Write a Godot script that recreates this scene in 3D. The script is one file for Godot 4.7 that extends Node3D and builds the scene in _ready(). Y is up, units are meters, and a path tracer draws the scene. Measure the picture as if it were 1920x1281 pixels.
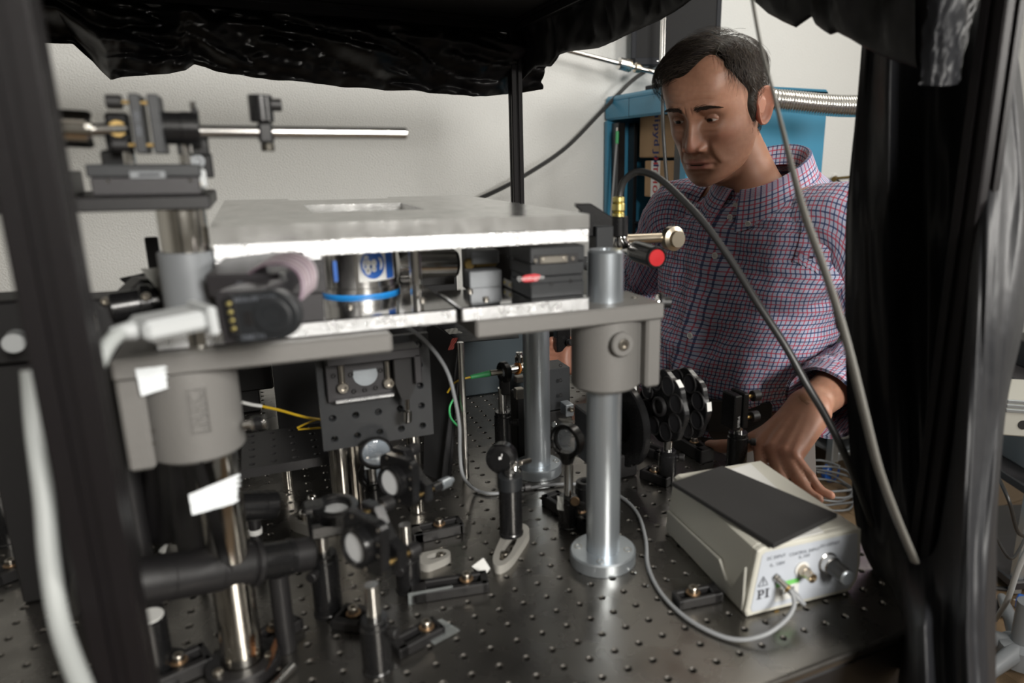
extends Node3D
# A laser laboratory: a man leans over an optical table inside a black-curtained enclosure.
# Units are metres; y is up; the table top lies at y = T; x runs along the table edge, z towards the open front.

const T := 0.95
const FACING := 0.0
var M := {}
var names := {}
var rng := RandomNumberGenerator.new()


class MB:
	var v := PackedVector3Array()
	var n := PackedVector3Array()
	var t := PackedVector2Array()
	var c := PackedColorArray()
	var ix := PackedInt32Array()
	var xf := Transform3D.IDENTITY
	var col := Color.WHITE
	var tinted := false

	func at(p: Vector3, b := Basis.IDENTITY) -> MB:
		xf = Transform3D(b, p)
		return self

	func tint(k: Color) -> MB:
		col = k
		tinted = true
		return self

	func vert(p: Vector3, nn: Vector3, uv := Vector2.ZERO) -> int:
		v.append(xf * p)
		n.append((xf.basis * nn).normalized())
		t.append(uv)
		c.append(col)
		return v.size() - 1

	func tri(a: int, b: int, d: int) -> void:
		var g := (v[b] - v[a]).cross(v[d] - v[a])
		if g.dot(n[a] + n[b] + n[d]) > 0.0:
			ix.append(a); ix.append(d); ix.append(b)
		else:
			ix.append(a); ix.append(b); ix.append(d)

	func face(pts: Array, nn: Vector3) -> void:
		var k := v.size()
		for p in pts:
			vert(p, nn, Vector2(p.x, p.z))
		for i in range(1, pts.size() - 1):
			tri(k, k + i, k + i + 1)

	func box(o: Vector3, s: Vector3, b := 0.0) -> MB:
		var h := s * 0.5
		b = minf(b, minf(h.x, minf(h.y, h.z)) * 0.9)
		for ax in 3:
			for sg in [-1.0, 1.0]:
				var nn := Vector3.ZERO
				nn[ax] = sg
				var u := (ax + 1) % 3
				var w := (ax + 2) % 3
				var pts := []
				for q in [[-1, -1], [1, -1], [1, 1], [-1, 1]]:
					var p := Vector3.ZERO
					p[ax] = sg * h[ax]
					p[u] = q[0] * (h[u] - b)
					p[w] = q[1] * (h[w] - b)
					pts.append(o + p)
				face(pts, nn)
		if b > 0.0:
			for ax in 3:
				var u := (ax + 1) % 3
				var w := (ax + 2) % 3
				for su in [-1.0, 1.0]:
					for sw in [-1.0, 1.0]:
						var nn := Vector3.ZERO
						nn[u] = su
						nn[w] = sw
						var pts := []
						for q in [[-1, 0], [1, 0], [1, 1], [-1, 1]]:
							var p := Vector3.ZERO
							p[ax] = q[0] * (h[ax] - b)
							p[u] = su * (h[u] - (b if q[1] == 1 else 0.0))
							p[w] = sw * (h[w] - (0.0 if q[1] == 1 else b))
							pts.append(o + p)
						face(pts, nn.normalized())
			for sx in [-1.0, 1.0]:
				for sy in [-1.0, 1.0]:
					for sz in [-1.0, 1.0]:
						var k := Vector3(sx, sy, sz)
						var i := k * (h - Vector3(b, b, b))
						face([o + i + Vector3(sx * b, 0, 0), o + i + Vector3(0, sy * b, 0), o + i + Vector3(0, 0, sz * b)], k.normalized())
		return self

	# rings of a profile (radius, height) turned about the local y axis; smooth joins the segments
	func lathe(prof: Array, seg := 24, smooth := false) -> MB:
		var pn := []
		for i in prof.size() - 1:
			var d: Vector2 = prof[i + 1] - prof[i]
			pn.append(Vector2(d.y, -d.x).normalized())
		for i in prof.size() - 1:
			var na: Vector2 = pn[i]
			var nb: Vector2 = pn[i]
			if smooth:
				if i > 0:
					na = (pn[i - 1] + pn[i]).normalized()
				if i < prof.size() - 2:
					nb = (pn[i] + pn[i + 1]).normalized()
			var k := v.size()
			for j in seg + 1:
				var a := TAU * j / seg
				var e := Vector3(cos(a), 0, sin(a))
				vert(e * prof[i].x + Vector3(0, prof[i].y, 0), e * na.x + Vector3(0, na.y, 0), Vector2(float(j) / seg, prof[i].y))
				vert(e * prof[i + 1].x + Vector3(0, prof[i + 1].y, 0), e * nb.x + Vector3(0, nb.y, 0), Vector2(float(j) / seg, prof[i + 1].y))
			for j in seg:
				var q := k + 2 * j
				if prof[i].x > 0.0:
					tri(q, q + 1, q + 2)
				if prof[i + 1].x > 0.0:
					tri(q + 1, q + 3, q + 2)
		return self

	static func along(d: Vector3, roll := 0.0) -> Basis:
		var y := d.normalized()
		var x := y.cross(Vector3.UP if absf(y.y) < 0.95 else Vector3.RIGHT).normalized()
		var b := Basis(x, y, x.cross(y))
		return b * Basis(Vector3.UP, roll) if roll != 0.0 else b

	# lathe from a towards b (world points unless xf is set)
	func turned(a: Vector3, b: Vector3, prof: Array, seg := 24, smooth := false) -> MB:
		var keep := xf
		xf = keep * Transform3D(along(b - a), a)
		lathe(prof, seg, smooth)
		xf = keep
		return self

	func cyl(a: Vector3, b: Vector3, r: float, bev := 0.0, seg := 22) -> MB:
		var l := a.distance_to(b)
		if bev > 0.0:
			return turned(a, b, [Vector2(0, 0), Vector2(r - bev, 0), Vector2(r, bev), Vector2(r, l - bev), Vector2(r - bev, l), Vector2(0, l)], seg)
		return turned(a, b, [Vector2(0, 0), Vector2(r, 0), Vector2(r, l), Vector2(0, l)], seg)

	# hollow ring from a to b
	func ring(a: Vector3, b: Vector3, ro: float, ri: float, bev := 0.0, seg := 28) -> MB:
		var l := a.distance_to(b)
		var e := maxf(bev, 0.00005)
		return turned(a, b, [Vector2(ri, e), Vector2(ri + e, 0), Vector2(ro - e, 0), Vector2(ro, e), Vector2(ro, l - e), Vector2(ro - e, l), Vector2(ri + e, l), Vector2(ri, l - e), Vector2(ri, e)], seg)

	# socket-head screw: head of radius r standing on a, axis towards b, with a hexagon recess
	func screw(a: Vector3, axis: Vector3, r: float, hh: float) -> MB:
		var b := a + axis.normalized() * hh
		turned(a, b, [Vector2(r, 0), Vector2(r, hh * 0.88), Vector2(r * 0.9, hh), Vector2(r * 0.52, hh)], 16)
		turned(a, b, [Vector2(r * 0.52, hh), Vector2(r * 0.52, hh * 0.45), Vector2(0, hh * 0.4)], 6)
		return self

	func surf(rows: Array, wrap := false, flip := false, uvs := []) -> MB:
		var nr := rows.size()
		var nc: int = rows[0].size()
		var k := v.size()
		for i in nr:
			for j in nc:
				var jn := (j + 1) % nc if wrap else mini(j + 1, nc - 1)
				var jp := (j - 1 + nc) % nc if wrap else maxi(j - 1, 0)
				var du: Vector3 = rows[i][jn] - rows[i][jp]
				var dv: Vector3 = rows[mini(i + 1, nr - 1)][j] - rows[maxi(i - 1, 0)][j]
				var nn := du.cross(dv)
				if nn.length_squared() < 1e-18:
					nn = Vector3.UP
				if flip:
					nn = -nn
				var uv: Vector2 = uvs[i][j] if uvs.size() else Vector2(float(j) / maxf(nc - 1, 1), float(i) / maxf(nr - 1, 1))
				vert(rows[i][j], nn, uv)
		for i in nr - 1:
			for j in (nc if wrap else nc - 1):
				var a := k + i * nc + j
				var b := k + i * nc + (j + 1) % nc
				tri(a, b, a + nc)
				tri(b, b + nc, a + nc)
		return self

	# turns over everything from vertex k on: normals and winding
	func turn_over(k := 0) -> void:
		for i in range(k, n.size()):
			n[i] = -n[i]
		for i in range(0, ix.size(), 3):
			if ix[i] >= k:
				var q := ix[i + 1]
				ix[i + 1] = ix[i + 2]
				ix[i + 2] = q

	func cap(row: Array, nn: Vector3) -> void:
		var m := Vector3.ZERO
		for p in row:
			m += p
		m /= row.size()
		var k := v.size()
		vert(m, nn)
		for p in row:
			vert(p, nn)
		for i in row.size():
			tri(k, k + 1 + i, k + 1 + (i + 1) % row.size())

	# a cable or bar swept along points; r a number or a list of radii
	func tube(pts: Array, r, seg := 10, flat := 1.0) -> MB:
		var rows := []
		var d0: Vector3 = (pts[1] - pts[0]).normalized()
		var x := d0.cross(Vector3.UP if absf(d0.y) < 0.9 else Vector3.RIGHT).normalized()
		for i in pts.size():
			var d: Vector3 = (pts[mini(i + 1, pts.size() - 1)] - pts[maxi(i - 1, 0)]).normalized()
			x = (x - d * x.dot(d)).normalized()
			var y := d.cross(x)
			var rad: float = r[i] if r is Array else r
			var row := []
			for j in seg:
				var a := TAU * j / seg
				row.append(pts[i] + (x * cos(a) + y * sin(a) * flat) * rad)
			rows.append(row)
		surf(rows, true, true)
		cap(rows[0], -d0)
		cap(rows[-1], (pts[-1] - pts[-2]).normalized())
		return self

	# outline in local x, y, pushed from z = 0 to z = d, edges chamfered by bev
	func prism(poly: Array, d: float, bev := 0.0) -> MB:
		var pk := PackedVector2Array(poly)
		if Geometry2D.is_polygon_clockwise(pk):
			pk.reverse()
		var m := pk.size()
		var ins := PackedVector2Array()
		for i in m:
			var e0 := (pk[i] - pk[(i - 1 + m) % m]).normalized()
			var e1 := (pk[(i + 1) % m] - pk[i]).normalized()
			var n0 := Vector2(-e0.y, e0.x)
			var n1 := Vector2(-e1.y, e1.x)
			var q := n0 + n1
			ins.append(pk[i] + q * (bev / maxf(0.3, 1.0 + n0.dot(n1))))
		var ids := Geometry2D.triangulate_polygon(ins)
		for sg in [0, 1]:
			var k := v.size()
			for p in ins:
				vert(Vector3(p.x, p.y, d * sg), Vector3(0, 0, 2 * sg - 1), p)
			for i in range(0, ids.size(), 3):
				tri(k + ids[i], k + ids[i + 1], k + ids[i + 2])
		for i in m:
			var a := pk[i]
			var b := pk[(i + 1) % m]
			var e := (b - a).normalized()
			var nn := Vector3(e.y, -e.x, 0)
			face([Vector3(a.x, a.y, bev), Vector3(b.x, b.y, bev), Vector3(b.x, b.y, d - bev), Vector3(a.x, a.y, d - bev)], nn)
			if bev > 0.0:
				var ai := ins[i]
				var bi := ins[(i + 1) % m]
				face([Vector3(a.x, a.y, bev), Vector3(b.x, b.y, bev), Vector3(bi.x, bi.y, 0), Vector3(ai.x, ai.y, 0)], (nn + Vector3(0, 0, -1)).normalized())
				face([Vector3(a.x, a.y, d - bev), Vector3(b.x, b.y, d - bev), Vector3(bi.x, bi.y, d), Vector3(ai.x, ai.y, d)], (nn + Vector3(0, 0, 1)).normalized())
		return self

	# plate in local x, z with its top at y = 0, drilled on a grid; keep(i, j) says which cells carry a hole
	func drilled(nx: int, nz: int, p: float, r: float, depth: float, keep: Callable, cups := true, seg := 12) -> MB:
		var rc := r * 1.42
		for i in nx:
			for j in nz:
				var o := Vector3((i + 0.5) * p, 0, (j + 0.5) * p)
				var h := p * 0.5
				if not keep.call(i, j):
					face([o + Vector3(-h, 0, -h), o + Vector3(h, 0, -h), o + Vector3(h, 0, h), o + Vector3(-h, 0, h)], Vector3.UP)
					continue
				var k := v.size()
				for s in seg + 1:
					var a := TAU * s / seg
					var e := Vector3(cos(a), 0, sin(a))
					var sq := e * (h / maxf(absf(e.x), absf(e.z)))
					vert(o + sq, Vector3.UP, Vector2(o.x + sq.x, o.z + sq.z))
					vert(o + e * rc, Vector3.UP, Vector2(o.x, o.z))
					vert(o + e * rc, Vector3(-e.x, 1, -e.z), Vector2.ZERO)
					vert(o + e * r - Vector3(0, rc - r, 0), Vector3(-e.x, 1, -e.z), Vector2.ZERO)
					vert(o + e * r - Vector3(0, rc - r, 0), -e, Vector2.ZERO)
					vert(o + e * r - Vector3(0, depth, 0), -e, Vector2.ZERO)
				for s in seg:
					for f in 3:
						var q := k + s * 6 + f * 2
						tri(q, q + 1, q + 6)
						tri(q + 1, q + 7, q + 6)
				# corners of the square that the ring of spokes cuts off
				if seg % 8 != 0:
					for sx in [-1.0, 1.0]:
						for sz in [-1.0, 1.0]:
							var e1 := tan(PI / 6.0) * h
							face([o + Vector3(sx * h, 0, sz * h), o + Vector3(sx * h, 0, sz * e1), o + Vector3(sx * e1, 0, sz * h)], Vector3.UP)
				if cups:
					var pts := []
					for s in seg:
						var a := TAU * s / seg
						pts.append(o + Vector3(cos(a) * r, -depth, sin(a) * r))
					face(pts, Vector3.UP)
		return self


func V(x: float, h: float, z: float) -> Vector3:
	return Vector3(x, T + h, z)


func yaw(deg: float) -> Basis:
	return Basis(Vector3.UP, deg_to_rad(deg))


# points joined by a smooth curve, k steps between each two
func smooth(pts: Array, k := 6) -> Array:
	var out := []
	for i in pts.size() - 1:
		var a: Vector3 = pts[maxi(i - 1, 0)]
		var d: Vector3 = pts[mini(i + 2, pts.size() - 1)]
		for j in k:
			out.append(pts[i].cubic_interpolate(pts[i + 1], a, d, float(j) / k))
	out.append(pts[-1])
	return out


func numbered(called: String) -> String:
	names[called] = names.get(called, -1) + 1
	return called if names[called] == 0 else "%s_%03d" % [called, names[called]]


func tag(o: Node, label: String, category: String, group := "") -> Node:
	o.set_meta("label", label)
	o.set_meta("category", category)
	if group:
		o.set_meta("group", group)
	return o


func thing(called: String, label: String, category: String, at := Vector3.ZERO, group := "") -> Node3D:
	var o := Node3D.new()
	o.name = numbered(called)
	o.position = at
	add_child(o)
	tag(o, label, category, group)
	return o


func placed(nd: Node) -> Transform3D:
	var x := Transform3D.IDENTITY
	while nd != self:
		x = nd.transform * x
		nd = nd.get_parent()
	return x


# commits a shape given in the room's axes as one named mesh under parent
func obj(called: String, b: MB, m: Material, parent: Node = self, label := "") -> MeshInstance3D:
	var o := MeshInstance3D.new()
	o.name = numbered(called) if parent == self else called
	var inv := placed(parent).affine_inverse()
	var vv := b.v
	var nn := b.n
	if inv != Transform3D.IDENTITY:
		vv = inv * b.v
		nn = Transform3D(inv.basis, Vector3.ZERO) * b.n
	var a := []
	a.resize(Mesh.ARRAY_MAX)
	a[Mesh.ARRAY_VERTEX] = vv
	a[Mesh.ARRAY_NORMAL] = nn
	a[Mesh.ARRAY_TEX_UV] = b.t
	if b.tinted:
		a[Mesh.ARRAY_COLOR] = b.c
	a[Mesh.ARRAY_INDEX] = b.ix
	var me := ArrayMesh.new()
	me.add_surface_from_arrays(Mesh.PRIMITIVE_TRIANGLES, a)
	o.mesh = me
	o.material_override = m
	parent.add_child(o, true)
	if label:
		o.set_meta("label", label)
	return o


func struct(called: String, b: MB, m: Material, parent: Node = self) -> MeshInstance3D:
	var o := obj(called, b, m, parent)
	if parent == self:
		o.name = called
		o.set_meta("kind", "structure")
	return o


func dup(o: Node3D, at: Vector3, turn: float, label: String, group := "") -> Node3D:
	var r: Node3D = o.duplicate()
	r.name = numbered(String(o.name).rstrip("_0123456789"))
	add_child(r)
	r.position = at
	r.rotation.y = turn
	r.set_meta("label", label)
	if group:
		r.set_meta("group", group)
	return r


func words(called: String, txt: String, px: float, at: Vector3, b: Basis, m: Material, parent: Node, font := "Droid Sans", bold := false, deep := 0.0003) -> void:
	var o := MeshInstance3D.new()
	o.name = called
	var tm := TextMesh.new()
	var f := SystemFont.new()
	f.font_names = PackedStringArray([font])
	if bold:
		f.font_weight = 700
	tm.font = f
	tm.text = txt
	tm.font_size = 48
	tm.pixel_size = px / 48.0
	tm.depth = deep
	o.mesh = tm
	o.material_override = m
	o.transform = placed(parent).affine_inverse() * Transform3D(b, at)
	parent.add_child(o, true)


func noise_tex(freq: float, oct: int, normal := false, bump := 4.0, lo := 0.0, hi := 1.0, size := 512, kind := FastNoiseLite.TYPE_SIMPLEX_SMOOTH, sd := 1) -> NoiseTexture2D:
	var x := NoiseTexture2D.new()
	var f := FastNoiseLite.new()
	f.noise_type = kind
	f.seed = sd
	f.frequency = freq
	f.fractal_octaves = oct
	x.noise = f
	x.width = size
	x.height = size
	x.seamless = true
	if normal:
		x.as_normal_map = true
		x.bump_strength = bump
	elif lo != 0.0 or hi != 1.0:
		var g := Gradient.new()
		g.set_color(0, Color(lo, lo, lo))
		g.set_color(1, Color(hi, hi, hi))
		x.color_ramp = g
	return x


func mat(called: String, k: Color, rough: float, metal := 0.0, spec := 0.5) -> StandardMaterial3D:
	var m := StandardMaterial3D.new()
	m.resource_name = called
	m.albedo_color = k
	m.roughness = rough
	m.metallic = metal
	m.metallic_specular = spec
	M[called] = m
	return m


func grain(m: StandardMaterial3D, rough_t: Texture2D, nrm: Texture2D, scale: float, strength := 0.3, world := true) -> StandardMaterial3D:
	m.uv1_triplanar = true
	m.uv1_world_triplanar = world
	m.uv1_scale = Vector3(scale, scale, scale)
	if rough_t:
		m.roughness_texture = rough_t
		m.roughness_texture_channel = BaseMaterial3D.TEXTURE_CHANNEL_RED
	if nrm:
		m.normal_enabled = true
		m.normal_texture = nrm
		m.normal_scale = strength
	return m


func lin(r: float, g: float, b: float) -> Color:
	return Color(r, g, b).linear_to_srgb()


func materials() -> void:
	var fine := noise_tex(0.12, 3, false, 0, 0.72, 1.0)
	var fine_n := noise_tex(0.2, 3, true, 3.0)
	var soft_n := noise_tex(0.02, 3, true, 6.0, 0, 1, 512, FastNoiseLite.TYPE_SIMPLEX_SMOOTH, 5)
	var peel_n := noise_tex(0.07, 2, true, 8.0, 0, 1, 512, FastNoiseLite.TYPE_SIMPLEX_SMOOTH, 9)
	var smear := noise_tex(0.012, 4, false, 0, 0.55, 1.0, 512, FastNoiseLite.TYPE_SIMPLEX_SMOOTH, 3)
	grain(mat("wall_paint", lin(0.66, 0.665, 0.65), 0.75), null, peel_n, 3.6, 0.34)
	mat("ceiling_tile", lin(0.7, 0.69, 0.66), 0.9)
	mat("lamp_face", lin(0.9, 0.9, 0.88), 0.6)
	M.lamp_face.emission_enabled = true
	M.lamp_face.emission = Color(1.0, 0.96, 0.9)
	M.lamp_face.emission_energy_multiplier = 2.0
	for k in 4:
		M["lamp_face_%d" % k] = M.lamp_face.duplicate()
		M["lamp_face_%d" % k].emission_energy_multiplier = [0.6, 2.1, 0.25, 0.5][k]
	mat("softbox_face", lin(0.9, 0.9, 0.9), 0.7)
	M.softbox_face.emission_enabled = true
	M.softbox_face.emission = Color(1.0, 0.98, 0.96)
	M.softbox_face.emission_energy_multiplier = 3.0
	grain(mat("anodised_black", lin(0.0085, 0.008, 0.0087), 0.5), fine, fine_n, 9.0, 0.15)
	grain(mat("matt_black", lin(0.0075, 0.007, 0.0075), 0.6), fine, null, 9.0)
	grain(mat("satin_black", lin(0.0075, 0.0075, 0.008), 0.3), fine, null, 9.0)
	grain(mat("stage_grey", lin(0.022, 0.0205, 0.0225), 0.55), fine, fine_n, 9.0, 0.2)
	grain(mat("stage_blue", lin(0.012, 0.0135, 0.0155), 0.55), fine, fine_n, 9.0, 0.2)
	grain(mat("extrusion_black", lin(0.0065, 0.0055, 0.006), 0.5, 0.0, 0.3), fine, null, 6.0)
	grain(mat("steel_polished", lin(0.56, 0.54, 0.5), 0.2, 1.0), smear, null, 4.0)
	grain(mat("steel_bright", lin(0.66, 0.65, 0.63), 0.24, 1.0), fine, null, 8.0)
	grain(mat("chrome", lin(0.72, 0.71, 0.69), 0.12, 1.0), fine, null, 8.0)
	grain(mat("aluminium_clear", lin(0.5, 0.545, 0.585), 0.36, 0.85), fine, fine_n, 10.0, 0.1)
	grain(mat("aluminium_milled", lin(0.78, 0.79, 0.8), 0.38, 0.75), smear, fine_n, 7.0, 0.3)
	grain(mat("aluminium_mirror", lin(0.55, 0.55, 0.56), 0.11, 1.0), smear, null, 3.0)
	grain(mat("aluminium_plate", lin(0.75, 0.75, 0.74), 0.22, 0.85), smear, fine_n, 5.0, 0.08)
	grain(mat("cast_grey", lin(0.16, 0.155, 0.147), 0.6, 0.2), fine, fine_n, 7.0, 0.35)
	grain(mat("collar_grey", lin(0.17, 0.18, 0.19), 0.5, 0.2), fine, fine_n, 9.0, 0.2)
	grain(mat("table_steel", lin(0.22, 0.21, 0.195), 0.36, 0.95), smear, fine_n, 2.5, 0.03)
	mat("brass", lin(0.72, 0.5, 0.2), 0.3, 1.0)
	mat("brass_dull", lin(0.12, 0.08, 0.02), 0.5, 0.6)
	mat("nickel", lin(0.55, 0.48, 0.38), 0.3, 1.0)
	mat("washer_bronze", lin(0.3, 0.2, 0.12), 0.4, 0.9)
	mat("filter_dark", lin(0.03, 0.03, 0.033), 0.1)
	mat("fork_grey", lin(0.32, 0.31, 0.285), 0.5, 0.2)
	mat("gold_plated", lin(0.75, 0.64, 0.25), 0.35, 1.0)
	mat("screw_steel", lin(0.45, 0.42, 0.37), 0.3, 1.0)
	mat("screw_black", lin(0.02, 0.02, 0.02), 0.35, 0.3)
	grain(mat("sheet_black", lin(0.006, 0.0055, 0.006), 0.42, 0.0, 0.4), null, soft_n, 2.0, 0.07)
	grain(mat("sheet_dull", lin(0.011, 0.0115, 0.0135), 0.48, 0.0, 0.4), null, soft_n, 2.0, 0.2)
	mat("roof_board", lin(0.011, 0.0105, 0.011), 0.6)
	mat("paper_white", lin(0.72, 0.73, 0.74), 0.8)
	grain(mat("tape_white", lin(0.66, 0.69, 0.71), 0.7), null, fine_n, 6.0, 0.3)
	mat("tape_grey", lin(0.28, 0.28, 0.26), 0.7)
	mat("tape_red", lin(0.25, 0.045, 0.035), 0.6)
	mat("cable_black", lin(0.02, 0.02, 0.02), 0.4)
	mat("cable_grey", lin(0.25, 0.26, 0.27), 0.5)
	mat("cable_white", lin(0.3, 0.315, 0.31), 0.5)
	mat("cable_strap", lin(0.16, 0.155, 0.14), 0.5)
	mat("fibre_yellow", lin(0.55, 0.36, 0.02), 0.4)
	mat("fibre_green", lin(0.05, 0.35, 0.12), 0.45)
	mat("plastic_grey", lin(0.4, 0.415, 0.42), 0.5)
	mat("case_cream", lin(0.5, 0.49, 0.43), 0.55)
	mat("case_trim", lin(0.52, 0.51, 0.45), 0.5)
	mat("case_dark", lin(0.34, 0.335, 0.3), 0.6)
	mat("panel_pale", lin(0.45, 0.48, 0.53), 0.5)
	grain(mat("foam_black", lin(0.016, 0.0155, 0.0155), 0.9), fine, fine_n, 20.0, 0.4)
	mat("ink_black", lin(0.02, 0.02, 0.025), 0.7)
	mat("ink_grey", lin(0.12, 0.13, 0.15), 0.7)
	mat("ink_white", lin(0.6, 0.6, 0.6), 0.7)
	mat("ink_red", lin(0.5, 0.03, 0.04), 0.7)
	mat("ink_blue", lin(0.02, 0.03, 0.13), 0.7)
	mat("label_blue", lin(0.015, 0.09, 0.36), 0.4)
	mat("label_green", lin(0.16, 0.5, 0.12), 0.5)
	mat("ring_blue", lin(0.01, 0.2, 0.55), 0.4)
	mat("ring_orange", lin(0.6, 0.2, 0.02), 0.5)
	grain(mat("cabinet_blue", lin(0.035, 0.19, 0.31), 0.45), fine, null, 2.0)
	mat("cabinet_inside", lin(0.012, 0.014, 0.02), 0.6)
	grain(mat("cardboard", lin(0.38, 0.25, 0.14), 0.85), null, fine_n, 4.0, 0.3)
	mat("screen_dark", lin(0.022, 0.022, 0.023), 0.7, 0.0, 0.3)
	mat("bezel_dark", lin(0.02, 0.0215, 0.026), 0.55, 0.0, 0.3)
	mat("red_cap", lin(0.55, 0.025, 0.03), 0.35, 0.3)
	mat("laser_case", lin(0.035, 0.05, 0.06), 0.5)
	mat("card_black", lin(0.014, 0.014, 0.015), 0.75)
	mat("leather_tan", lin(0.28, 0.13, 0.05), 0.5)
	grain(mat("floor_tile", lin(0.29, 0.22, 0.145), 0.6), null, fine_n, 2.0, 0.15)
	mat("glass_lens", Color(0.8, 0.85, 0.9, 0.22), 0.05)
	M.glass_lens.transparency = BaseMaterial3D.TRANSPARENCY_ALPHA
	mat("mirror_front", lin(0.9, 0.9, 0.9), 0.18, 1.0)
	mat("acrylic", Color(0.75, 0.78, 0.78, 0.16), 0.08)
	M.acrylic.transparency = BaseMaterial3D.TRANSPARENCY_ALPHA


func _ready() -> void:
	rng.seed = 20
	# camera: the photograph is an off-centre crop, so the lens is shifted
	var cam := Camera3D.new()
	cam.name = "camera"
	cam.transform = Transform3D(Basis(Vector3(0.90759, 0.0, 0.41984), Vector3(0.1, 0.9695, -0.2238), Vector3(-0.40792, 0.24505, 0.87952)).orthonormalized(), Vector3(-0.1318, 1.3836, 0.5068))
	cam.near = 0.05
	cam.far = 50.0
	cam.projection = Camera3D.PROJECTION_FRUSTUM
	cam.size = 2.0 * 0.49174 * cam.near
	cam.frustum_offset = Vector2(-0.0961, -0.00556) * cam.near
	var ca := CameraAttributesPhysical.new()
	ca.frustum_focal_length = 24.0
	ca.frustum_focus_distance = 1.3
	ca.exposure_aperture = 4.0
	ca.frustum_near = 0.05
	ca.frustum_far = 50.0
	cam.attributes = ca
	add_child(cam)
	cam.current = true

	var we := WorldEnvironment.new()
	we.name = "world"
	var e := Environment.new()
	e.background_mode = Environment.BG_COLOR
	e.background_color = Color(0.02, 0.02, 0.02)
	e.tonemap_mode = Environment.TONE_MAPPER_LINEAR
	e.tonemap_exposure = 0.38
	e.sdfgi_enabled = true
	e.ssao_enabled = true
	e.ssil_enabled = true
	we.environment = e
	add_child(we)

	materials()
	room()
	studio_lamp(Vector3(0.3, 1.95, 1.8), Vector3(0.15, 1.15, -0.25), 17.0, 0.24, "square softbox lamp on a tall stand, facing the open side of the table")
	studio_lamp(Vector3(2.35, 1.9, 0.95), Vector3(0.5, 1.45, -1.6), 9.5, 0.3, "square softbox lamp on a tall stand beyond the curtain, facing the wall")
	ceiling_lamps()
	background()
	enclosure()
	optical_table()
	curtains()
	periscope()
	sighting_platform()
	optics()
	man()


func room() -> void:
	# the shell: floor slab with vinyl tiles, four walls and a ceiling with thickness
	var x0 := -3.0
	var x1 := 4.0
	var z0 := -2.08
	var z1 := 3.4
	var fl := struct("floor", MB.new().box(Vector3(0.5, -0.06, 0.66), Vector3(7.4, 0.1, 5.9)), M.ceiling_tile)
	fl.material_override = M.floor_tile
	var speck := noise_tex(0.35, 1, false, 0, 0, 1, 512, FastNoiseLite.TYPE_CELLULAR, 8)
	var g := Gradient.new()
	g.offsets = PackedFloat32Array([0.0, 0.16, 0.3, 0.5, 1.0])
	g.colors = PackedColorArray([Color(0.24, 0.19, 0.13), Color(0.3, 0.24, 0.17), Color(0.47, 0.39, 0.3), Color(0.5, 0.42, 0.33), Color(0.46, 0.37, 0.28)])
	speck.color_ramp = g
	M.floor_tile.albedo_texture = speck
	M.floor_tile.albedo_color = Color(0.95, 0.93, 0.9)
	M.floor_tile.uv1_scale = Vector3(3.0, 3.0, 3.0)
	var tone := []
	for k in 3:
		var m: StandardMaterial3D = M.floor_tile.duplicate()
		m.albedo_color = Color(0.9 + 0.04 * k, 0.9 + 0.035 * k, 0.88 + 0.03 * k)
		tone.append(m)
	var w := 0.3048
	for i in 12:
		for j in 12:
			var c := Vector3(0.42 + (i + 0.5) * w, -0.005, -2.05 + (j + 0.5) * w)
			if c.x < 3.95:
				obj("tile", MB.new().box(c, Vector3(w - 0.002, 0.01, w - 0.002), 0.001), tone[(i * 5 + j * 3) % 3], fl)
	struct("wall_back", MB.new().box(Vector3(0.5, 1.4, z0 - 0.06), Vector3(7.24, 2.9, 0.12)), M.wall_paint)
	struct("wall_front", MB.new().box(Vector3(0.5, 1.4, z1 + 0.06), Vector3(7.24, 2.9, 0.12)), M.wall_paint)
	struct("wall_west", MB.new().box(Vector3(x0 - 0.06, 1.4, 0.66), Vector3(0.12, 2.9, 5.6)), M.wall_paint)
	struct("wall_east", MB.new().box(Vector3(x1 + 0.06, 1.4, 0.66), Vector3(0.12, 2.9, 5.6)), M.wall_paint)
	struct("ceiling", MB.new().box(Vector3(0.5, 2.88, 0.66), Vector3(7.3, 0.12, 5.8)), M.ceiling_tile)


func area_lamp(parent: Node, at: Vector3, to: Vector3, size: Vector2, energy: float, k: Color) -> void:
	var l := AreaLight3D.new()
	l.name = "area_light"
	l.area_size = size
	l.area_normalize_energy = true
	l.light_energy = energy
	l.light_color = k
	l.shadow_enabled = true
	l.area_range = 12.0
	l.area_attenuation = 2.0
	parent.add_child(l, true)
	var up := Vector3.UP if absf((to - at).normalized().y) < 0.95 else Vector3.BACK
	l.transform = placed(parent).affine_inverse() * Transform3D(Basis.looking_at(to - at, up), at)


func ceiling_lamps() -> void:
	var spots := [[-1.4, -0.9, 0.9], [1.7, -0.9, 3.4], [-1.4, 1.6, 0.35], [2.6, 1.6, 0.6]]
	var says := ["white ceiling light panel over the far end of the wall", "white ceiling light panel above the blue cabinet", "white ceiling light panel behind the photographer", "white ceiling light panel over the equipment cart"]
	for i in 4:
		var s: Array = spots[i]
		var p := Vector3(s[0], 2.82, s[1])
		var o := thing("ceiling_light", says[i], "ceiling light", p, "ceiling light panels")
		obj("frame", MB.new().box(p + Vector3(0, -0.02, 0), Vector3(1.26, 0.04, 0.66), 0.004), M.ceiling_tile, o)
		obj("diffuser", MB.new().box(p + Vector3(0, -0.042, 0), Vector3(1.18, 0.006, 0.58), 0.001), M["lamp_face_%d" % i], o)
		area_lamp(o, p + Vector3(0, -0.05, 0), p + Vector3(0, -1, 0), Vector2(1.18, 0.58), s[2], Color(1.0, 0.98, 0.94))


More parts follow.
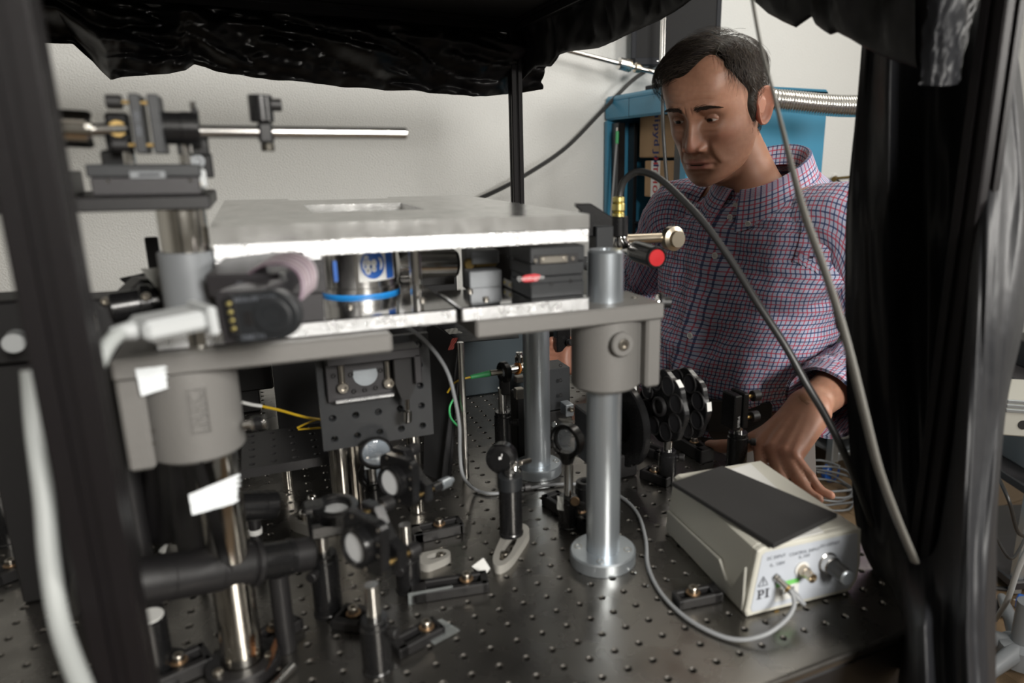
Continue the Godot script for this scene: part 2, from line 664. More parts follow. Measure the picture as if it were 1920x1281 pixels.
func studio_lamp(at: Vector3, to: Vector3, energy: float, s: float, label: String) -> void:
	# the photographer's softbox on its stand, behind the camera; its streaks show in the polished posts
	var d := (to - at).normalized()
	var o := thing("softbox_lamp", label, "lamp", Vector3(at.x, 0, at.z + 0.25))
	var b := Basis.looking_at(d, Vector3.UP)
	var sh := MB.new().at(at, b)
	var rows := []
	for k in [[s, 0.0], [s, 0.02], [0.08, 0.3], [0.05, 0.32]]:
		rows.append([Vector3(-k[0], -k[0], k[1]), Vector3(k[0], -k[0], k[1]), Vector3(k[0], k[0], k[1]), Vector3(-k[0], k[0], k[1])])
	sh.surf(rows, true, true)
	sh.box(Vector3(0, 0, 0.38), Vector3(0.11, 0.11, 0.16), 0.01)
	obj("hood", sh, M.sheet_black, o)
	obj("diffuser", MB.new().at(at, b).box(Vector3(0, 0, 0.004), Vector3(2 * s - 0.01, 2 * s - 0.01, 0.006), 0.001), M.softbox_face, o)
	var st := MB.new()
	var foot := Vector3(at.x, 0, at.z) - Vector3(d.x, 0, d.z).normalized() * 0.42
	st.cyl(foot + Vector3(0, 0.1, 0), Vector3(foot.x, at.y + 0.08, foot.z), 0.014)
	for k in 3:
		var q := Vector3(cos(k * TAU / 3), 0, sin(k * TAU / 3))
		st.tube([foot + Vector3(0, 0.5, 0), foot + q * 0.45 + Vector3(0, 0.012, 0)], 0.01, 8)
	obj("stand", st, M.satin_black, o)
	area_lamp(o, at + d * 0.004, to, Vector2(2 * s - 0.02, 2 * s - 0.02), energy, Color(1.0, 0.985, 0.96))


# black aluminium extrusion, 25 mm square with a slot along each side, from a to b
func extrusion(b: MB, p: Vector3, q: Vector3, w := 0.0254) -> void:
	var h := w * 0.5
	var s := w * 0.13
	var d := w * 0.16
	var o := []
	for k in 4:
		var a := k * PI / 2
		for pt in [Vector2(-h + 0.0015, -h), Vector2(-s, -h), Vector2(-s, -h + d), Vector2(s, -h + d), Vector2(s, -h), Vector2(h - 0.0015, -h)]:
			o.append(pt.rotated(a))
	var up := Vector3.UP if absf((q - p).normalized().y) < 0.9 else Vector3.BACK
	b.xf = Transform3D(Basis.looking_at(p - q, up), p)
	b.prism(o, p.distance_to(q), 0.0)
	b.xf = Transform3D.IDENTITY


func enclosure() -> void:
	var o := thing("enclosure_frame", "black aluminium extrusion frame carrying the dark roof over the optical table", "frame", V(0.44, 0, 0.09))
	var hp := 0.735
	for s in [[0.4275, -1.04, "post"], [0.4475, 0.088, "post"], [-0.2226, 0.1, "post"], [-0.742, -1.04, "post"]]:
		var b := MB.new()
		extrusion(b, V(s[0], 0.0005, s[1]), V(s[0], hp - 0.0254, s[1]))
		obj(s[2], b, M.extrusion_black, o)
	for s in [[V(-0.755, hp - 0.0127, -1.04), V(0.44, hp - 0.0127, -1.04)], [V(-0.755, hp - 0.0127, 0.1), V(0.46, hp - 0.0127, 0.1)], [V(0.4375, hp - 0.0127, -1.027), V(0.4475, hp - 0.0127, 0.087)], [V(-0.742, hp - 0.0127, -1.027), V(-0.742, hp - 0.0127, 0.087)]]:
		var b := MB.new()
		extrusion(b, s[0], s[1])
		obj("rail", b, M.extrusion_black, o)
	obj("roof_panel", MB.new().box(V(-0.147, hp + 0.003, -0.47), Vector3(1.226, 0.006, 1.17)), M.roof_board, o)


func optical_table() -> void:
	var o := thing("optical_table", "steel optical table with a grid of threaded holes and a dark body", "optical table", Vector3(-0.15, 0, -0.5))
	var p := 0.0254
	var top := MB.new()
	var nx := 47
	var nz := 46
	# holes sit on whole multiples of the pitch; the plate reaches half a pitch past the outer ones, then a plain border
	var xa := -28.5 * p
	var za := -42.5 * p
	top.xf = Transform3D(Basis.IDENTITY, V(xa, 0, za))
	top.drilled(nx, nz, p, 0.0028, 0.012, func(_i, _j): return true)
	top.xf = Transform3D.IDENTITY
	var xb := xa + nx * p
	var zb := za + nz * p
	var ex := 0.4826
	var ez := 0.1143
	var wx := -0.762
	var wz := -1.10
	top.face([V(wx, 0, wz), V(ex, 0, wz), V(ex, 0, za), V(wx, 0, za)], Vector3.UP)
	top.face([V(wx, 0, zb), V(ex, 0, zb), V(ex, 0, ez), V(wx, 0, ez)], Vector3.UP)
	top.face([V(wx, 0, za), V(xa, 0, za), V(xa, 0, zb), V(wx, 0, zb)], Vector3.UP)
	top.face([V(xb, 0, za), V(ex, 0, za), V(ex, 0, zb), V(xb, 0, zb)], Vector3.UP)
	# rounded lip of the top skin, all round
	var loop := [V(wx, 0, wz), V(ex, 0, wz), V(ex, 0, ez), V(wx, 0, ez)]
	for k in 4:
		var a: Vector3 = loop[k]
		var b: Vector3 = loop[(k + 1) % 4]
		var out := (b - a).normalized().cross(Vector3.UP)
		if out.dot((a + b) * 0.5 - V(-0.14, 0, -0.5)) < 0:
			out = -out
		var rows := []
		for s in 6:
			var g := s * PI / 10
			var off: Vector3 = out * sin(g) * 0.004 - Vector3(0, (1 - cos(g)) * 0.004, 0)
			rows.append([a + off, b + off])
		rows.append([a + out * 0.004 - Vector3(0, 0.008, 0), b + out * 0.004 - Vector3(0, 0.008, 0)])
		top.surf(rows, false, (rows[1][0] - rows[0][0]).cross(b - a).dot(Vector3.UP) > 0)
	obj("table_top", top, M.table_steel, o)
	var body := MB.new()
	body.box(V((wx + ex) / 2, -0.012 - 0.11, (wz + ez) / 2), Vector3(ex - wx, 0.218, ez - wz), 0.003)
	obj("table_body", body, M.matt_black, o)
	for sx in [wx + 0.12, ex - 0.12]:
		for sz in [wz + 0.12, ez - 0.12]:
			obj("leg", MB.new().box(Vector3(sx, 0.355, sz), Vector3(0.12, 0.71, 0.12), 0.004), M.matt_black, o)


# thin flexible sheet through a grid of points, with both sides
func sheet(rows: Array, thick := 0.0006) -> MB:
	var b := MB.new()
	b.surf(rows)
	var back := []
	var nr := rows.size()
	var nc: int = rows[0].size()
	for i in nr:
		var r := []
		for j in nc:
			var nn: Vector3 = (rows[i][mini(j + 1, nc - 1)] - rows[i][maxi(j - 1, 0)]).cross(rows[mini(i + 1, nr - 1)][j] - rows[maxi(i - 1, 0)][j]).normalized()
			r.append(rows[i][j] - nn * thick)
		back.append(r)
	b.surf(back, false, true)
	return b


# value of a polyline of (where, value) pairs
func along_line(k: Array, s: float) -> Vector3:
	var f := s * (k.size() - 1)
	var i := mini(int(f), k.size() - 2)
	return k[i].lerp(k[i + 1], f - i)


func curtains() -> void:
	var nz := FastNoiseLite.new()
	nz.seed = 4
	nz.frequency = 1.0
	nz.fractal_octaves = 2
	# gathered sheet below the rear rail
	var hem := [Vector3(-0.6110, 1.5780, -1.0750), Vector3(-0.5410, 1.5790, -1.0750), Vector3(-0.4670, 1.5830, -1.0750), Vector3(-0.4280, 1.5870, -1.0750), Vector3(-0.3950, 1.5900, -1.0750), Vector3(-0.3830, 1.5760, -1.0750), Vector3(-0.3690, 1.5610, -1.0750), Vector3(-0.3560, 1.5440, -1.0750), Vector3(-0.3390, 1.5270, -1.0600), Vector3(-0.3140, 1.5310, -1.0600), Vector3(-0.2840, 1.5380, -1.0600), Vector3(-0.2530, 1.5430, -1.0600), Vector3(-0.2200, 1.5500, -1.0650), Vector3(-0.2040, 1.5630, -1.0750), Vector3(-0.1860, 1.5590, -1.0750), Vector3(-0.1690, 1.5520, -1.0750), Vector3(-0.1180, 1.5460, -1.0750), Vector3(-0.0610, 1.5420, -1.0750), Vector3(-0.0020, 1.5400, -1.0750), Vector3(0.0590, 1.5370, -1.0700), Vector3(0.1230, 1.5350, -1.0700), Vector3(0.1860, 1.5330, -1.0700), Vector3(0.2250, 1.5320, -1.0750), Vector3(0.2830, 1.5290, -1.0750), Vector3(0.3370, 1.5240, -1.0750), Vector3(0.3930, 1.5310, -1.0750), Vector3(0.4530, 1.5390, -1.0800), Vector3(0.5060, 1.5470, -1.0850)]
	var rows := []
	var nv := 34
	var nu := 190
	for i in nv + 1:
		var f := float(i) / nv
		var row := []
		for j in nu + 1:
			var u := float(j) / nu
			var h: Vector3 = along_line(hem, u)
			var p := Vector3(h.x, lerpf(T + 0.73, h.y, f), lerpf(-1.062, h.z, f))
			var g := nz.get_noise_2d(h.x * 7.0, f * 0.8) * 0.04 + nz.get_noise_2d(h.x * 20.0 + f * 2.0, f * 2.2) * 0.009 + absf(nz.get_noise_2d(h.x * 4.0 - f * 1.5, 9.0 + f * 1.6)) * 0.05
			p.z += (g + 0.035 * sin(PI * minf(1.0, f * 1.15))) * minf(1.0, f * 4.0)
			if f > 0.85:
				p.z -= (f - 0.85) * 0.12
			row.append(p)
		rows.append(row)
	tag(obj("blackout_curtain", sheet(rows), M.sheet_black), "black plastic curtain gathered along the rear rail in front of the wall", "curtain")
	# rolled-up sheet along the side rail: outline of its lower edge, then up and over the rail
	var low := [Vector3(0.4410, 1.5640, -1.0700), Vector3(0.4550, 1.5850, -0.9870), Vector3(0.4520, 1.5750, -0.9010), Vector3(0.4550, 1.5920, -0.8580), Vector3(0.4550, 1.5920, -0.8110), Vector3(0.4550, 1.5810, -0.6850), Vector3(0.4550, 1.5830, -0.6230), Vector3(0.4550, 1.5870, -0.5670), Vector3(0.4550, 1.5900, -0.5150), Vector3(0.4550, 1.5920, -0.4680), Vector3(0.4550, 1.5960, -0.4350), Vector3(0.4550, 1.6000, -0.4070), Vector3(0.4550, 1.6090, -0.3650), Vector3(0.4550, 1.6200, -0.3230), Vector3(0.4550, 1.6030, -0.2820), Vector3(0.4550, 1.5780, -0.2500), Vector3(0.4550, 1.5580, -0.2210), Vector3(0.4550, 1.5450, -0.1950), Vector3(0.4550, 1.5340, -0.1700), Vector3(0.4550, 1.5420, -0.1450), Vector3(0.4550, 1.5320, -0.1380), Vector3(0.4550, 1.5230, -0.1240), Vector3(0.4550, 1.5180, -0.1150), Vector3(0.4550, 1.5190, -0.1050), Vector3(0.4550, 1.5100, -0.0860), Vector3(0.4550, 1.5000, -0.0680), Vector3(0.4550, 1.4850, -0.0360), Vector3(0.4550, 1.4700, 0.0040)]
	rows = []
	for i in 31:
		var f := i / 30.0
		var row := []
		for j in 151:
			var u := j / 150.0
			var q: Vector3 = along_line(low, u)
			var g := nz.get_noise_2d(q.z * 17.0 + 40.0, f * 2.0) * 0.016 + nz.get_noise_2d(q.z * 50.0 - f * 5.0, f * 5.0) * 0.006
			var a := f * PI * 1.05
			# down the inner face, round the bottom and up the outer one
			var y := lerpf(q.y, T + 0.735, 0.5 + 0.5 * cos(a * 1.9))
			var p := Vector3(0.455 - cos(a) * (0.016 + g), y, q.z)
			row.append(p)
		rows.append(row)
	tag(obj("blackout_curtain", sheet(rows), M.sheet_black), "black plastic sheet rolled up along the side rail above the man", "curtain")
	# gathered sheet hanging outside the near corner post, from its rear edge round to the front
	var cols := [
		[Vector3(0.5000, 1.5130, -0.1120), Vector3(0.4880, 1.4500, -0.1000), Vector3(0.4720, 1.3700, -0.0850), Vector3(0.4620, 1.3130, -0.0740), Vector3(0.4510, 1.2150, -0.0510), Vector3(0.4430, 1.1010, -0.0230), Vector3(0.4400, 0.9860, 0.0070), Vector3(0.4430, 0.9350, 0.0460), Vector3(0.4080, 0.9250, 0.1000), Vector3(0.3720, 0.8760, 0.1310)],
		[Vector3(0.4970, 1.5210, -0.0930), Vector3(0.4920, 1.4490, -0.0860), Vector3(0.4800, 1.3700, -0.0700), Vector3(0.4650, 1.3150, -0.0500), Vector3(0.4640, 1.2170, -0.0340), Vector3(0.4660, 1.1010, -0.0130), Vector3(0.4560, 0.9910, 0.0250), Vector3(0.4250, 0.9540, 0.0770), Vector3(0.3810, 0.9490, 0.1270), Vector3(0.3470, 0.9070, 0.1570)],
		[Vector3(0.4900, 1.5260, -0.0630), Vector3(0.4790, 1.4460, -0.0460), Vector3(0.4780, 1.3710, -0.0370), Vector3(0.4790, 1.3160, -0.0320), Vector3(0.4810, 1.2200, -0.0160), Vector3(0.4920, 1.1010, -0.0010), Vector3(0.4610, 1.0020, 0.0470), Vector3(0.3630, 1.0040, 0.1370), Vector3(0.3340, 0.9900, 0.1670), Vector3(0.3150, 0.9450, 0.1880)],
		[Vector3(0.5350, 1.5380, -0.0800), Vector3(0.5320, 1.4500, -0.0680), Vector3(0.5220, 1.3700, -0.0500), Vector3(0.5170, 1.3140, -0.0370), Vector3(0.5270, 1.2130, -0.0270), Vector3(0.5190, 1.0970, 0.0010), Vector3(0.4780, 1.0020, 0.0550), Vector3(0.3470, 1.0250, 0.1630), Vector3(0.3240, 1.0070, 0.1870), Vector3(0.3080, 0.9640, 0.2080)],
		[Vector3(0.5710, 1.5460, -0.0760), Vector3(0.5770, 1.4510, -0.0700), Vector3(0.5670, 1.3700, -0.0520), Vector3(0.5610, 1.3120, -0.0390), Vector3(0.5520, 1.2130, -0.0160), Vector3(0.5290, 1.1010, 0.0170), Vector3(0.4580, 1.0220, 0.0850), Vector3(0.3610, 1.0220, 0.1650), Vector3(0.3460, 0.9970, 0.1820), Vector3(0.3300, 0.9530, 0.2040)],
		[Vector3(0.5760, 1.5470, -0.0520), Vector3(0.5640, 1.4480, -0.0300), Vector3(0.5640, 1.3710, -0.0200), Vector3(0.5490, 1.3160, -0.0000), Vector3(0.4990, 1.2310, 0.0460), Vector3(0.4500, 1.1410, 0.0940), Vector3(0.4020, 1.0640, 0.1380), Vector3(0.3640, 1.0250, 0.1710), Vector3(0.3480, 1.0000, 0.1880), Vector3(0.3330, 0.9570, 0.2100)],
		[Vector3(0.5110, 1.5320, 0.0130), Vector3(0.5000, 1.4410, 0.0340), Vector3(0.4920, 1.3720, 0.0490), Vector3(0.4570, 1.3260, 0.0790), Vector3(0.4200, 1.2530, 0.1170), Vector3(0.3930, 1.1690, 0.1450), Vector3(0.3630, 1.0920, 0.1750), Vector3(0.3500, 1.0410, 0.1890), Vector3(0.3370, 1.0140, 0.2020), Vector3(0.3270, 0.9680, 0.2210)],
		[Vector3(0.4810, 1.5250, 0.0470), Vector3(0.4730, 1.4380, 0.0670), Vector3(0.4560, 1.3730, 0.0890), Vector3(0.4310, 1.3300, 0.1120), Vector3(0.4070, 1.2580, 0.1380), Vector3(0.3950, 1.1730, 0.1560), Vector3(0.3570, 1.1000, 0.1870), Vector3(0.3410, 1.0530, 0.2040), Vector3(0.3320, 1.0240, 0.2140), Vector3(0.3200, 0.9800, 0.2320)],
		[Vector3(0.5010, 1.5280, 0.0440), Vector3(0.4960, 1.4390, 0.0660), Vector3(0.4820, 1.3730, 0.0900), Vector3(0.4650, 1.3280, 0.1060), Vector3(0.4330, 1.2550, 0.1340), Vector3(0.4280, 1.1640, 0.1450), Vector3(0.3780, 1.0920, 0.1820), Vector3(0.3570, 1.0470, 0.2020), Vector3(0.3490, 1.0170, 0.2120), Vector3(0.3360, 0.9720, 0.2300)],
		[Vector3(0.5290, 1.5320, 0.0330), Vector3(0.5280, 1.4400, 0.0580), Vector3(0.5150, 1.3730, 0.0820), Vector3(0.4890, 1.3270, 0.1060), Vector3(0.4660, 1.2510, 0.1270), Vector3(0.4580, 1.1750, 0.1330), Vector3(0.4030, 1.1020, 0.1740), Vector3(0.3780, 1.0380, 0.1970), Vector3(0.3700, 1.0070, 0.2080), Vector3(0.3570, 0.9610, 0.2260)],
		[Vector3(0.5840, 1.5440, -0.0020), Vector3(0.5840, 1.4450, 0.0260), Vector3(0.5730, 1.3720, 0.0520), Vector3(0.5570, 1.3220, 0.0710), Vector3(0.5330, 1.2380, 0.0940), Vector3(0.5090, 1.1580, 0.1050), Vector3(0.4530, 1.0780, 0.1470), Vector3(0.4250, 1.0100, 0.1760), Vector3(0.4120, 0.9800, 0.1890), Vector3(0.4060, 0.9220, 0.2030)]]
	rows = []
	var m := cols.size()
	for j in 151:
		var u := j / 150.0 * (m - 1)
		var c := mini(int(u), m - 2)
		var col := []
		for i in 10:
			var a: Vector3 = cols[maxi(c - 1, 0)][i]
			var d: Vector3 = cols[mini(c + 2, m - 1)][i]
			col.append(cols[c][i].cubic_interpolate(cols[c + 1][i], a, d, u - c))
		var fine := smooth(col, 9)
		for i in fine.size():
			var w: Vector3 = fine[i]
			var k := nz.get_noise_2d(j * 0.05 + w.y * 0.9, w.y * 1.6) * 0.011 + nz.get_noise_2d(j * 0.16 - w.y * 2.0, w.y * 5.0 + 20.0) * 0.0015
			fine[i] = w + Vector3(0.64, 0, -0.5) * k
		rows.append(fine)
	tag(obj("blackout_curtain", sheet(rows), M.sheet_dull), "black plastic curtain hanging in long folds by the corner post at the open side", "curtain")
	# the folded-over flap that hangs in front of the corner post
	var fl := [[Vector3(0.4180, 1.5340, 0.0380), Vector3(0.4100, 1.4940, 0.0450), Vector3(0.4010, 1.4480, 0.0540)], [Vector3(0.4180, 1.5310, 0.0520), Vector3(0.4090, 1.4920, 0.0570), Vector3(0.4020, 1.4470, 0.0640)], [Vector3(0.4330, 1.5320, 0.0570), Vector3(0.4150, 1.4910, 0.0640), Vector3(0.4070, 1.4460, 0.0710)], [Vector3(0.4550, 1.5340, 0.0550), Vector3(0.4290, 1.4920, 0.0660), Vector3(0.4190, 1.4470, 0.0720)], [Vector3(0.4720, 1.5370, 0.0510), Vector3(0.4500, 1.4950, 0.0580), Vector3(0.4340, 1.4490, 0.0670)]]
	rows = []
	for i in 25:
		var f := i / 24.0 * 4.0
		var k := mini(int(f), 3)
		var col := []
		for s in 3:
			col.append(fl[k][s].lerp(fl[k + 1][s], f - k))
		var fine := smooth(col, 8)
		for s in fine.size():
			fine[s] += Vector3(0, 0, 0.004 * nz.get_noise_2d(i * 0.35, s * 0.25))
		rows.append(fine)
	tag(obj("curtain_flap", sheet(rows), M.sheet_dull), "short dark flap of plastic folded over the top of the corner post", "curtain")


func flanged_post(called: String, label: String, c: Vector3, r: float, h: float, fr: float, m: Material, turn: float) -> Node3D:
	var o := thing(called, label, "post", c, "thick posts that carry the raised platform")
	obj("rod", MB.new().turned(c + Vector3(0, 0.012, 0), c + Vector3(0, h, 0), [Vector2(r, 0), Vector2(r, h - 0.0145), Vector2(r - 0.0025, h - 0.012), Vector2(r * 0.3, h - 0.012), Vector2(r * 0.26, h - 0.02), Vector2(0, h - 0.02)], 40), m, o)
	var fl := MB.new().turned(c + Vector3(0, 0.0005, 0), c + Vector3(0, 1, 0), [Vector2(0, 0), Vector2(fr, 0), Vector2(fr, 0.0125), Vector2(fr - 0.0015, 0.014), Vector2(0, 0.014)], 44)
	var fo := obj("flange", fl, m, o)
	for k in 4:
		var a := turn + k * PI / 2
		var q := c + Vector3(cos(a), 0, sin(a)) * (r + (fr - r) * 0.5) + Vector3(0, 0.0142, 0)
		obj("screw", MB.new().ring(q - Vector3(0, 0.001, 0), q + Vector3(0, 0.0006, 0), 0.0045, 0.0036).cyl(q - Vector3(0, 0.003, 0), q - Vector3(0, 0.0008, 0), 0.0036, 0, 12), M.screw_steel, fo)
	return o


# cast bracket: an arm, a web and a split sleeve round a post; side = +1 has its web at the end towards +x
func clamp_bracket(label: String, c: Vector3, xa: float, xb: float, z: float, side: float, sr: float) -> Node3D:
	var o := thing("clamp_bracket", label, "bracket", c, "cast brackets clamped on the posts")
	var ht := T + 0.297
	var hb := T + 0.2075
	var th := 0.0165
	var b := MB.new()
	var zb := z - 0.078
	b.box(Vector3((xa + xb) / 2, ht - th / 2, (z + zb) / 2), Vector3(xb - xa, th, z - zb), 0.0022)
	var we := 0.0175
	var xw := xb - we / 2 if side > 0 else xa + we / 2
	b.box(Vector3(xw, (ht - 0.004 + hb) / 2, (z - 0.003 + zb) / 2), Vector3(we, ht - hb - 0.006, z - zb - 0.006), 0.0025)
	var sc := Vector3(c.x, hb, z - sr - 0.002)
	b.turned(sc, sc + Vector3.UP, [Vector2(0.0168, 0.002), Vector2(0.019, 0), Vector2(sr - 0.003, 0), Vector2(sr, 0.003), Vector2(sr, ht - th - hb + 0.002)], 48)
	# fillet between sleeve and web
	var xin := xw - side * we / 2
	b.box(Vector3((sc.x + side * sr * 0.8 + xin) / 2, (ht - th + hb) / 2 + 0.001, sc.z - 0.004), Vector3(absf(xin - sc.x - side * sr * 0.8) + 0.004, ht - th - hb, 0.05), 0.002)
	obj("body", b, M.cast_grey, o)
	return o


func periscope() -> void:
	flanged_post("support_post", "grey anodised post clear of the pale controller box, topped by a bare end", V(0.185, 0, -0.114), 0.0185, 0.349, 0.037, M.aluminium_clear, 0.55)
	flanged_post("support_post", "grey anodised post behind the taller one, under the raised platform", V(0.203, 0, -0.357), 0.0185, 0.32, 0.034, M.aluminium_clear, 0.2)
	var lp := V(-0.18, 0.0005, -0.09)
	var po := thing("support_post", "polished steel post wrapped with white tape, holding the sighting platform", "post", lp, "thick posts that carry the raised platform")
	obj("rod", MB.new().turned(lp, lp + Vector3.UP, [Vector2(0.0165, 0.0), Vector2(0.0165, 0.3995), Vector2(0, 0.3995)], 40), M.steel_polished, po)
	obj("collar", MB.new().ring(lp + Vector3(0, 0.322, 0), lp + Vector3(0, 0.3685, 0), 0.0198, 0.0164, 0.001, 40), M.collar_grey, po, "grey collar")
	obj("base_clamp", MB.new().ring(lp + Vector3(0, 0.0, 0), lp + Vector3(0, 0.012, 0), 0.03, 0.0166, 0.0015, 32), M.anodised_black, po)
	for k in 3:
		var q := lp + Vector3(cos(k * 2.1 + 0.4) * 0.0235, 0.012, sin(k * 2.1 + 0.4) * 0.0235)
		obj("screw", MB.new().screw(q, Vector3.UP, 0.0042, 0.004), M.screw_steel, po)
	# back bracket arm over the rear post
	var rb := clamp_bracket("grey cast bracket with a hexagon socket screw, on the post by the pale box", V(0.185, 0.2075, -0.114), 0.037, 0.2325, -0.075, 1.0, 0.0355)
	var sp: Vector3 = Vector3(0.1840, 1.2100, -0.0770)
	var cs := MB.new()
	cs.turned(sp - Vector3(0, 0, 0.006), sp + Vector3(0, 0, 1), [Vector2(0.0125, 0), Vector2(0.0125, 0.0105), Vector2(0.011, 0.012), Vector2(0.0062, 0.012), Vector2(0.006, 0.010)], 28)
	obj("boss", cs, M.cast_grey, rb)
	obj("clamp_screw", MB.new().screw(sp + Vector3(0, 0, 0.0035), Vector3(0, 0, 1), 0.0058, 0.0035), M.screw_steel, rb, "steel hexagon socket screw")
	obj("pivot_screw", MB.new().cyl(V(0.218, 0.2975, -0.112), V(0.218, 0.2983, -0.112), 0.003), M.screw_steel, rb)
	var lb := clamp_bracket("grey cast bracket with white tape and raised letters, on the polished post", V(-0.191, 0.2075, -0.09), -0.2355, -0.038, -0.062, -1.0, 0.0345)
	var lq: Vector3 = Vector3(-0.1840, 1.2010, -0.0630)
	var fr := MB.new()
	for k in [[-0.006, 0, 0.0008, 0.034], [0.006, 0, 0.0008, 0.034], [0, 0.017, 0.0125, 0.0008], [0, -0.017, 0.0125, 0.0008]]:
		fr.box(lq + Vector3(k[0], k[1], -0.0006), Vector3(k[2], k[3], 0.002))
	obj("letter_frame", fr, M.cast_grey, lb)
	words("raised_lettering", "NRC", 0.0135, lq + Vector3(0, 0, -0.0004), Basis(Vector3.BACK, PI / 2), M.cast_grey, lb, "Droid Sans", true, 0.0014)
	for q in [Vector3(-0.2150, 1.1910, -0.0620), Vector3(-0.2160, 1.1810, -0.0620)]:
		obj("paint_chip", MB.new().cyl(q - Vector3(0, 0, 0.001), q + Vector3(0, 0, 0.0003), 0.0009, 0, 8), M.steel_bright, lb)
	var kn: Vector3 = Vector3(-0.1570, 1.1770, -0.0850)
	var kd := Vector3(0.97, 0.05, 0.1).normalized()
	obj("clamp_knob", MB.new().turned(kn, kn + kd, [Vector2(0.003, 0), Vector2(0.004, 0.006), Vector2(0.0055, 0.007), Vector2(0.0055, 0.016), Vector2(0.0048, 0.017), Vector2(0, 0.017)], 24), M.chrome, lb)
	obj("knob_grip", MB.new().ring(kn + kd * 0.0085, kn + kd * 0.0155, 0.0059, 0.005, 0.0003), M.satin_black, lb)
	obj("knob_cap", MB.new().cyl(kn + kd * 0.0171, kn + kd * 0.0182, 0.0056, 0.0004), M.chrome, lb)
	tape("white torn masking tape stuck on the flank of the grey bracket", [Vector3(-0.2200, 1.2400, -0.0600), Vector3(-0.2010, 1.2400, -0.0600), Vector3(-0.2020, 1.2230, -0.0600), Vector3(-0.2190, 1.2190, -0.0600)], Vector3(0, 0, 1), M.tape_white, 3)

	# lower platform: two plates side by side with polished tops
	var a := thing("lower_plate", "long polished aluminium plate bearing the blue-ringed cylinder", "metal plate", V(-0.09, 0.297, -0.16), "lower plates of the raised platform")
	obj("plate", MB.new().box(V(-0.0935, 0.3036, -0.17), Vector3(0.229, 0.0127, 0.19), 0.0012), M.aluminium_mirror, a)
	obj("front_edge", MB.new().box(V(-0.0935, 0.3036, -0.0752), Vector3(0.226, 0.0108, 0.0012), 0.0004), M.aluminium_milled, a, "bright milled front edge")
	var a2 := thing("lower_plate", "short aluminium plate with a scuffed front edge under the dark double stage", "metal plate", V(0.087, 0.297, -0.12), "lower plates of the raised platform")
	obj("plate", MB.new().box(V(0.0868, 0.3036, -0.121), Vector3(0.1245, 0.0127, 0.09), 0.001), M.aluminium_mirror, a2)
	obj("front_edge", MB.new().box(V(0.0868, 0.3036, -0.0756), Vector3(0.122, 0.0112, 0.0012), 0.0004), M.aluminium_milled, a2, "scuffed milled front edge")
	for q in [Vector3(-0.0630, 1.2600, -0.1220), Vector3(0.0010, 1.2600, -0.1230), Vector3(0.0540, 1.2600, -0.1500), Vector3(0.0560, 1.2600, -0.1050)]:
		obj("screw", MB.new().screw(q + Vector3(0, 0.0001, 0), Vector3.UP, 0.003, 0.0022), M.screw_steel, a if q.x < 0.02 else a2)

	# upper plate with its window, milled from one piece
	var up := thing("upper_plate", "broad bright aluminium plate with a rectangular window and many screws", "metal plate", V(0, 0.361, -0.28))
	var cs1 := CSGPolygon3D.new()
	cs1.name = "plate"
	cs1.polygon = PackedVector2Array([Vector2(-0.1625, -0.08), Vector2(0.1505, -0.08), Vector2(0.1505, -0.492), Vector2(0.039, -0.492), Vector2(0.039, -0.45), Vector2(-0.089, -0.45), Vector2(-0.089, -0.492), Vector2(-0.1625, -0.492)])
	cs1.depth = 0.013
	cs1.transform = placed(up).affine_inverse() * Transform3D(Basis(Vector3.RIGHT, PI / 2), V(0, 0.374, 0))
	cs1.material_override = M.aluminium_plate
	up.add_child(cs1)
	var hole := CSGBox3D.new()
	hole.name = "window_cut"
	hole.operation = CSGShape3D.OPERATION_SUBTRACTION
	hole.size = Vector3(0.108, 0.128, 0.05)
	hole.position = Vector3(-0.026, -0.274, 0.005)
	cs1.add_child(hole)
	obj("front_edge", MB.new().box(V(-0.006, 0.3675, -0.0802), Vector3(0.311, 0.0118, 0.0012), 0.0004), M.aluminium_milled, up, "bright milled front edge")
	obj("window_wall", MB.new().box(V(-0.026, 0.3675, -0.3375), Vector3(0.104, 0.0118, 0.0012), 0.0003), M.aluminium_milled, up)
	for q in [Vector3(-0.1590, 1.3240, -0.4620), Vector3(-0.1600, 1.3240, -0.5290), Vector3(-0.1030, 1.3240, -0.4610), Vector3(-0.1020, 1.3240, -0.5310), Vector3(-0.1390, 1.3240, -0.1380), Vector3(-0.1390, 1.3240, -0.1020), Vector3(-0.1050, 1.3240, -0.1050), Vector3(-0.0940, 1.3240, -0.2050), Vector3(0.0920, 1.3240, -0.4560), Vector3(0.0960, 1.3240, -0.4060), Vector3(0.0390, 1.3240, -0.3540), Vector3(0.1220, 1.3240, -0.3210), Vector3(0.0330, 1.3240, -0.1990), Vector3(0.0840, 1.3240, -0.1320)]:
		obj("screw", MB.new().screw(q + Vector3(0, 0.0001, 0), Vector3.UP, 0.0034, 0.0016), M.screw_steel, up)
	for q in [Vector3(0.0780, 1.3240, -0.2480), Vector3(0.0860, 1.3240, -0.2210), Vector3(0.1280, 1.3240, -0.1600), Vector3(0.0950, 1.3240, -0.3210), Vector3(-0.0930, 1.3240, -0.3590), Vector3(-0.1070, 1.3240, -0.1340)]:
		obj("hole_plug", MB.new().ring(q, q + Vector3(0, 0.0002, 0), 0.0042, 0.003).cyl(q - Vector3(0, 0.002, 0), q + Vector3(0, 0.00005, 0), 0.003, 0, 12), M.anodised_black, up)
	for q in [Vector3(0.1000, 1.3170, -0.0800), Vector3(0.1260, 1.3180, -0.0800)]:
		obj("edge_hole", MB.new().cyl(q - Vector3(0, 0, 0.001), q + Vector3(0, 0, 0.0003), 0.0016, 0, 12), M.matt_black, up)
	# crumpled dark tape along the near rim of the window
	var tp := MB.new()
	var rows := []
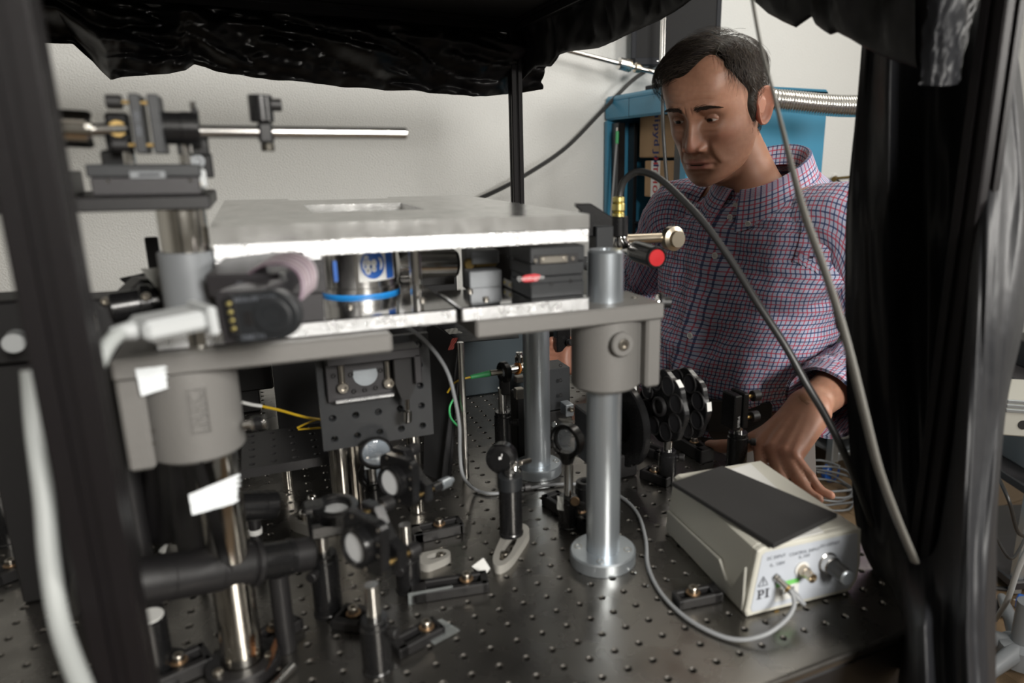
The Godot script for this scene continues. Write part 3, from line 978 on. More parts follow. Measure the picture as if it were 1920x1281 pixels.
	for i in 25:
		var x := -0.083 + i * 0.0049
		var row := []
		for j in 5:
			row.append(V(x, 0.3746 + 0.0016 * absf(sin(i * 1.7 + j * 2.1)) * (1.0 if j in [1, 2, 3] else 0.2), -0.213 + j * 0.0055 + 0.003 * sin(i * 0.9)))
		rows.append(row)
	tp.surf(rows)
	tag(obj("crumpled_tape", tp, M.sheet_dull), "crumpled dark tape along the rim of the plate window", "tape")

	# double translation stage between the plates
	var st := thing("translation_stage", "dark stacked translation stage with connectors and a small red label", "stage", V(0.1215, 0.31, -0.115))
	var lo := obj("lower_stage", MB.new().box(V(0.1215, 0.3172, -0.1155), Vector3(0.0545, 0.0142, 0.056), 0.0008).box(V(0.1215, 0.327, -0.1155), Vector3(0.053, 0.006, 0.0545), 0.0006), M.stage_blue, st)
	var hi := obj("upper_stage", MB.new().box(V(0.1215, 0.3365, -0.1155), Vector3(0.0545, 0.012, 0.056), 0.0008).box(V(0.1215, 0.3505, -0.1155), Vector3(0.055, 0.0146, 0.057), 0.0008), M.stage_blue, st)
	var cp: Vector3 = Vector3(0.1170, 1.2960, -0.0870)
	obj("connector_recess", MB.new().box(cp + Vector3(0.003, 0, -0.0005), Vector3(0.044, 0.0088, 0.002), 0.0003), M.matt_black, hi)
	obj("connector", MB.new().box(cp + Vector3(0, 0, 0.0009), Vector3(0.0285, 0.0072, 0.0024), 0.0008), M.screw_steel, hi)
	for k in [-0.0105, 0.0105, -0.0185, 0.019]:
		obj("screw", MB.new().screw(cp + Vector3(k, 0, 0.001 if absf(k) > 0.012 else 0.002), Vector3.BACK, 0.0017, 0.0011), M.screw_steel, hi)
	var c2: Vector3 = Vector3(0.0940, 1.2650, -0.1510)
	obj("connector", MB.new().box(c2, Vector3(0.0018, 0.0072, 0.024), 0.0005), M.screw_steel, lo)
	for k in [-0.008, 0.008]:
		obj("screw", MB.new().screw(c2 + Vector3(-0.0008, 0, k), Vector3.LEFT, 0.0014, 0.0009), M.gold_plated, lo)
	var rl: Vector3 = Vector3(0.0940, 1.2800, -0.0870)
	obj("red_label", MB.new().at(rl).prism([Vector2(-0.0095, -0.0012), Vector2(-0.0075, 0.0022), Vector2(-0.004, 0.003), Vector2(0.0045, 0.0036), Vector2(0.0095, 0.0022), Vector2(0.0088, -0.001), Vector2(0.006, -0.0032), Vector2(-0.006, -0.0032)], 0.0006), M.ink_red, lo, "small red maker's label")
	words("label_text", "Queensgate", 0.0028, rl + Vector3(0, 0.0002, 0.0008), Basis.IDENTITY, M.ink_white, lo, "Droid Serif")
	for q in [Vector3(0.0950, 1.2730, -0.0870), Vector3(0.1150, 1.2730, -0.0870), Vector3(0.1350, 1.2740, -0.0870)]:
		obj("screw_hole", MB.new().ring(q - Vector3(0, 0, 0.001), q + Vector3(0, 0, 0.0003), 0.0018, 0.0011), M.matt_black, lo)
	for q in [Vector3(0.0930, 1.2940, -0.1700), Vector3(0.0940, 1.2930, -0.1490), Vector3(0.0930, 1.2930, -0.1270)]:
		obj("screw_hole", MB.new().ring(q, q - Vector3(0.0004, 0, 0), 0.0018, 0.0011), M.matt_black, hi)

	# wide dark stage under the other end of the upper plate
	var sl := thing("translation_stage", "wide brown-black stage under the plate, behind the motor housing", "stage", V(-0.124, 0.31, -0.12))
	obj("lower_stage", MB.new().box(V(-0.126, 0.3215, -0.116), Vector3(0.076, 0.0225, 0.088), 0.0008), M.stage_grey, sl)
	var us := obj("upper_stage", MB.new().box(V(-0.1235, 0.347, -0.115), Vector3(0.078, 0.0278, 0.086), 0.0008), M.stage_grey, sl)
	for q in [Vector3(-0.0890, 1.3060, -0.0720), Vector3(-0.0900, 1.2960, -0.0720), Vector3(-0.1530, 1.3060, -0.0720)]:
		obj("screw_hole", MB.new().ring(q - Vector3(0, 0, 0.001), q + Vector3(0, 0, 0.0003), 0.0032, 0.0021).cyl(q - Vector3(0, 0, 0.002), q - Vector3(0, 0, 0.0003), 0.0021, 0, 12), M.matt_black, us)
	obj("shim_strip", MB.new().box(V(-0.124, 0.3606, -0.077), Vector3(0.074, 0.0012, 0.012)), M.aluminium_milled, us)
	var bl: Vector3 = Vector3(-0.0770, 1.2990, -0.0740)
	obj("side_label", MB.new().box(bl, Vector3(0.0026, 0.0165, 0.0008)), M.label_blue, us)

	# drum with the eye-protection sticker
	var dc := V(-0.043, 0.3101, -0.197)
	var dr := thing("steel_drum", "squat steel drum with a blue goggles sticker and a blue ring at its foot", "drum", dc)
	obj("body", MB.new().turned(dc, dc + Vector3.UP, [Vector2(0.0355, 0.0075), Vector2(0.0355, 0.0475), Vector2(0.0335, 0.049), Vector2(0, 0.049)], 56), M.steel_bright, dr)
	obj("foot_ring", MB.new().turned(dc, dc + Vector3.UP, [Vector2(0.0372, 0.0025), Vector2(0.0372, 0.0078), Vector2(0.036, 0.0085), Vector2(0.03, 0.0085)], 56), M.steel_bright, dr)
	obj("blue_ring", MB.new().turned(dc, dc + Vector3.UP, [Vector2(0.03, 0), Vector2(0.0378, 0), Vector2(0.0378, 0.0026), Vector2(0.03, 0.0026)], 56), M.ring_blue, dr, "bright blue seal ring")
	var wrap := func(rad: float, a0: float, a1: float, h0: float, h1: float) -> MB:
		var b := MB.new()
		var rr := []
		for j in 2:
			var row := []
			for i in 19:
				var g: float = lerpf(a0, a1, i / 18.0)
				row.append(dc + Vector3(sin(g) * rad, h0 if j == 0 else h1, cos(g) * rad))
			rr.append(row)
		return b.surf(rr, false, true)
	var sk: MeshInstance3D = obj("sticker", wrap.call(0.03565, -0.15, 0.98, 0.0145, 0.0465), M.paper_white, dr, "white safety sticker")
	obj("sticker_band", wrap.call(0.0358, 0.62, 0.93, 0.0152, 0.0458), M.label_blue, sk)
	# the sign: a blue disc with a white head wearing goggles, curved with the drum
	var disc := func(u: float, w: float, rad: float, ru: float, rw: float) -> MB:
		var b := MB.new()
		var row0 := []
		var row1 := []
		for i in 29:
			var g := TAU * i / 28
			var an: float = (u + cos(g) * ru) / 0.0355
			row0.append(dc + Vector3(sin(an) * rad, w + sin(g) * rw, cos(an) * rad))
			an = u / 0.0355
			row1.append(dc + Vector3(sin(an) * rad, w, cos(an) * rad))
		return b.surf([row1, row0], false, true)
	obj("sign_disc", disc.call(0.0085, 0.0305, 0.0359, 0.0118, 0.0138), M.label_blue, sk)
	obj("sign_head", disc.call(0.0078, 0.0295, 0.0361, 0.0075, 0.0105), M.label_blue, sk)
	for k in [[0.0035, 0.032, 0.0026, 0.0034], [0.009, 0.0318, 0.0026, 0.0034], [0.0032, 0.025, 0.0026, 0.0038], [0.0088, 0.0262, 0.0022, 0.0028], [0.0022, 0.0375, 0.002, 0.0018]]:
		obj("sign_goggles", disc.call(k[0], k[1], 0.0363, k[2], k[3]), M.paper_white, sk)
	var sd := V(0.0, 0.3101, -0.14)
	tag(obj("standoff_pillar", MB.new().turned(sd, sd + Vector3.UP, [Vector2(0.0056, 0), Vector2(0.0056, 0.0508), Vector2(0, 0.0508)], 24), M.chrome), "slim bright pillar between the two plates beside the drum", "pillar")
	var hc := thing("steel_cylinder", "lying brushed steel cylinder between the plates, past the slim pillar", "cylinder", V(0.05, 0.312, -0.245))
	var hq: Vector3 = Vector3(0.0030, 1.2750, -0.2640)
	var hr: Vector3 = Vector3(0.0820, 1.2710, -0.2720)
	obj("body", MB.new().turned(hq, hr, [Vector2(0, 0), Vector2(0.017, 0.001), Vector2(0.0175, 0.003), Vector2(0.0175, 0.066), Vector2(0.015, 0.07), Vector2(0, 0.07)], 36), M.steel_bright, hc)
	obj("cradle", MB.new().box((hq + hr) / 2 - Vector3(0, 0.0185, 0), Vector3(0.05, 0.01, 0.02), 0.001), M.matt_black, hc)
	for k in [[915, 478, 0.73, 0.022, 0.0105], [908, 522, 0.71, 0.026, 0.014]]:
		var q: Vector3 = Vector3(0.0870, 1.2860, -0.2110) if k[1] < 500 else Vector3(0.0760, 1.2680, -0.1770)
		var ob := thing("spacer_block", "pale sawn aluminium block under the upper plate" if k[1] < 500 else "dull sawn aluminium block on the lower plate by the stage", "block", q)
		obj("body", MB.new().box(q, Vector3(k[3] + 0.008, k[4] + 0.004, 0.02), 0.001), M.collar_grey, ob)
	var dk: Vector3 = Vector3(0.1080, 1.2670, -0.2590)
	tag(obj("dark_block", MB.new().box(dk, Vector3(0.055, 0.05, 0.03), 0.001), M.matt_black), "dark square block between the plates, behind the sawn aluminium blocks", "block")
	var hk: Vector3 = Vector3(0.0700, 1.2790, -0.2060)
	tag(obj("brass_hinge", MB.new().cyl(hk + Vector3(0, 0, -0.002), hk + Vector3(0, 0, 0.003), 0.006, 0.001).cyl(hk + Vector3(0.006, 0, 0), hk + Vector3(0.03, 0, 0), 0.004, 0.001).box(hk + Vector3(-0.001, -0.014, 0), Vector3(0.004, 0.026, 0.003), 0.001), M.brass_dull), "dull brass joint between two aluminium blocks", "fitting")
	motor_housing()


# a torn strip: four corners, lifted along n; teeth give one ragged end
func tape(label: String, q: Array, n: Vector3, m: Material, teeth: int) -> void:
	var b := MB.new()
	var rows := []
	var ny := 13
	for i in ny:
		var f := float(i) / (ny - 1)
		var l: Vector3 = q[0].lerp(q[3], f)
		var r: Vector3 = q[1].lerp(q[2], f)
		var row := []
		var rag := 0.06 * sin(f * 9.0 * teeth) + 0.04 * sin(f * 31.0)
		for j in 9:
			var g := float(j) / 8 * (1.0 + (rag if j == 8 else rag * 0.3 * j / 8))
			row.append(l.lerp(r, g) + n * (0.0004 + 0.0008 * absf(sin(j * 0.9 + i * 0.5))))
		rows.append(row)
	b.surf(rows, false, (rows[1][0] - rows[0][0]).cross(rows[0][1] - rows[0][0]).dot(n) > 0)
	var back := []
	for row in rows:
		var k := []
		for p in row:
			k.append(p - n * 0.0002)
		back.append(k)
	b.surf(back, false, (rows[1][0] - rows[0][0]).cross(rows[0][1] - rows[0][0]).dot(n) < 0)
	tag(obj("masking_tape", b, m), label, "tape")


func motor_housing() -> void:
	var c: Vector3 = Vector3(-0.1320, 1.2860, 0.0170)
	var o := thing("motor_housing", "black motor housing with a round cap and white print, cabled by a pale connector", "motor", c)
	var bs := yaw(-24.0) * Basis(Vector3.BACK, deg_to_rad(4.0))
	var b := MB.new().at(c, bs)
	b.box(Vector3(-0.016, 0.0, -0.026), Vector3(0.03, 0.035, 0.05), 0.0015)
	obj("body", b, M.stage_grey, o)
	var fp := []
	for p in [Vector2(-0.013, -0.0165), Vector2(0.012, -0.0155)]:
		fp.append(p)
	for k in 15:
		var g := -PI / 2 + PI * k / 14.0
		fp.append(Vector2(0.014 + cos(g) * 0.0165, 0.0005 + sin(g) * 0.0165))
	fp.append(Vector2(-0.013, 0.0165))
	var face := obj("end_cover", MB.new().at(c + bs * Vector3(-0.006, 0, -0.004), bs).prism(fp, 0.009, 0.0012), M.stage_blue, o)
	obj("round_cap", MB.new().at(c + bs * Vector3(0.0075, 0.0005, 0.005), bs * Basis(Vector3.RIGHT, PI / 2)).lathe([Vector2(0.0125, -0.001), Vector2(0.0125, 0.0008), Vector2(0.011, 0.0014), Vector2(0.0068, 0.0014), Vector2(0.0066, 0.0004), Vector2(0, 0.0004)], 36), M.stage_blue, o)
	obj("socket", MB.new().at(c, bs).box(Vector3(-0.0085, 0, 0.0051), Vector3(0.006, 0.0095, 0.001), 0.0002), M.matt_black, face)
	obj("pin_bay", MB.new().at(c, bs).box(Vector3(-0.0185, 0.002, 0.0051), Vector3(0.006, 0.026, 0.001), 0.0002), M.matt_black, face)
	for k in 4:
		obj("pin", MB.new().at(c, bs).cyl(Vector3(-0.0185, -0.006 + k * 0.0055, 0.0052), Vector3(-0.0185, -0.006 + k * 0.0055, 0.007), 0.0015, 0.0004, 10), M.gold_plated, face)
	words("print", "MFA-PP 2.5V", 0.0034, c + bs * Vector3(-0.002, 0.0125, 0.0053), bs, M.ink_grey, face)
	words("print", "DMC11", 0.0034, c + bs * Vector3(-0.007, -0.0125, 0.0053), bs, M.ink_grey, face)
	# upper block that carries the ribbon
	var u: Vector3 = Vector3(-0.1310, 1.3000, -0.0490)
	var bt := Basis(Vector3.UP, deg_to_rad(-20)) * Basis(Vector3.RIGHT, deg_to_rad(12))
	obj("gearbox", MB.new().at(u, bt).box(Vector3(-0.006, 0, -0.012), Vector3(0.056, 0.018, 0.05), 0.0015), M.stage_grey, o)
	obj("gear_seam", MB.new().at(u, bt).box(Vector3(0.0195, 0.0, 0.0125), Vector3(0.004, 0.0185, 0.003), 0.0005), M.plastic_grey, o)
	words("print", "DELAY", 0.0045, u + bt * Vector3(-0.006, 0.002, 0.0134), bt, M.ink_grey, o)
	# purple-and-grey ribbon looping off the gearbox: separate wires side by side
	var rc := thing("ribbon_cable", "looped ribbon cable of grey and mauve wires over the motor housing", "cable", Vector3(-0.1090, 1.3000, 0.0060))
	var line := [Vector3(-0.1370, 1.3070, -0.0430), Vector3(-0.1270, 1.3150, -0.0230), Vector3(-0.1150, 1.3180, -0.0020), Vector3(-0.1070, 1.3140, 0.0110), Vector3(-0.1050, 1.3060, 0.0180), Vector3(-0.1070, 1.2970, 0.0200)]
	var tones := [lin(0.2, 0.14, 0.18), lin(0.3, 0.28, 0.29), lin(0.17, 0.1, 0.14), lin(0.34, 0.31, 0.31)]
	for k in 10:
		var off := bs * Vector3(0.0004, 0.0005, -0.0019) * (k - 2)
		var pts := []
		for p in line:
			pts.append(p + off)
		var m: Material = M.get("wire%d" % (k % 4))
		if m == null:
			m = mat("wire%d" % (k % 4), tones[k % 4], 0.5)
		obj("wire", MB.new().tube(smooth(pts, 6), 0.0011, 7), m, rc)
	# pale D-shaped connector hood and its cable
	var d := thing("cable_connector", "pale grey two-part connector hood plugged into the motor housing", "connector", Vector3(-0.1830, 1.2860, 0.0100))
	var ca: Vector3 = Vector3(-0.1620, 1.2890, 0.0130)
	var cb: Vector3 = Vector3(-0.2000, 1.2870, 0.0300)
	var dx := (cb - ca).normalized()
	var bb := Basis(dx, Vector3.UP.cross(dx).cross(dx).normalized() * -1.0, dx.cross(Vector3.UP.cross(dx).cross(dx).normalized() * -1.0)).orthonormalized()
	var hd := MB.new().at(ca, bb)
	hd.box(Vector3(0.026, 0, 0), Vector3(0.036, 0.0125, 0.03), 0.003)
	obj("hood", hd, M.plastic_grey, d)
	obj("flange", MB.new().at(ca, bb).box(Vector3(0.006, -0.001, 0), Vector3(0.006, 0.0185, 0.034), 0.0015), M.plastic_grey, d)
	obj("seam", MB.new().at(ca, bb).box(Vector3(0.0265, 0.0005, 0.0155), Vector3(0.03, 0.0015, 0.002), 0.0003), M.cable_grey, d)
	var rl := []
	for k in 6:
		rl.append(Vector2(0.0062 - 0.0004 * k, 0.045 + k * 0.0022))
		rl.append(Vector2(0.0054 - 0.0004 * k, 0.0462 + k * 0.0022))
	obj("strain_relief", MB.new().turned(ca, cb, rl, 20, true), M.plastic_grey, d)
	obj("thumbscrew", MB.new().cyl(ca + bb * Vector3(0.002, 0.0, 0.012), ca + bb * Vector3(-0.006, 0.0, 0.012), 0.0018), M.screw_steel, d)
	tag(obj("data_cable", MB.new().tube(smooth([cb + dx * -0.004, Vector3(-0.2070, 1.2870, 0.0330), Vector3(-0.2140, 1.2830, 0.0420), Vector3(-0.2200, 1.2730, 0.0530), Vector3(-0.2280, 1.2590, 0.0650), Vector3(-0.2410, 1.2330, 0.0550)], 8), 0.0043, 12), M.cable_white), "thick pale cable curving down from the grey connector hood", "cable")
	# second loop of pale cable beside the near frame post
	tag(obj("data_cable", MB.new().tube(smooth([Vector3(-0.2480, 1.2760, 0.0620), Vector3(-0.2490, 1.2460, 0.0700), Vector3(-0.2470, 1.2120, 0.0860), Vector3(-0.2460, 1.1830, 0.1010), Vector3(-0.2410, 1.1540, 0.1220), Vector3(-0.2260, 1.1310, 0.1580)], 8), 0.0048, 12), M.cable_white), "thick pale cable hanging down behind the frame post at the open side", "cable")


func sighting_platform() -> void:
	var o := thing("platform_shelf", "black shelf plate on top of the polished post", "shelf", V(-0.21, 0.4, -0.1))
	obj("plate", MB.new().box(V(-0.27, 0.4055, -0.128), Vector3(0.222, 0.0102, 0.12), 0.0012), M.anodised_black, o)
	obj("end_block", MB.new().box(V(-0.262, 0.419, -0.11), Vector3(0.034, 0.0165, 0.05), 0.001), M.anodised_black, o)
	# slide on the shelf
	var s := thing("slide_stage", "low black slide with a small silver label, on the shelf plate", "stage", V(-0.2, 0.4108, -0.09))
	obj("base", MB.new().box(V(-0.1975, 0.4172, -0.1), Vector3(0.066, 0.0124, 0.052), 0.0008), M.stage_grey, s)
	var tp := obj("carriage", MB.new().box(V(-0.1975, 0.4278, -0.1), Vector3(0.069, 0.0086, 0.054), 0.0008), M.stage_blue, s)
	var lq: Vector3 = Vector3(-0.1960, 1.3750, -0.0730)
	obj("label", MB.new().box(lq, Vector3(0.0215, 0.0048, 0.0008), 0.0002), M.collar_grey, tp, "small silver label")
	obj("label_bar", MB.new().box(lq + Vector3(0.001, 0, 0.0003), Vector3(0.013, 0.0018, 0.0006)), M.ink_black, tp)
	for q in [Vector3(-0.2200, 1.3710, -0.0740), Vector3(-0.1700, 1.3710, -0.0740)]:
		obj("pin", MB.new().cyl(q, q + Vector3(0, 0, 0.001), 0.0012, 0.0003, 10), M.chrome, s)
	var kq: Vector3 = Vector3(-0.2270, 1.3740, -0.0900)
	obj("stop_knob", MB.new().cyl(kq + Vector3(0.004, 0, 0), kq - Vector3(0.004, 0, 0), 0.0025, 0.0005), M.satin_black, s)
	var pb: Vector3 = Vector3(-0.1640, 1.3720, -0.0850)
	var br := obj("side_bracket", MB.new().box(pb, Vector3(0.0075, 0.0135, 0.006), 0.0015), M.plastic_grey, s, "pale side bracket with two screws")
	for k in [-0.0038, 0.0042]:
		obj("screw", MB.new().screw(pb + Vector3(-0.001, k, 0.003), Vector3.BACK, 0.0018, 0.001), M.screw_steel, br)
	# two bright pillars that rise from the slide
	for q in [[Vector3(-0.2080, 1.3840, -0.0920), "short bright pillar on the slide, under the tilting mount"], [Vector3(-0.1730, 1.3880, -0.0920), "short bright pillar on the slide, below the black tube holder"]]:
		var p: Vector3 = q[0]
		tag(obj("optic_pillar", MB.new().turned(Vector3(p.x, T + 0.4322, p.z), Vector3(p.x, T + 1, p.z), [Vector2(0, 0), Vector2(0.0042, 0), Vector2(0.0042, 0.026), Vector2(0, 0.026)], 20), M.chrome), q[1], "pillar", "pillars on the slide")
	# tilting mount: two plates with adjuster knobs
	var km := thing("tilting_mount", "black tilting mirror mount of two upright plates with knobs, above the slide", "optical mount", V(-0.19, 0.458, -0.085))
	var c: Vector3 = Vector3(-0.1920, 1.4090, -0.0850)
	obj("front_plate", MB.new().box(c + Vector3(-0.0052, 0, 0), Vector3(0.0068, 0.0395, 0.03), 0.0008), M.stage_blue, km)
	obj("back_plate", MB.new().box(c + Vector3(0.0058, 0, 0), Vector3(0.007, 0.0395, 0.03), 0.0008), M.stage_blue, km)
	words("print", "KM-100", 0.0035, c + Vector3(-0.005, 0, 0.0152), Basis(Vector3.BACK, PI / 2), M.ink_grey, km)
	for k in [[0.014, 0.011], [-0.014, 0.011], [-0.014, -0.011]]:
		var q := c + Vector3(-0.0086, k[0], k[1])
		obj("adjuster_screw", MB.new().cyl(q + Vector3(0.012, 0, 0), q + Vector3(-0.006, 0, 0), 0.0013, 0, 12), M.brass, km)
		obj("adjuster_knob", MB.new().cyl(q + Vector3(-0.004, 0, 0), q + Vector3(-0.0135, 0, 0), 0.0048, 0.0006, 18), M.matt_black, km)
	# tube holder beside it
	var th := thing("tube_holder", "black cylindrical holder gripping the long bright rod", "holder", V(-0.17, 0.456, -0.085))
	var a: Vector3 = Vector3(-0.1830, 1.4070, -0.0850)
	var b: Vector3 = Vector3(-0.1620, 1.4070, -0.0850)
	var dd := (b - a).normalized()
	obj("barrel", MB.new().turned(a, b, [Vector2(0, 0), Vector2(0.0112, 0), Vector2(0.0112, 0.011), Vector2(0.0116, 0.0115), Vector2(0.0116, 0.022), Vector2(0.0105, 0.0228), Vector2(0.004, 0.0228)], 36), M.satin_black, th)
	obj("end_flange", MB.new().box(a.lerp(b, 0.98) + Vector3(0, 0.001, -0.004), Vector3(0.0042, 0.027, 0.016), 0.001), M.satin_black, th)
	obj("set_screw", MB.new().turned(Vector3(-0.1640, 1.4190, -0.0850), Vector3(-0.1630, 1.4250, -0.0850), [Vector2(0.001, 0), Vector2(0.001, 0.002), Vector2(0.002, 0.0025), Vector2(0.0021, 0.0065), Vector2(0, 0.007)], 14), M.chrome, th, "small chrome set screw")
	obj("lower_clamp", MB.new().box(Vector3(-0.1620, 1.3960, -0.0960), Vector3(0.011, 0.015, 0.012), 0.001).box(Vector3(-0.1630, 1.3810, -0.1000), Vector3(0.015, 0.018, 0.012), 0.001), M.satin_black, th)
	obj("clamp_screw", MB.new().screw(Vector3(-0.1650, 1.3840, -0.0930), Vector3.BACK, 0.0048, 0.0012), M.collar_grey, th)
	# the rod itself
	var r0: Vector3 = Vector3(-0.1640, 1.4050, -0.0850)
	var r1: Vector3 = Vector3(-0.0120, 1.4060, -0.0850)
	var rl := r0.distance_to(r1)
	tag(obj("steel_rod", MB.new().turned(r0, r1, [Vector2(0, 0), Vector2(0.0044, 0), Vector2(0.0044, rl - 0.0008), Vector2(0.0036, rl), Vector2(0, rl)], 28), M.steel_bright), "long bright horizontal rod crossing in front of the wall", "rod")
	# post clamp that sits on the rod
	var pc := thing("rod_clamp", "small black clamp with a knurled knob, on the horizontal rod", "clamp", Vector3(-0.1170, 1.4060, -0.0850))
	var q: Vector3 = Vector3(-0.1170, 1.4050, -0.0850)
	obj("yoke", MB.new().box(q + Vector3(0, -0.0002, 0), Vector3(0.0108, 0.0158, 0.0112), 0.002), M.satin_black, pc)
	obj("cup", MB.new().turned(q + Vector3(-0.0015, 0.0075, 0), q + Vector3(-0.0015, 1, 0), [Vector2(0.0078, 0), Vector2(0.0084, 0.001), Vector2(0.0084, 0.0185), Vector2(0.0078, 0.0192), Vector2(0.0062, 0.0192), Vector2(0.006, 0.012), Vector2(0, 0.012)], 32), M.satin_black, pc)
	var k0: Vector3 = Vector3(-0.1100, 1.4250, -0.0850)
	obj("side_knob", MB.new().cyl(k0 - Vector3(0.002, 0, 0), k0 + Vector3(0.006, 0, 0), 0.0046, 0.0006, 18), M.matt_black, pc)
	obj("foot_nut", MB.new().cyl(q + Vector3(0.0005, -0.0075, 0), q + Vector3(0.0005, -0.0135, 0), 0.0048, 0.0006, 18), mat("nut_dark", lin(0.06, 0.055, 0.045), 0.35, 0.7), pc)
	# left end: stub rod, clamp with brass ring and a large cylinder
	var j := thing("rod_joint", "black swivel joint with a brass ring on the stub rod", "joint", Vector3(-0.2110, 1.4060, -0.0850))
	obj("block", MB.new().box(Vector3(-0.2110, 1.4070, -0.0900), Vector3(0.0145, 0.02, 0.012), 0.002), M.satin_black, j)
	obj("brass_ring", MB.new().ring(Vector3(-0.2110, 1.4060, -0.0840), Vector3(-0.2110, 1.4060, -0.0820), 0.0058, 0.0026, 0.0006), M.brass, j)
	obj("socket", MB.new().cyl(Vector3(-0.2110, 1.4060, -0.0840), Vector3(-0.2110, 1.4060, -0.0820), 0.0026), M.matt_black, j)
	obj("arm", MB.new().box(Vector3(-0.2160, 1.3930, -0.0950), Vector3(0.009, 0.034, 0.008), 0.001).box(Vector3(-0.2170, 1.3850, -0.0950), Vector3(0.016, 0.014, 0.01), 0.002), M.satin_black, j)
	var h0: Vector3 = Vector3(-0.2250, 1.4050, -0.0850)
	tag(obj("stub_rod", MB.new().cyl(Vector3(-0.2270, 1.4050, -0.0850), Vector3(-0.2050, 1.4060, -0.0850), 0.0041, 0.0004, 24), M.steel_bright), "short bright rod between the swivel joint and the large cylinder", "rod")
	tag(obj("barrel_end", MB.new().turned(h0, Vector3(-0.2480, 1.4060, -0.0850), [Vector2(0, 0), Vector2(0.0105, 0), Vector2(0.0125, 0.003), Vector2(0.0125, 0.05), Vector2(0, 0.05)], 36), M.steel_polished), "thick dark-bright barrel at the end of the stub rod, partly behind the frame post", "barrel")


# black post holder with thumbscrew; returns the thing so that a caller can add to it
func post_holder(label: String, c: Vector3, r: float, h: float, steel_top: float, screw_dir := Vector3(0.8, 0, 0.6), sr := 0.0062) -> Node3D:
	var o := thing("post_holder", label, "post holder", c, "post holders on the table")
	obj("holder", MB.new().turned(c, c + Vector3.UP, [Vector2(0, 0), Vector2(r * 1.06, 0), Vector2(r * 1.06, h * 0.04), Vector2(r, h * 0.06), Vector2(r, h - 0.007), Vector2(r - 0.001, h - 0.006), Vector2(r - 0.001, h - 0.001), Vector2(r - 0.002, h), Vector2(sr, h), Vector2(sr, h - 0.004)], 32), M.satin_black, o)
	if steel_top > h:
		obj("post", MB.new().turned(c, c + Vector3.UP, [Vector2(sr - 0.0001, h - 0.003), Vector2(sr - 0.0001, steel_top), Vector2(0, steel_top)], 24), M.steel_bright, o, "bright steel post")
	var d := screw_dir.normalized()
	var q := c + Vector3(0, h * 0.8, 0)
	obj("thumbscrew", MB.new().cyl(q + d * (r - 0.001), q + d * (r + 0.004), 0.0028, 0, 12).cyl(q + d * (r + 0.003), q + d * (r + 0.0105), 0.0052, 0.0006, 18), M.matt_black, o)
	return o


# slotted clamp arm with a cap screw and washer; from the holder end a to the tip b
func fork_clamp(label: String, a: Vector3, b: Vector3, w: float, th: float, m: Material, at_screw := 0.6) -> Node3D:
	var o := thing("fork_clamp", label, "clamp", a, "clamps screwed to the table")
	var d := b - a
	var l := d.length()
	d = d.normalized()
	var x := d.cross(Vector3.UP).normalized()
	var bs := Basis(x, d, Vector3.UP)
	if bs.determinant() < 0:
		bs = Basis(-x, d, Vector3.UP)
	var f := MB.new().at(a, bs)
	var e := w * 0.27
	for s in [-1.0, 1.0]:
		f.box(Vector3(s * (w / 2 - e / 2), l / 2, th / 2), Vector3(e, l * 0.96, th), 0.001)
	f.box(Vector3(0, l * 0.95, th / 2), Vector3(w, l * 0.1, th), 0.001)
	f.box(Vector3(0, l * 0.1, th / 2), Vector3(w, l * 0.2, th), 0.001)
	obj("arm", f, m, o)
	var q := a + d * l * at_screw + Vector3(0, th, 0)
	obj("washer", MB.new().ring(q, q + Vector3(0, 0.0014, 0), 0.0072, 0.0034, 0.0003, 20), M.washer_bronze, o)
	obj("screw", MB.new().screw(q + Vector3(0, 0.0014, 0), Vector3.UP, 0.0048, 0.0058).cyl(q - Vector3(0, th, 0), q, 0.003, 0, 10), M.screw_steel, o)
	return o


# curved light-grey clamping fork, as cast
func cast_fork(label: String, a: Vector3, b: Vector3, w: float, th: float) -> Node3D:
	var o := thing("clamping_fork", label, "clamp", a, "clamps screwed to the table")
	var d := b - a
	var l := d.length()
	d = d.normalized()
	var x := d.cross(Vector3.UP).normalized()
	var bs := Basis(x, d, Vector3.UP) if Basis(x, d, Vector3.UP).determinant() > 0 else Basis(-x, d, Vector3.UP)
	var outer := []
	var inner := []
	for k in 33:
		var g := TAU * k / 32
		var ex := cos(g)
		var ey := sin(g)
		var ww := w * (0.36 + 0.16 * smoothstep(0.3, -0.9, ey))
		outer.append(Vector2(ex * ww, l * 0.5 + signf(ey) * pow(absf(ey), 0.75) * l * 0.5))
		inner.append(Vector2(ex * w * 0.17, l * 0.58 + signf(ey) * pow(absf(ey), 0.7) * l * 0.3))
	var sh := MB.new().at(a, bs)
	var rows := []
	for ring in [[inner, 0.0], [inner, th - 0.001], [outer, th - 0.001], [outer, 0.0]]:
		var r := []
		for p in ring[0]:
			r.append(Vector3(p.x, p.y, ring[1]))
		rows.append(r)
	for k in 3:
		var kk := k
		var nn := sh.v.size()
		sh.surf([rows[kk], rows[kk + 1]], false, true)
		if k == 1:
			for i in range(nn, sh.v.size()):
				sh.n[i] = Vector3.UP
	obj("fork", sh, M.fork_grey, o)
	var q := a + d * l * 0.72 + Vector3(0, th * 0.45, 0)
	obj("washer", MB.new().ring(q, q + Vector3(0, 0.001, 0), w * 0.165, 0.003, 0.0002, 20), M.screw_steel, o)
	obj("screw", MB.new().screw(q + Vector3(0, 0.001, 0), Vector3.UP, 0.0042, 0.0046).cyl(Vector3(q.x, a.y, q.z), q, 0.003, 0, 10), M.screw_steel, o)
	return o


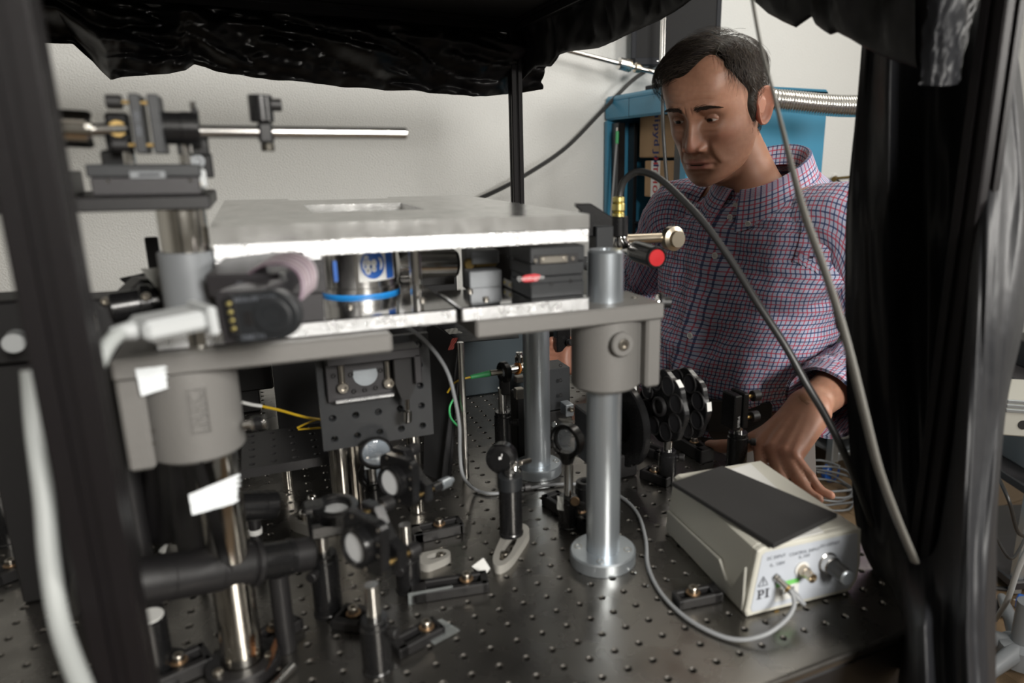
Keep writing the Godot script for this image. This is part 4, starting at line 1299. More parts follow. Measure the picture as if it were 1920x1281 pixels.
# adjustable round mirror mount: mirror faces along n
func mirror_mount(label: String, c: Vector3, nn: Vector3, disc: Material, s := 1.0, micrometer := false) -> Node3D:
	var o := thing("mirror_mount", label, "mirror mount", c, "mirror mounts on posts")
	var z := nn.normalized()
	var y := (Vector3.UP - z * z.y).normalized()
	var bs := Basis(y.cross(z), y, z).scaled_local(Vector3(s, s, s))
	var pl := func(zz: float, d: float, notch: bool) -> MB:
		var p := []
		var w := 0.0235
		for k in 4:
			var a0 := k * PI / 2
			for i in 5:
				var g := a0 + PI / 8 * i
				var cc := Vector2(w - 0.008, w - 0.008).rotated(a0)
				p.append(cc + Vector2(cos(g), sin(g)) * 0.008)
		if notch:
			p = [Vector2(-w, -w), Vector2(w, -w), Vector2(w, -0.006), Vector2(0.012, 0.0), Vector2(0.002, 0.010), Vector2(-0.006, w), Vector2(-w, w)]
		return MB.new().at(c + bs * Vector3(0, 0, zz), bs).prism(p, d, 0.001)
	var fp: MeshInstance3D = obj("front_plate", pl.call(-0.012, 0.0095, false), M.satin_black, o)
	obj("mirror_ring", MB.new().at(c, bs).ring(Vector3(0, 0, -0.003), Vector3(0, 0, 0.007), 0.0168, 0.0128, 0.001, 36), M.satin_black, fp)
	obj("mirror", MB.new().at(c, bs).cyl(Vector3(0, 0, -0.002), Vector3(0, 0, 0.0045), 0.0127, 0.0004, 36), disc, o, "pale round mirror face")
	obj("back_plate", pl.call(-0.0305, 0.011, true), M.satin_black, o)
	var k := 0
	for q in [Vector2(-0.0165, 0.0165), Vector2(-0.0165, -0.0165), Vector2(0.0165, -0.0165)]:
		obj("pivot_ball", MB.new().at(c, bs).turned(Vector3(q.x, q.y, -0.0215), Vector3(q.x, q.y, 0), [Vector2(0, 0), Vector2(0.0022, 0.0006), Vector2(0.003, 0.003), Vector2(0.0022, 0.0058), Vector2(0.0015, 0.0095), Vector2(0, 0.0095)], 14, true), M.brass, o)
		obj("adjuster_screw", MB.new().at(c, bs).cyl(Vector3(q.x, q.y, -0.031), Vector3(q.x, q.y, -0.036), 0.003, 0, 14), M.brass, o)
		if micrometer and k == 2:
			obj("adjuster_barrel", MB.new().at(c, bs).cyl(Vector3(q.x, q.y, -0.035), Vector3(q.x, q.y, -0.047), 0.0052, 0.0005, 20), M.satin_black, o)
			obj("thimble", MB.new().at(c, bs).turned(Vector3(q.x, q.y, -0.047), Vector3(q.x, q.y, -0.08), [Vector2(0, 0), Vector2(0.0055, 0), Vector2(0.0058, 0.001), Vector2(0.0058, 0.0125), Vector2(0.0035, 0.0135), Vector2(0.003, 0.0185), Vector2(0, 0.0185)], 22), M.aluminium_clear, o, "silver micrometer thimble")
		else:
			obj("adjuster_knob", MB.new().at(c, bs).turned(Vector3(q.x, q.y, -0.0355), Vector3(q.x, q.y, -0.06), [Vector2(0, 0), Vector2(0.0062, 0), Vector2(0.0066, 0.001), Vector2(0.0066, 0.0105), Vector2(0.0055, 0.0115), Vector2(0, 0.0115)], 22), M.matt_black, o)
			obj("dial_mark", MB.new().at(c, bs).ring(Vector3(q.x, q.y, -0.0472), Vector3(q.x, q.y, -0.0476), 0.0048, 0.0036, 0, 18), M.ink_grey, o)
		k += 1
	for q in [Vector3(0.0195, 0.006, -0.0024), Vector3(0.0195, -0.004, -0.0024), Vector3(0.004, -0.0205, -0.0024), Vector3(-0.012, 0.0205, -0.0024), Vector3(0.0205, 0.0185, -0.0024)]:
		obj("set_screw", MB.new().at(c, bs).cyl(q, q + Vector3(0, 0, 0.0008), 0.0017, 0.0003, 12), M.screw_steel, fp)
	return o


func lens_ring(called: String, label: String, c: Vector3, nn: Vector3, ro: float, ri: float, d: float, glass: Material) -> Node3D:
	var o := thing(called, label, "lens mount", c, "ring mounts on posts")
	var z := nn.normalized()
	obj("ring", MB.new().ring(c - z * d / 2, c + z * d / 2, ro, ri, 0.0012, 36), M.satin_black, o)
	obj("retainer", MB.new().ring(c - z * d * 0.2, c + z * d * 0.25, ri, ri - 0.0015, 0.0003, 36), M.matt_black, o)
	var prof := []
	for k in 7:
		prof.append(Vector2((ri - 0.001) * (1.0 - k / 6.0), 0.0022 * (1.0 - pow(1.0 - k / 6.0, 2.0))))
	var rev := [Vector2(0, -0.002)]
	for k in range(5, -1, -1):
		rev.append(Vector2(prof[k].x, -prof[k].y - 0.0004))
	obj("lens", MB.new().turned(c, c + z, rev + prof, 32, true), glass, o)
	return o


func optics() -> void:
	mat("frosted_disc", lin(0.55, 0.56, 0.57), 0.45)
	# front mirror on its short post
	var nm := Vector3(-0.86, 0.06, 0.5)
	var ca := Vector3(-0.0730, 0.9500, -0.0420)
	post_holder("stubby black post holder nearest the open side, below a pale round mirror", ca, 0.0128, 0.052, 0.084, Vector3(0.7, 0, 0.7))
	mirror_mount("black mirror mount with a pale round face, nearer the open side of the table", Vector3(-0.0810, 1.0810, -0.0280), nm, M.frosted_disc, 1.0)
	var cc := Vector3(-0.0240, 0.9500, -0.1490)
	post_holder("black post holder carrying the mirror mount that has a silver micrometer", cc, 0.0128, 0.043, 0.075, Vector3(-0.5, 0, 0.8))
	mirror_mount("black mirror mount with a silver micrometer and a pale round face", Vector3(-0.0330, 1.0790, -0.1400), Vector3(-0.84, 0.06, 0.54), M.frosted_disc, 1.0, true)
	# flat-lying lens
	var cb := Vector3(-0.1040, 0.9500, -0.1440)
	post_holder("black post holder under the lens that lies flat", cb, 0.0133, 0.066, 0.092, Vector3(-0.6, 0, 0.8))
	var lf := lens_ring("flat_lens_mount", "black mount with a lens lying flat, facing upward", Vector3(-0.0890, 1.0590, -0.1430), Vector3(0.06, 1, 0.1), 0.0215, 0.0135, 0.012, M.frosted_disc)
	obj("cradle", MB.new().box(Vector3(-0.0970, 1.0470, -0.1430), Vector3(0.036, 0.016, 0.034), 0.003), M.satin_black, lf)
	obj("side_arm", MB.new().box(Vector3(-0.1080, 1.0640, -0.1480), Vector3(0.02, 0.008, 0.018), 0.002), M.satin_black, lf)
	# ring mount seen end on behind the second mirror
	var dp := Vector3(-0.0340, 0.9500, -0.2970)
	post_holder("black post holder behind the micrometer mirror mount, below a small ring mount", dp, 0.0127, 0.06, 0.09, Vector3(1, 0, 0.2))
	lens_ring("lens_ring", "black ring mount with a clear lens, behind the micrometer mirror mount", Vector3(-0.0300, 1.0200, -0.2970), Vector3(-0.2, 0.1, 1), 0.0205, 0.0145, 0.014, M.glass_lens)
	var mr := lens_ring("mirror_ring", "slim ring with a silvery plate inside, against the drilled upright board", Vector3(-0.0310, 1.0570, -0.2700), Vector3(0, 0.1, 1), 0.0195, 0.0172, 0.005, M.glass_lens)
	obj("silver_plate", MB.new().box(Vector3(-0.0310, 1.0440, -0.2720), Vector3(0.029, 0.013, 0.002), 0.0004), M.aluminium_clear, mr)
	# black clamps on the table
	fork_clamp("black slotted clamp with a bronze washer, between the curved fork and the micrometer post", Vector3(-0.0250, 0.9500, -0.1340), Vector3(0.0530, 0.9500, -0.1210), 0.026, 0.011, M.matt_black, 0.72)
	fork_clamp("black slotted clamp lying beyond the micrometer mirror mount", Vector3(-0.0010, 0.9500, -0.2470), Vector3(0.0600, 0.9500, -0.2470), 0.026, 0.012, M.matt_black, 0.55)
	fork_clamp("black slotted clamp among the clear plastic plates", Vector3(-0.0570, 0.9500, -0.0550), Vector3(-0.0110, 0.9500, -0.0710), 0.023, 0.01, M.matt_black, 0.72)
	fork_clamp("black slotted clamp near the foot of the polished post", Vector3(-0.1720, 0.9500, -0.1100), Vector3(-0.1350, 0.9500, -0.1380), 0.024, 0.011, M.matt_black, 0.5)
	fork_clamp("black slotted clamp behind the stubby post holder, with a shiny cap screw", Vector3(-0.0700, 0.9500, -0.1070), Vector3(-0.0970, 0.9500, -0.1270), 0.03, 0.01, M.matt_black, 0.5)
	cast_fork("curved grey fork with an oval slot, holding the post with the shiny ball", Vector3(0.1240, 0.9500, -0.2120), Vector3(0.0690, 0.9500, -0.1360), 0.036, 0.011)
	cast_fork("curved grey fork half hidden behind the micrometer post", Vector3(-0.0070, 0.9500, -0.1840), Vector3(0.0300, 0.9500, -0.1880), 0.032, 0.01)
	cast_fork("curved grey fork behind the lens that lies flat", Vector3(-0.0840, 0.9500, -0.2980), Vector3(-0.1280, 0.9500, -0.3420), 0.034, 0.015)
	for q in [[Vector3(-0.1020, 0.9760, -0.3450), "round clear-headed thumbscrew standing higher behind the flat lens"], [Vector3(-0.1140, 0.9700, -0.3210), "round clear-headed thumbscrew above the grey fork by the flat lens"]]:
		var p: Vector3 = q[0]
		var ts := thing("thumbscrew", q[1], "screw", Vector3(p.x, T, p.z))
		obj("shank", MB.new().cyl(Vector3(p.x, T + 0.0005, p.z), p, 0.0022, 0, 10), M.screw_steel, ts)
		obj("head", MB.new().turned(p, p + Vector3.UP, [Vector2(0, 0), Vector2(0.005, 0.001), Vector2(0.0062, 0.004), Vector2(0.005, 0.0075), Vector2(0, 0.009)], 18, true), M.chrome, ts)
	# clear plastic plates on the table
	var pk := 0
	for q in [[[Vector3(-0.0300, 0.9640, -0.1210), Vector3(0.0140, 0.9640, -0.1150), Vector3(0.0130, 0.9500, -0.1180), Vector3(-0.0300, 0.9500, -0.1220)], "clear plastic sheet standing on edge behind the slotted clamps"], [[Vector3(-0.0340, 0.9540, -0.0830), Vector3(-0.0060, 0.9540, -0.0810), Vector3(0.0050, 0.9540, -0.0580), Vector3(-0.0210, 0.9540, -0.0490)], "clear plastic plate lying by the slotted clamp"], [[Vector3(-0.0540, 0.9520, -0.0710), Vector3(-0.0340, 0.9520, -0.0860), Vector3(-0.0230, 0.9520, -0.0640), Vector3(-0.0530, 0.9520, -0.0570)], "small clear plastic plate lying by the stubby post holder"]]:
		var b := MB.new()
		var u: Array = q[0]
		var nn: Vector3 = (u[1] - u[0]).cross(u[3] - u[0]).normalized() * 0.0015
		b.face(u, nn.normalized())
		b.face([u[0] + nn, u[1] + nn, u[2] + nn, u[3] + nn], -nn.normalized())
		for k in 4:
			b.face([u[k], u[(k + 1) % 4], u[(k + 1) % 4] + nn, u[k] + nn], (u[k] - u[(k + 2) % 4]).normalized())
		tag(obj("acrylic_plate", b, M.acrylic), q[1], "plastic plate")
		pk += 1
	# scrap of paper under the fork
	var sp := MB.new()
	sp.face([Vector3(0.0470, 0.9510, -0.1610), Vector3(0.0590, 0.9620, -0.1550), Vector3(0.0640, 0.9520, -0.1470), Vector3(0.0540, 0.9510, -0.1370)], Vector3(0, 0.7, 0.7))
	tag(obj("paper_scrap", sp, M.paper_white), "small white folded paper scrap beside the curved grey fork", "paper")
	# the post holder with the ball
	var cf := Vector3(0.1040, 0.9620, -0.1910)
	post_holder("black post holder with a dark collar, on the curved grey fork", cf, 0.0133, 0.07, 0.078, Vector3(0.9, 0, 0.1))
	var bd := thing("ball_detector", "small black round detector with a chrome neck on the post above the grey fork", "detector", Vector3(0.1100, 1.0370, -0.2070))
	obj("collar", MB.new().ring(cf + Vector3(0, 0.058, 0), cf + Vector3(0, 0.0745, 0), 0.0142, 0.0062, 0.001, 32), M.stage_blue, bd)
	obj("neck", MB.new().turned(Vector3(0.1140, 1.0220, -0.2050), Vector3(0.1150, 1.0490, -0.2050), [Vector2(0.007, 0), Vector2(0.0088, 0.004), Vector2(0.0088, 0.013), Vector2(0.006, 0.016), Vector2(0.006, 0.022), Vector2(0, 0.024)], 24, true), M.chrome, bd)
	var hb: Vector3 = Vector3(0.1020, 1.0470, -0.2150)
	var hn := Vector3(-0.5, 0.1, 0.86).normalized()
	obj("head", MB.new().turned(hb - hn * 0.014, hb + hn, [Vector2(0, 0), Vector2(0.0165, 0), Vector2(0.018, 0.003), Vector2(0.018, 0.016), Vector2(0.0165, 0.019), Vector2(0.012, 0.0205), Vector2(0, 0.0205)], 32), M.satin_black, bd)
	obj("head_mark", MB.new().box(hb + hn * 0.0068 + Vector3(0.004, 0.002, 0), Vector3(0.0045, 0.012, 0.0012)).box(hb + hn * 0.0068 + Vector3(0.004, 0.003, 0), Vector3(0.011, 0.0032, 0.0012)), M.ink_white, bd)
	obj("tail_screw", MB.new().cyl(Vector3(0.1220, 1.0420, -0.2050), Vector3(0.1380, 1.0380, -0.2150), 0.003, 0.0005, 14), M.screw_steel, bd)
	upright_board()
	table_middle()
	table_dark()
	controller_box()
	valve()
	cables()


func upright_board() -> void:
	# drilled board standing on two posts, with a mirror assembly bolted to it
	var z := -0.29
	var o := thing("upright_board", "dark drilled board standing upright on two posts, below the raised platform", "breadboard", Vector3(-0.0350, 1.0520, -0.2900))
	var tl: Vector3 = Vector3(-0.0860, 1.1850, -0.2900)
	var br: Vector3 = Vector3(0.0310, 1.0590, -0.2900)
	var pt := 0.0127 * 2
	var bb := MB.new()
	var x0 := tl.x
	var y0: float = Vector3(-0.0910, 1.0610, -0.2900).y
	bb.xf = Transform3D(Basis(Vector3.RIGHT, Vector3.BACK, Vector3.DOWN), Vector3(x0 - 0.0, y0 + 0.127, z))
	bb.drilled(5, 5, pt, 0.0031, 0.0095, func(_i, _j): return true, false)
	bb.xf = Transform3D.IDENTITY
	var mid := Vector3(x0 + 0.0635, y0 + 0.0635, z)
	for k in [[Vector3(-0.0635, 0, -0.0048), Vector3(0.0005, 0.127, 0.0095)], [Vector3(0.0635, 0, -0.0048), Vector3(0.0005, 0.127, 0.0095)], [Vector3(0, 0.0635, -0.0048), Vector3(0.127, 0.0005, 0.0095)], [Vector3(0, -0.0635, -0.0048), Vector3(0.127, 0.0005, 0.0095)]]:
		bb.box(mid + k[0], k[1])
	obj("board", bb, M.stage_blue, o)
	for q in [[-0.045, "post"], [0.042, "post"]]:
		var p := Vector3(mid.x + q[0], T + 0.0005, z - 0.022)
		obj("post", MB.new().cyl(p, Vector3(p.x, y0 + 0.09, p.z), 0.0125 if q[0] < 0 else 0.0085, 0.001, 28), M.steel_polished, o)
		obj("post_clamp", MB.new().box(Vector3(p.x, y0 + 0.05, z - 0.016), Vector3(0.034, 0.034, 0.014), 0.001), M.matt_black, o)
	var pr := Vector3(mid.x - 0.022, T + 0.0005, z - 0.03)
	var rib := MB.new()
	for k in 4:
		rib.box(pr + Vector3(k * 0.0055 - 0.008, (y0 - T) / 2 + 0.02, 0), Vector3(0.004, y0 - T + 0.04, 0.012 - 0.002 * (k % 2)), 0.0006)
	obj("ribbed_post", rib, M.screw_steel, o)
	# mount plate with its half mirror
	var c: Vector3 = Vector3(-0.0360, 1.1430, -0.2790)
	var mp := thing("half_mirror_mount", "dark plate with a half-round mirror and two big cap screws, on the upright board", "mirror mount", c)
	var pl := obj("plate", MB.new().box(c + Vector3(0, 0.004, -0.004), Vector3(0.083, 0.05, 0.011), 0.001), M.stage_grey, mp)
	var hm := []
	for k in 19:
		var g := PI + PI * k / 18.0
		hm.append(Vector2(cos(g) * 0.0138, sin(g) * 0.0138))
	hm.append(Vector2(0.0125, 0.0055))
	hm.append(Vector2(-0.0125, 0.0055))
	obj("half_mirror", MB.new().at(c + Vector3(0.0005, 0.008, 0.0012), Basis.IDENTITY).prism(hm, 0.002, 0.0004), M.aluminium_clear, mp, "pale half-round mirror")
	for q in [Vector3(-0.0610, 1.1400, -0.2740), Vector3(-0.0110, 1.1390, -0.2740)]:
		obj("cap_screw", MB.new().screw(q, Vector3.BACK, 0.0062, 0.006).cyl(q + Vector3(0, 0.006, 0.001), q + Vector3(0, 0.026, 0.001), 0.0034, 0, 12), M.screw_steel, mp)
	for q in [Vector3(-0.0490, 1.1330, -0.2740), Vector3(-0.0370, 1.1330, -0.2740), Vector3(-0.0250, 1.1340, -0.2740), Vector3(-0.0510, 1.1530, -0.2740), Vector3(-0.0180, 1.1540, -0.2740), Vector3(-0.0690, 1.1540, -0.2740)]:
		obj("screw_hole", MB.new().ring(q - Vector3(0, 0, 0.001), q + Vector3(0, 0, 0.0003), 0.0026, 0.0016, 0, 14), M.matt_black, pl)
	obj("bright_strip", MB.new().box(Vector3(-0.0380, 1.1240, -0.2720), Vector3(0.064, 0.0032, 0.004), 0.0004), M.aluminium_milled, mp, "thin bright strip")
	obj("hood", MB.new().box(Vector3(-0.0280, 1.1740, -0.2620) + Vector3(0, 0.004, 0), Vector3(0.099, 0.0105, 0.034), 0.001).box(Vector3(0.0180, 1.1590, -0.2620), Vector3(0.008, 0.034, 0.034), 0.001), M.stage_grey, mp)
	obj("adjuster_block", MB.new().prism([Vector2(-0.012, 0.03), Vector2(0.012, 0.03), Vector2(0.012, 0.0), Vector2(0.003, -0.02), Vector2(-0.006, -0.02), Vector2(-0.012, 0.0)], 0.012), M.matt_black, mp).transform.origin += Vector3(0.0060, 1.1410, -0.2680) - Vector3.ZERO
	var ap: Vector3 = Vector3(0.0070, 1.1240, -0.2620)
	obj("fine_adjuster", MB.new().turned(ap, Vector3(0.0050, 1.0880, -0.2620), [Vector2(0, 0), Vector2(0.003, 0), Vector2(0.003, 0.0175), Vector2(0.0056, 0.0185), Vector2(0.0056, 0.031), Vector2(0.004, 0.0325), Vector2(0, 0.0325)], 18), M.chrome, mp, "chrome thumb adjuster")


func table_middle() -> void:
	# thin bright rod that holds the cable
	var rc: Vector3 = Vector3(0.1030, 0.9500, -0.3800)
	tag(obj("thin_post", MB.new().cyl(rc, Vector3(rc.x, Vector3(0.1050, 1.1490, -0.3830).y, rc.z), 0.0045, 0.0005, 20), M.steel_bright), "thin bright upright rod in front of the dark instrument box", "post")
	# dark instrument box behind
	var b := thing("instrument_box", "dark blue-grey textured instrument box on the table, covered by black card", "box", Vector3(0.2450, 0.9420, -0.6730))
	var q0: Vector3 = Vector3(0.1890, 0.9500, -0.7210)
	var top := 0.142
	obj("case", MB.new().box(Vector3(q0.x + 0.105, T + 0.0005 + top / 2, q0.z - 0.1), Vector3(0.23, top, 0.2), 0.002), M.laser_case, b)
	var k := thing("black_card", "black card sheets folded over the instrument box and hanging down its side", "card", Vector3(0.1600, 1.0830, -0.6380))
	var a0: Vector3 = Vector3(0.0880, 1.1550, -0.4870)
	var a1: Vector3 = Vector3(0.1240, 1.1280, -0.4410)
	obj("top_sheet", sheet_quad([Vector3(0.1120, 1.1340, -0.5950), Vector3(0.2370, 1.1340, -0.5370), Vector3(0.2170, 1.1230, -0.4640), Vector3(0.1300, 1.1210, -0.4810)], 0.001), M.sheet_dull, k)
	obj("side_sheet", sheet_quad([Vector3(0.1050, 1.1340, -0.5870), Vector3(0.1260, 1.1260, -0.4620), Vector3(0.0770, 0.9490, -0.3780), Vector3(0.0450, 0.9220, -0.3970)], 0.001), M.card_black, k)
	obj("front_drop", sheet_quad([Vector3(0.1290, 1.1240, -0.4710), Vector3(0.1220, 1.1260, -0.4630), Vector3(0.0600, 0.9400, -0.3610), Vector3(0.0810, 0.9370, -0.3840)], 0.001), M.card_black, k)
	tape("grey tape holding two black cards together over the instrument box", [Vector3(0.1190, 1.1300, -0.5340), Vector3(0.1350, 1.1330, -0.5280), Vector3(0.1390, 1.1300, -0.5020), Vector3(0.1210, 1.1280, -0.5100)], Vector3(0, 0.9, 0.4).normalized(), M.tape_grey, 1)
	tape("dark red tape at the corner of the black card", [Vector3(0.1170, 1.1300, -0.4780), Vector3(0.1250, 1.1310, -0.4750), Vector3(0.1130, 1.1180, -0.4600), Vector3(0.1060, 1.1170, -0.4620)], Vector3(-0.5, 0.3, 0.8).normalized(), M.tape_red, 1)
	# fibre collimator in a ring on a post
	var gp: Vector3 = Vector3(0.1680, 0.9500, -0.4050)
	post_holder("tall black post holder behind the platform posts, carrying the green fibre ring", gp, 0.0125, 0.082, 0.118, Vector3(0.8, 0, 0.5))
	var g0: Vector3 = Vector3(0.1710, 1.0920, -0.4020)
	var ax := Vector3(0.93, 0.0, -0.2).normalized()
	var fr := lens_ring("fibre_ring", "black ring mount that receives the green fibre tip", g0, ax, 0.0155, 0.0075, 0.009, M.glass_lens)
	obj("stem", MB.new().box(g0 - Vector3(0, 0.022, 0), Vector3(0.013, 0.022, 0.014), 0.002), M.matt_black, fr)
	var f := thing("fibre_tip", "green fibre boot with a steel ferrule, pointing at the ring mount", "fibre", Vector3(0.1360, 1.0930, -0.4020))
	obj("ferrule", MB.new().cyl(Vector3(0.1500, 1.0930, -0.4020), Vector3(0.1680, 1.0930, -0.4020), 0.0042, 0.0006, 16), M.screw_steel, f)
	var ribs := []
	for i in 9:
		ribs.append(Vector2(0.0026 + 0.00016 * i, i * 0.0033))
		ribs.append(Vector2(0.0032 + 0.00022 * i, i * 0.0033 + 0.0016))
	obj("boot", MB.new().turned(Vector3(0.1210, 1.0910, -0.4020), Vector3(0.1520, 1.0930, -0.4020), [Vector2(0, 0)] + ribs + [Vector2(0, 0.0298)], 16, true), M.fibre_green, f, "ribbed green boot")
	obj("fibre", MB.new().tube(smooth([Vector3(0.1220, 1.0910, -0.4020), Vector3(0.1120, 1.0900, -0.4020), Vector3(0.1000, 1.0830, -0.4100), Vector3(0.0920, 1.0670, -0.4200)], 5), 0.0014, 8), M.fibre_yellow, f)
	var cl := thing("collimator", "bright collimator barrel with an orange band, beyond the ring mount", "collimator", Vector3(0.1910, 1.0920, -0.4100))
	obj("barrel", MB.new().cyl(Vector3(0.1800, 1.0930, -0.4060), Vector3(0.2040, 1.0920, -0.4120), 0.0062, 0.0006), M.steel_bright, cl)
	obj("orange_band", MB.new().ring(Vector3(0.1920, 1.0930, -0.4090), Vector3(0.1950, 1.0920, -0.4100), 0.0088, 0.006), M.ring_orange, cl)
	obj("rear_body", MB.new().cyl(Vector3(0.1960, 1.0930, -0.4100), Vector3(0.2220, 1.0910, -0.4160), 0.0085, 0.0006), M.steel_polished, cl)
	var tk: Vector3 = Vector3(0.1970, 1.1020, -0.4100)
	obj("top_knob", MB.new().turned(tk, tk + Vector3.UP, [Vector2(0, 0), Vector2(0.0062, 0), Vector2(0.0066, 0.008), Vector2(0.0045, 0.011), Vector2(0.0045, 0.0145), Vector2(0, 0.015)], 18), M.chrome, cl)
	obj("cross_block", MB.new().box(Vector3(0.1960, 1.0770, -0.4080), Vector3(0.014, 0.009, 0.012), 0.001).box(Vector3(0.1950, 1.0550, -0.4080), Vector3(0.013, 0.016, 0.012), 0.001), M.screw_steel, cl)
	obj("stem", MB.new().box(Vector3(0.2100, 1.0040, -0.4200), Vector3(0.04, 0.1, 0.03), 0.002), M.matt_black, cl)
	# stacked stage beyond the rear post
	var s := thing("tall_stage", "black upright stage block with screw holes, beyond the rear platform post", "stage", Vector3(0.3010, 0.9490, -0.5360))
	var sb: Vector3 = Vector3(0.2930, 1.0190, -0.5250)
	obj("tower", MB.new().box(sb, Vector3(0.05, 0.072, 0.05), 0.001), M.stage_blue, s)
	obj("foot_stage", MB.new().box(sb + Vector3(0.0, -0.058, 0), Vector3(0.055, 0.042, 0.055), 0.001), M.matt_black, s)
	obj("footing", MB.new().box(Vector3(sb.x, (T + sb.y - 0.079) / 2 + 0.0004, sb.z), Vector3(0.06, sb.y - 0.079 - T, 0.06), 0.001), M.matt_black, s)
	for k2 in 3:
		obj("screw_hole", MB.new().ring(Vector3(0.2960, 1.0640, -0.4880) + Vector3(0, -0.0255 * k2, 0), Vector3(0.2950, 1.0640, -0.4860) + Vector3(0, -0.0255 * k2, 0), 0.003, 0.0018), M.matt_black, s)
	obj("silver_block", MB.new().box(Vector3(0.2990, 0.9950, -0.4700), Vector3(0.014, 0.02, 0.024), 0.001), M.aluminium_clear, s)
	obj("locking_screw", MB.new().screw(Vector3(0.2980, 0.9990, -0.4540), Vector3(0.2, 0, 1), 0.0042, 0.005), M.screw_steel, s)
	obj("side_screw", MB.new().cyl(Vector3(0.2720, 0.9750, -0.4540), Vector3(0.2580, 0.9880, -0.4300), 0.005, 0.0006), M.chrome, s)
	var s2 := thing("small_mount", "small black mount on a bright post by the man's far hand", "optical mount", Vector3(0.3770, 1.0510, -0.6770))
	obj("body", MB.new().box(Vector3(0.3800, 1.0570, -0.6770), Vector3(0.028, 0.05, 0.02), 0.002), M.satin_black, s2)
	obj("knob", MB.new().cyl(Vector3(0.3870, 1.0510, -0.6610), Vector3(0.3890, 1.0540, -0.6490), 0.0065, 0.001), M.matt_black, s2)
	obj("post", MB.new().cyl(Vector3(0.3730, 1.0280, -0.6840), Vector3(0.3800, 0.9800, -0.7010), 0.0045), M.steel_bright, s2)
	# iris lens on a slender post between the platform posts
	var ib: Vector3 = Vector3(0.1810, 0.9500, -0.1990)
	var ih := post_holder("black post holder with a bronze thumbscrew, half behind the nearer anodised post", ib, 0.0125, 0.04, 0.094, Vector3(0.5, 0, 0.85), 0.0058)
	obj("bronze_screw", MB.new().cyl(Vector3(0.1830, 0.9890, -0.1860), Vector3(0.1820, 0.9900, -0.1810), 0.0055, 0.0008), M.washer_bronze, ih)
	var li := lens_ring("iris_ring", "dark oval-looking lens ring with a grey tab, on the slender bright post", Vector3(0.1800, 1.0620, -0.2000), Vector3(-0.92, 0, 0.55), 0.0215, 0.0165, 0.013, M.glass_lens)
	obj("stem", MB.new().turned(Vector3(0.1800, 1.0330, -0.2000), Vector3(0.1800, 1.0480, -0.2000), [Vector2(0.0066, 0), Vector2(0.0095, 0.008), Vector2(0.0095, 0.016), Vector2(0, 0.016)], 20), M.satin_black, li)
	obj("grey_tab", sheet_quad([Vector3(0.1690, 1.0910, -0.2000), Vector3(0.1840, 1.0900, -0.2000), Vector3(0.1880, 1.0860, -0.1950), Vector3(0.1740, 1.0860, -0.1950)], 0.0008), M.tape_grey, li)
	tag(obj("paper_label", sheet_quad([Vector3(0.1610, 1.0000, -0.1870), Vector3(0.1680, 0.9970, -0.1860), Vector3(0.1690, 0.9790, -0.1860), Vector3(0.1610, 0.9820, -0.1870)], 0.0004), M.tape_grey), "grey paper slip on the holder below the dark lens ring", "label")
	fork_clamp("long black clamp bar under the slender bright post", Vector3(0.2070, 0.9500, -0.1660), Vector3(0.1830, 0.9500, -0.2660), 0.026, 0.014, M.matt_black, 0.35)
	post_holder("short black post holder hidden behind the nearer anodised post", Vector3(0.2080, 0.9500, -0.2090), 0.0125, 0.05, 0.05, Vector3(0.7, 0, 0.6))
	# filter wheels
	var wb: Vector3 = Vector3(0.3550, 0.9500, -0.2520)
	post_holder("black post holder below the pair of scalloped filter wheels", wb, 0.0125, 0.048, 0.075, Vector3(0.8, 0, 0.6))
	var wn := Vector3(-0.985, 0.02, 0.08).normalized()
	wheel("black scalloped filter wheel with a white tag, nearer of the pair on one post", Vector3(0.3410, 1.0670, -0.2440), wn, 0.051, 8, true)
	wheel("black scalloped filter wheel behind its twin, nearer the man", Vector3(0.3660, 1.0630, -0.2500) + wn * -0.014, wn, 0.051, 8, false)
	var ww: Vector3 = Vector3(0.3110, 1.0260, -0.3000)
	var bw := thing("shutter_wheel", "large plain black wheel with white marks, half behind the anodised post", "wheel", ww)
	obj("disc", MB.new().turned(ww - wn * 0.006, ww + wn, [Vector2(0, 0), Vector2(0.058, 0), Vector2(0.06, 0.002), Vector2(0.06, 0.01), Vector2(0.058, 0.012), Vector2(0.026, 0.012), Vector2(0.025, 0.008), Vector2(0, 0.008)], 48), M.satin_black, bw)
	for q in [Vector3(0.3190, 1.0790, -0.2870), Vector3(0.3320, 1.0250, -0.2900)]:
		obj("white_mark", MB.new().box(q, Vector3(0.006, 0.013, 0.006), 0.0006), M.paper_white, bw)
	obj("motor_box", MB.new().box(ww - wn * -0.03 + Vector3(-0.012, -0.01, -0.01), Vector3(0.04, 0.075, 0.05), 0.002), M.matt_black, bw)
	obj("stand", MB.new().box(Vector3(ww.x, (T + ww.y) / 2 - 0.02, ww.z), Vector3(0.03, ww.y - T - 0.042, 0.03), 0.002), M.matt_black, bw)
	var mb1 := fork_clamp("black slotted base bar behind the filter wheel post", Vector3(0.4440, 0.9500, -0.2810), Vector3(0.4400, 0.9500, -0.3670), 0.024, 0.02, M.matt_black, 0.4)
	fork_clamp("black slotted base bar below the large plain wheel", Vector3(0.3920, 0.9500, -0.3170), Vector3(0.3680, 0.9500, -0.3810), 0.022, 0.013, M.matt_black, 0.6)
	fork_clamp("black base bar between the filter wheel post and the pale box", Vector3(0.3540, 0.9500, -0.2400), Vector3(0.3350, 0.9500, -0.2820), 0.022, 0.013, M.matt_black, 0.6)
	# mount in front of the man's hand
	var hb: Vector3 = Vector3(0.4540, 0.9500, -0.2270)
	hb.x = minf(hb.x, 0.455)
	post_holder("black post holder in front of the man's near hand", hb, 0.0145, 0.067, 0.085, Vector3(0.75, 0, 0.6))
